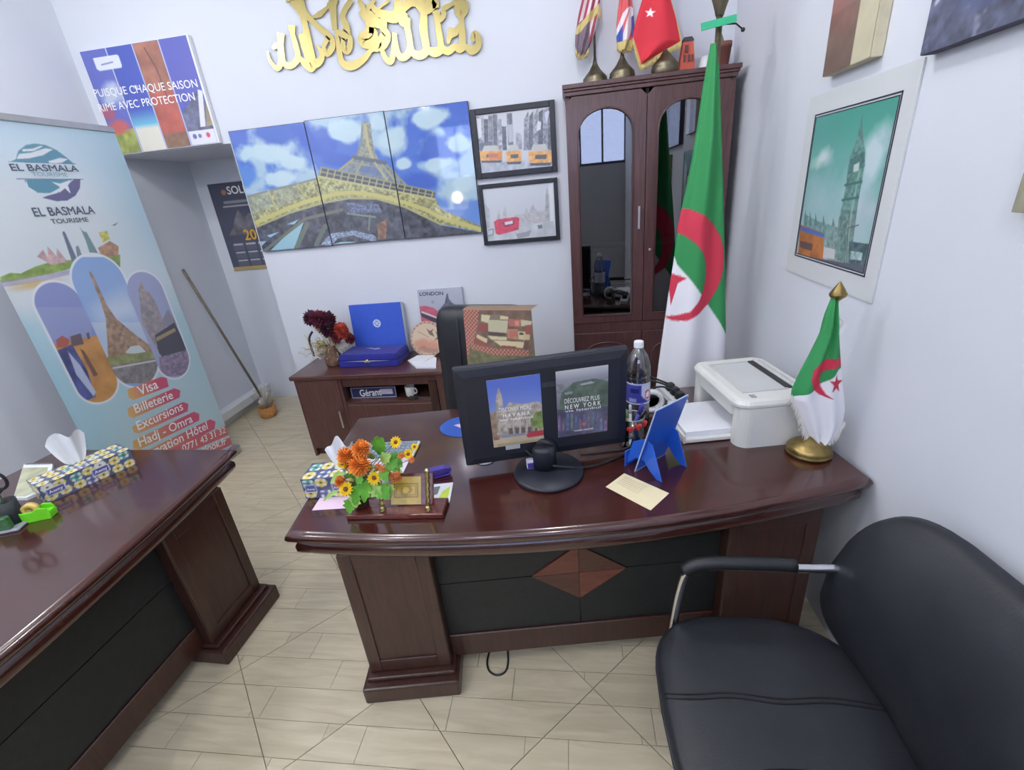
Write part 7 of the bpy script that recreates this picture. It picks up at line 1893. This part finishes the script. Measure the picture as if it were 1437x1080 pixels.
# business cards and stapler behind the pen set
c1_ = flat_sheet('business_card', 'white and lime business card behind the pen set', 'card', [(602, 681), (636, 677.5), (631, 705), (609, 705)], DZ, 0.003, M_PAPER)
P = [pz(x, y, DZ+0.0032) for x, y in ((620, 690), (632, 682), (629, 697), (615, 700))]
mb = MB(); mb.loft([P[::-1], [p+Vector((0, 0, 0.0006)) for p in P[::-1]]]); mb.build('lime_panel', mat('lime_ink', (196, 214, 84), 0.5, var=0.1), c1_)
P = [pz(x, y, DZ+0.0032) for x, y in ((604, 684), (618, 682), (614, 693), (606, 695))]
mb = MB(); mb.loft([P[::-1], [p+Vector((0, 0, 0.0006)) for p in P[::-1]]]); mb.build('grey_photo', mat('grey_ink_patch', (110, 114, 124), 0.5, var=0.3, scale=80), c1_)
sp = pz(612, 671, DZ); SX = rotz(math.radians(24), (sp.x, sp.y+0.01, DZ))
stp = thing('stapler', 'purple-blue stapler lying behind the pen set', 'stapler', (sp.x, sp.y+0.01, DZ))
M_PURP = mat('purple_plastic', (66, 50, 148), 0.35, var=0.08, coat=0.3)
MB(SX).box(-0.045, 0.05, -0.014, 0.014, 0, 0.01, 0.004, 2).build('stapler_base', M_PURP, stp)
mb = MB(SX); mb.loft([[Vector((x, y_*w_, z)) for y_, z in ((-1, z0_), (1, z0_), (1, z1_), (-1, z1_))] for x, z0_, z1_, w_ in ((-0.045, 0.012, 0.03, 0.011), (-0.02, 0.013, 0.036, 0.013), (0.03, 0.015, 0.036, 0.014), (0.055, 0.017, 0.028, 0.010))]); mb.build('stapler_arm', M_PURP, stp)
# cable loop on the floor under the desk
mb = MB(); q = [pz(x, y, 0.004) for x, y in ((690, 905), (684, 925), (686, 940), (697, 947), (709, 942), (713, 928), (712, 905))]
mb.tube(smooth_path([tuple(p) for p in q], 6), 0.004, 7); mb.build('floor_cable', M_BLKPL, None, 'thin black cable loop on the floor under the main desk', 'cable')

# ================================================================== things on the second desk
XT2 = rotz(math.radians(66), (-2.008, 1.372, DZ))
tissue_box('flower-print tissue box on the left desk beside the green tape dispenser', XT2, 0.30, 0.12, 0.075, 5)
tissue('white tissue pulled up from the box on the left desk', Matrix.Translation((-2.03, 1.378, DZ+0.0765)) @ Matrix.Rotation(0.9, 4, 'Z'), 1.5, 2)
nt_ = thing('spiral_notebook', 'white spiral notebook with a faded photo cover on the left desk', 'notebook', tuple(pz(50, 680, DZ)))
P = [pz(x, y, DZ) for x, y in ((32, 655), (78, 655), (50, 695), (22, 703), (14, 690))]
P = [Vector((-2.45, 1.475, DZ)), Vector((-2.30, 1.475, DZ)), Vector((-2.105, 1.30, DZ)), Vector((-2.13, 1.235, DZ)), Vector((-2.19, 1.235, DZ))]
mb = MB(); mb.loft([P[::-1], [p+Vector((0, 0, 0.012)) for p in P[::-1]]]); mb.build('pages', M_PAPER, nt_)
ce_ = sum(P, Vector())/5
P2 = [ce_+(p-ce_)*0.86+Vector((0, -0.008, 0.0122)) for p in P]
mb = MB(); mb.loft([P2[::-1], [p+Vector((0, 0, 0.0005)) for p in P2[::-1]]]); mb.build('cover_photo', mat('faded_cover', (176, 178, 150), 0.5, var=0.35, scale=14), nt_)
for k in range(14):
    q = P[0].lerp(P[1], (k+0.5)/14); mb = MB(); mb.tube([tuple(q+Vector((0, 0.008*math.cos(a), 0.008+0.009*math.sin(a)))) for a in np.linspace(-0.6, PI+0.3, 9)], 0.0014, 5); mb.build('spiral_ring', M_ALU, nt_)
M_LIME = mat('lime_green_plastic', (112, 214, 36), 0.4, var=0.05, coat=0.2)
TDX = rotz(math.radians(22), tuple(pz(51, 728, DZ)))
td = thing('tape_dispenser', 'lime green tape dispenser on the left desk', 'tape dispenser', tuple(pz(51, 728, DZ)))
mb = MB(TDX)
for s_ in (-1, 1):
    M2 = Matrix(((1, 0, 0, 0), (0, 0, 1, s_*0.017-0.003), (0, 1, 0, 0), (0, 0, 0, 1)))
    mb.prism([(-0.055, 0), (0.058, 0), (0.062, 0.02), (0.055, 0.045), (0.03, 0.05), (0.012, 0.04), (-0.02, 0.04), (-0.035, 0.05), (-0.06, 0.048), (-0.062, 0.02)], 0, 0.006, M2, 0.0015, 1)
mb.box(-0.055, 0.058, -0.018, 0.018, 0, 0.028, 0.002, 1); mb.box(-0.062, -0.045, -0.018, 0.018, 0.02, 0.046, 0.002, 1); mb.build('dispenser_body', M_LIME, td)
mb = MB(TDX); mb.lathe([(0.012, -0.009), (0.026, -0.009), (0.026, 0.009), (0.012, 0.009), (0.012, -0.009)], (0.0, 0, 0.042), 24, True, Matrix.Rotation(PI/2, 4, 'X')); mb.build('tape', mat('amber_tape', (222, 190, 104), 0.25, var=0.1, coat=0.5), td)
og = pz(8, 740, DZ); OX = rotz(math.radians(20), (og.x, og.y, DZ))
po_ = thing('desk_organizer', 'dark pen organiser with lime and clear compartments at the left edge', 'organizer', (og.x, og.y, DZ))
MB(OX).box(-0.07, 0.07, -0.045, 0.045, 0, 0.012, 0.004, 1).build('organizer_base', mat('grey_clear_plastic', (150, 156, 164), 0.3, var=0.1), po_)
MB(OX).lathe([(0.03, 0.012), (0.032, 0.10), (0.028, 0.10), (0.026, 0.016), (0, 0.016)], (0.03, 0.01, 0), 20).build('organizer_cup', mat('dark_mesh_cup', (40, 46, 50), 0.5, var=0.3, scale=120), po_)
MB(OX).box(-0.055, -0.005, -0.03, 0.03, 0.012, 0.055, 0.004, 1).build('organizer_box', mat('olive_clear_plastic', (128, 146, 60), 0.3, var=0.3, scale=30), po_)
MB(OX).box(0.0, 0.05, -0.044, -0.02, 0.012, 0.06, 0.004, 1).build('clip_compartment', mat('green_clear_plastic', (70, 110, 74), 0.25, var=0.4, scale=40), po_)
MB(OX).box(-0.02, 0.012, 0.012, 0.036, 0.06, 0.11, 0.004, 1).build('lime_block', M_LIME, po_)
scb = OX @ Vector((0.03, 0.01, 0.118))
scissors('scissors', 'black-handled scissors standing in the organiser at the left edge', tuple(scb), (0.03, 0.0, -1), M_BLKPL, Vector((0.55, -0.83, 0.0)), 0.95)
bpy.context.view_layer.update()
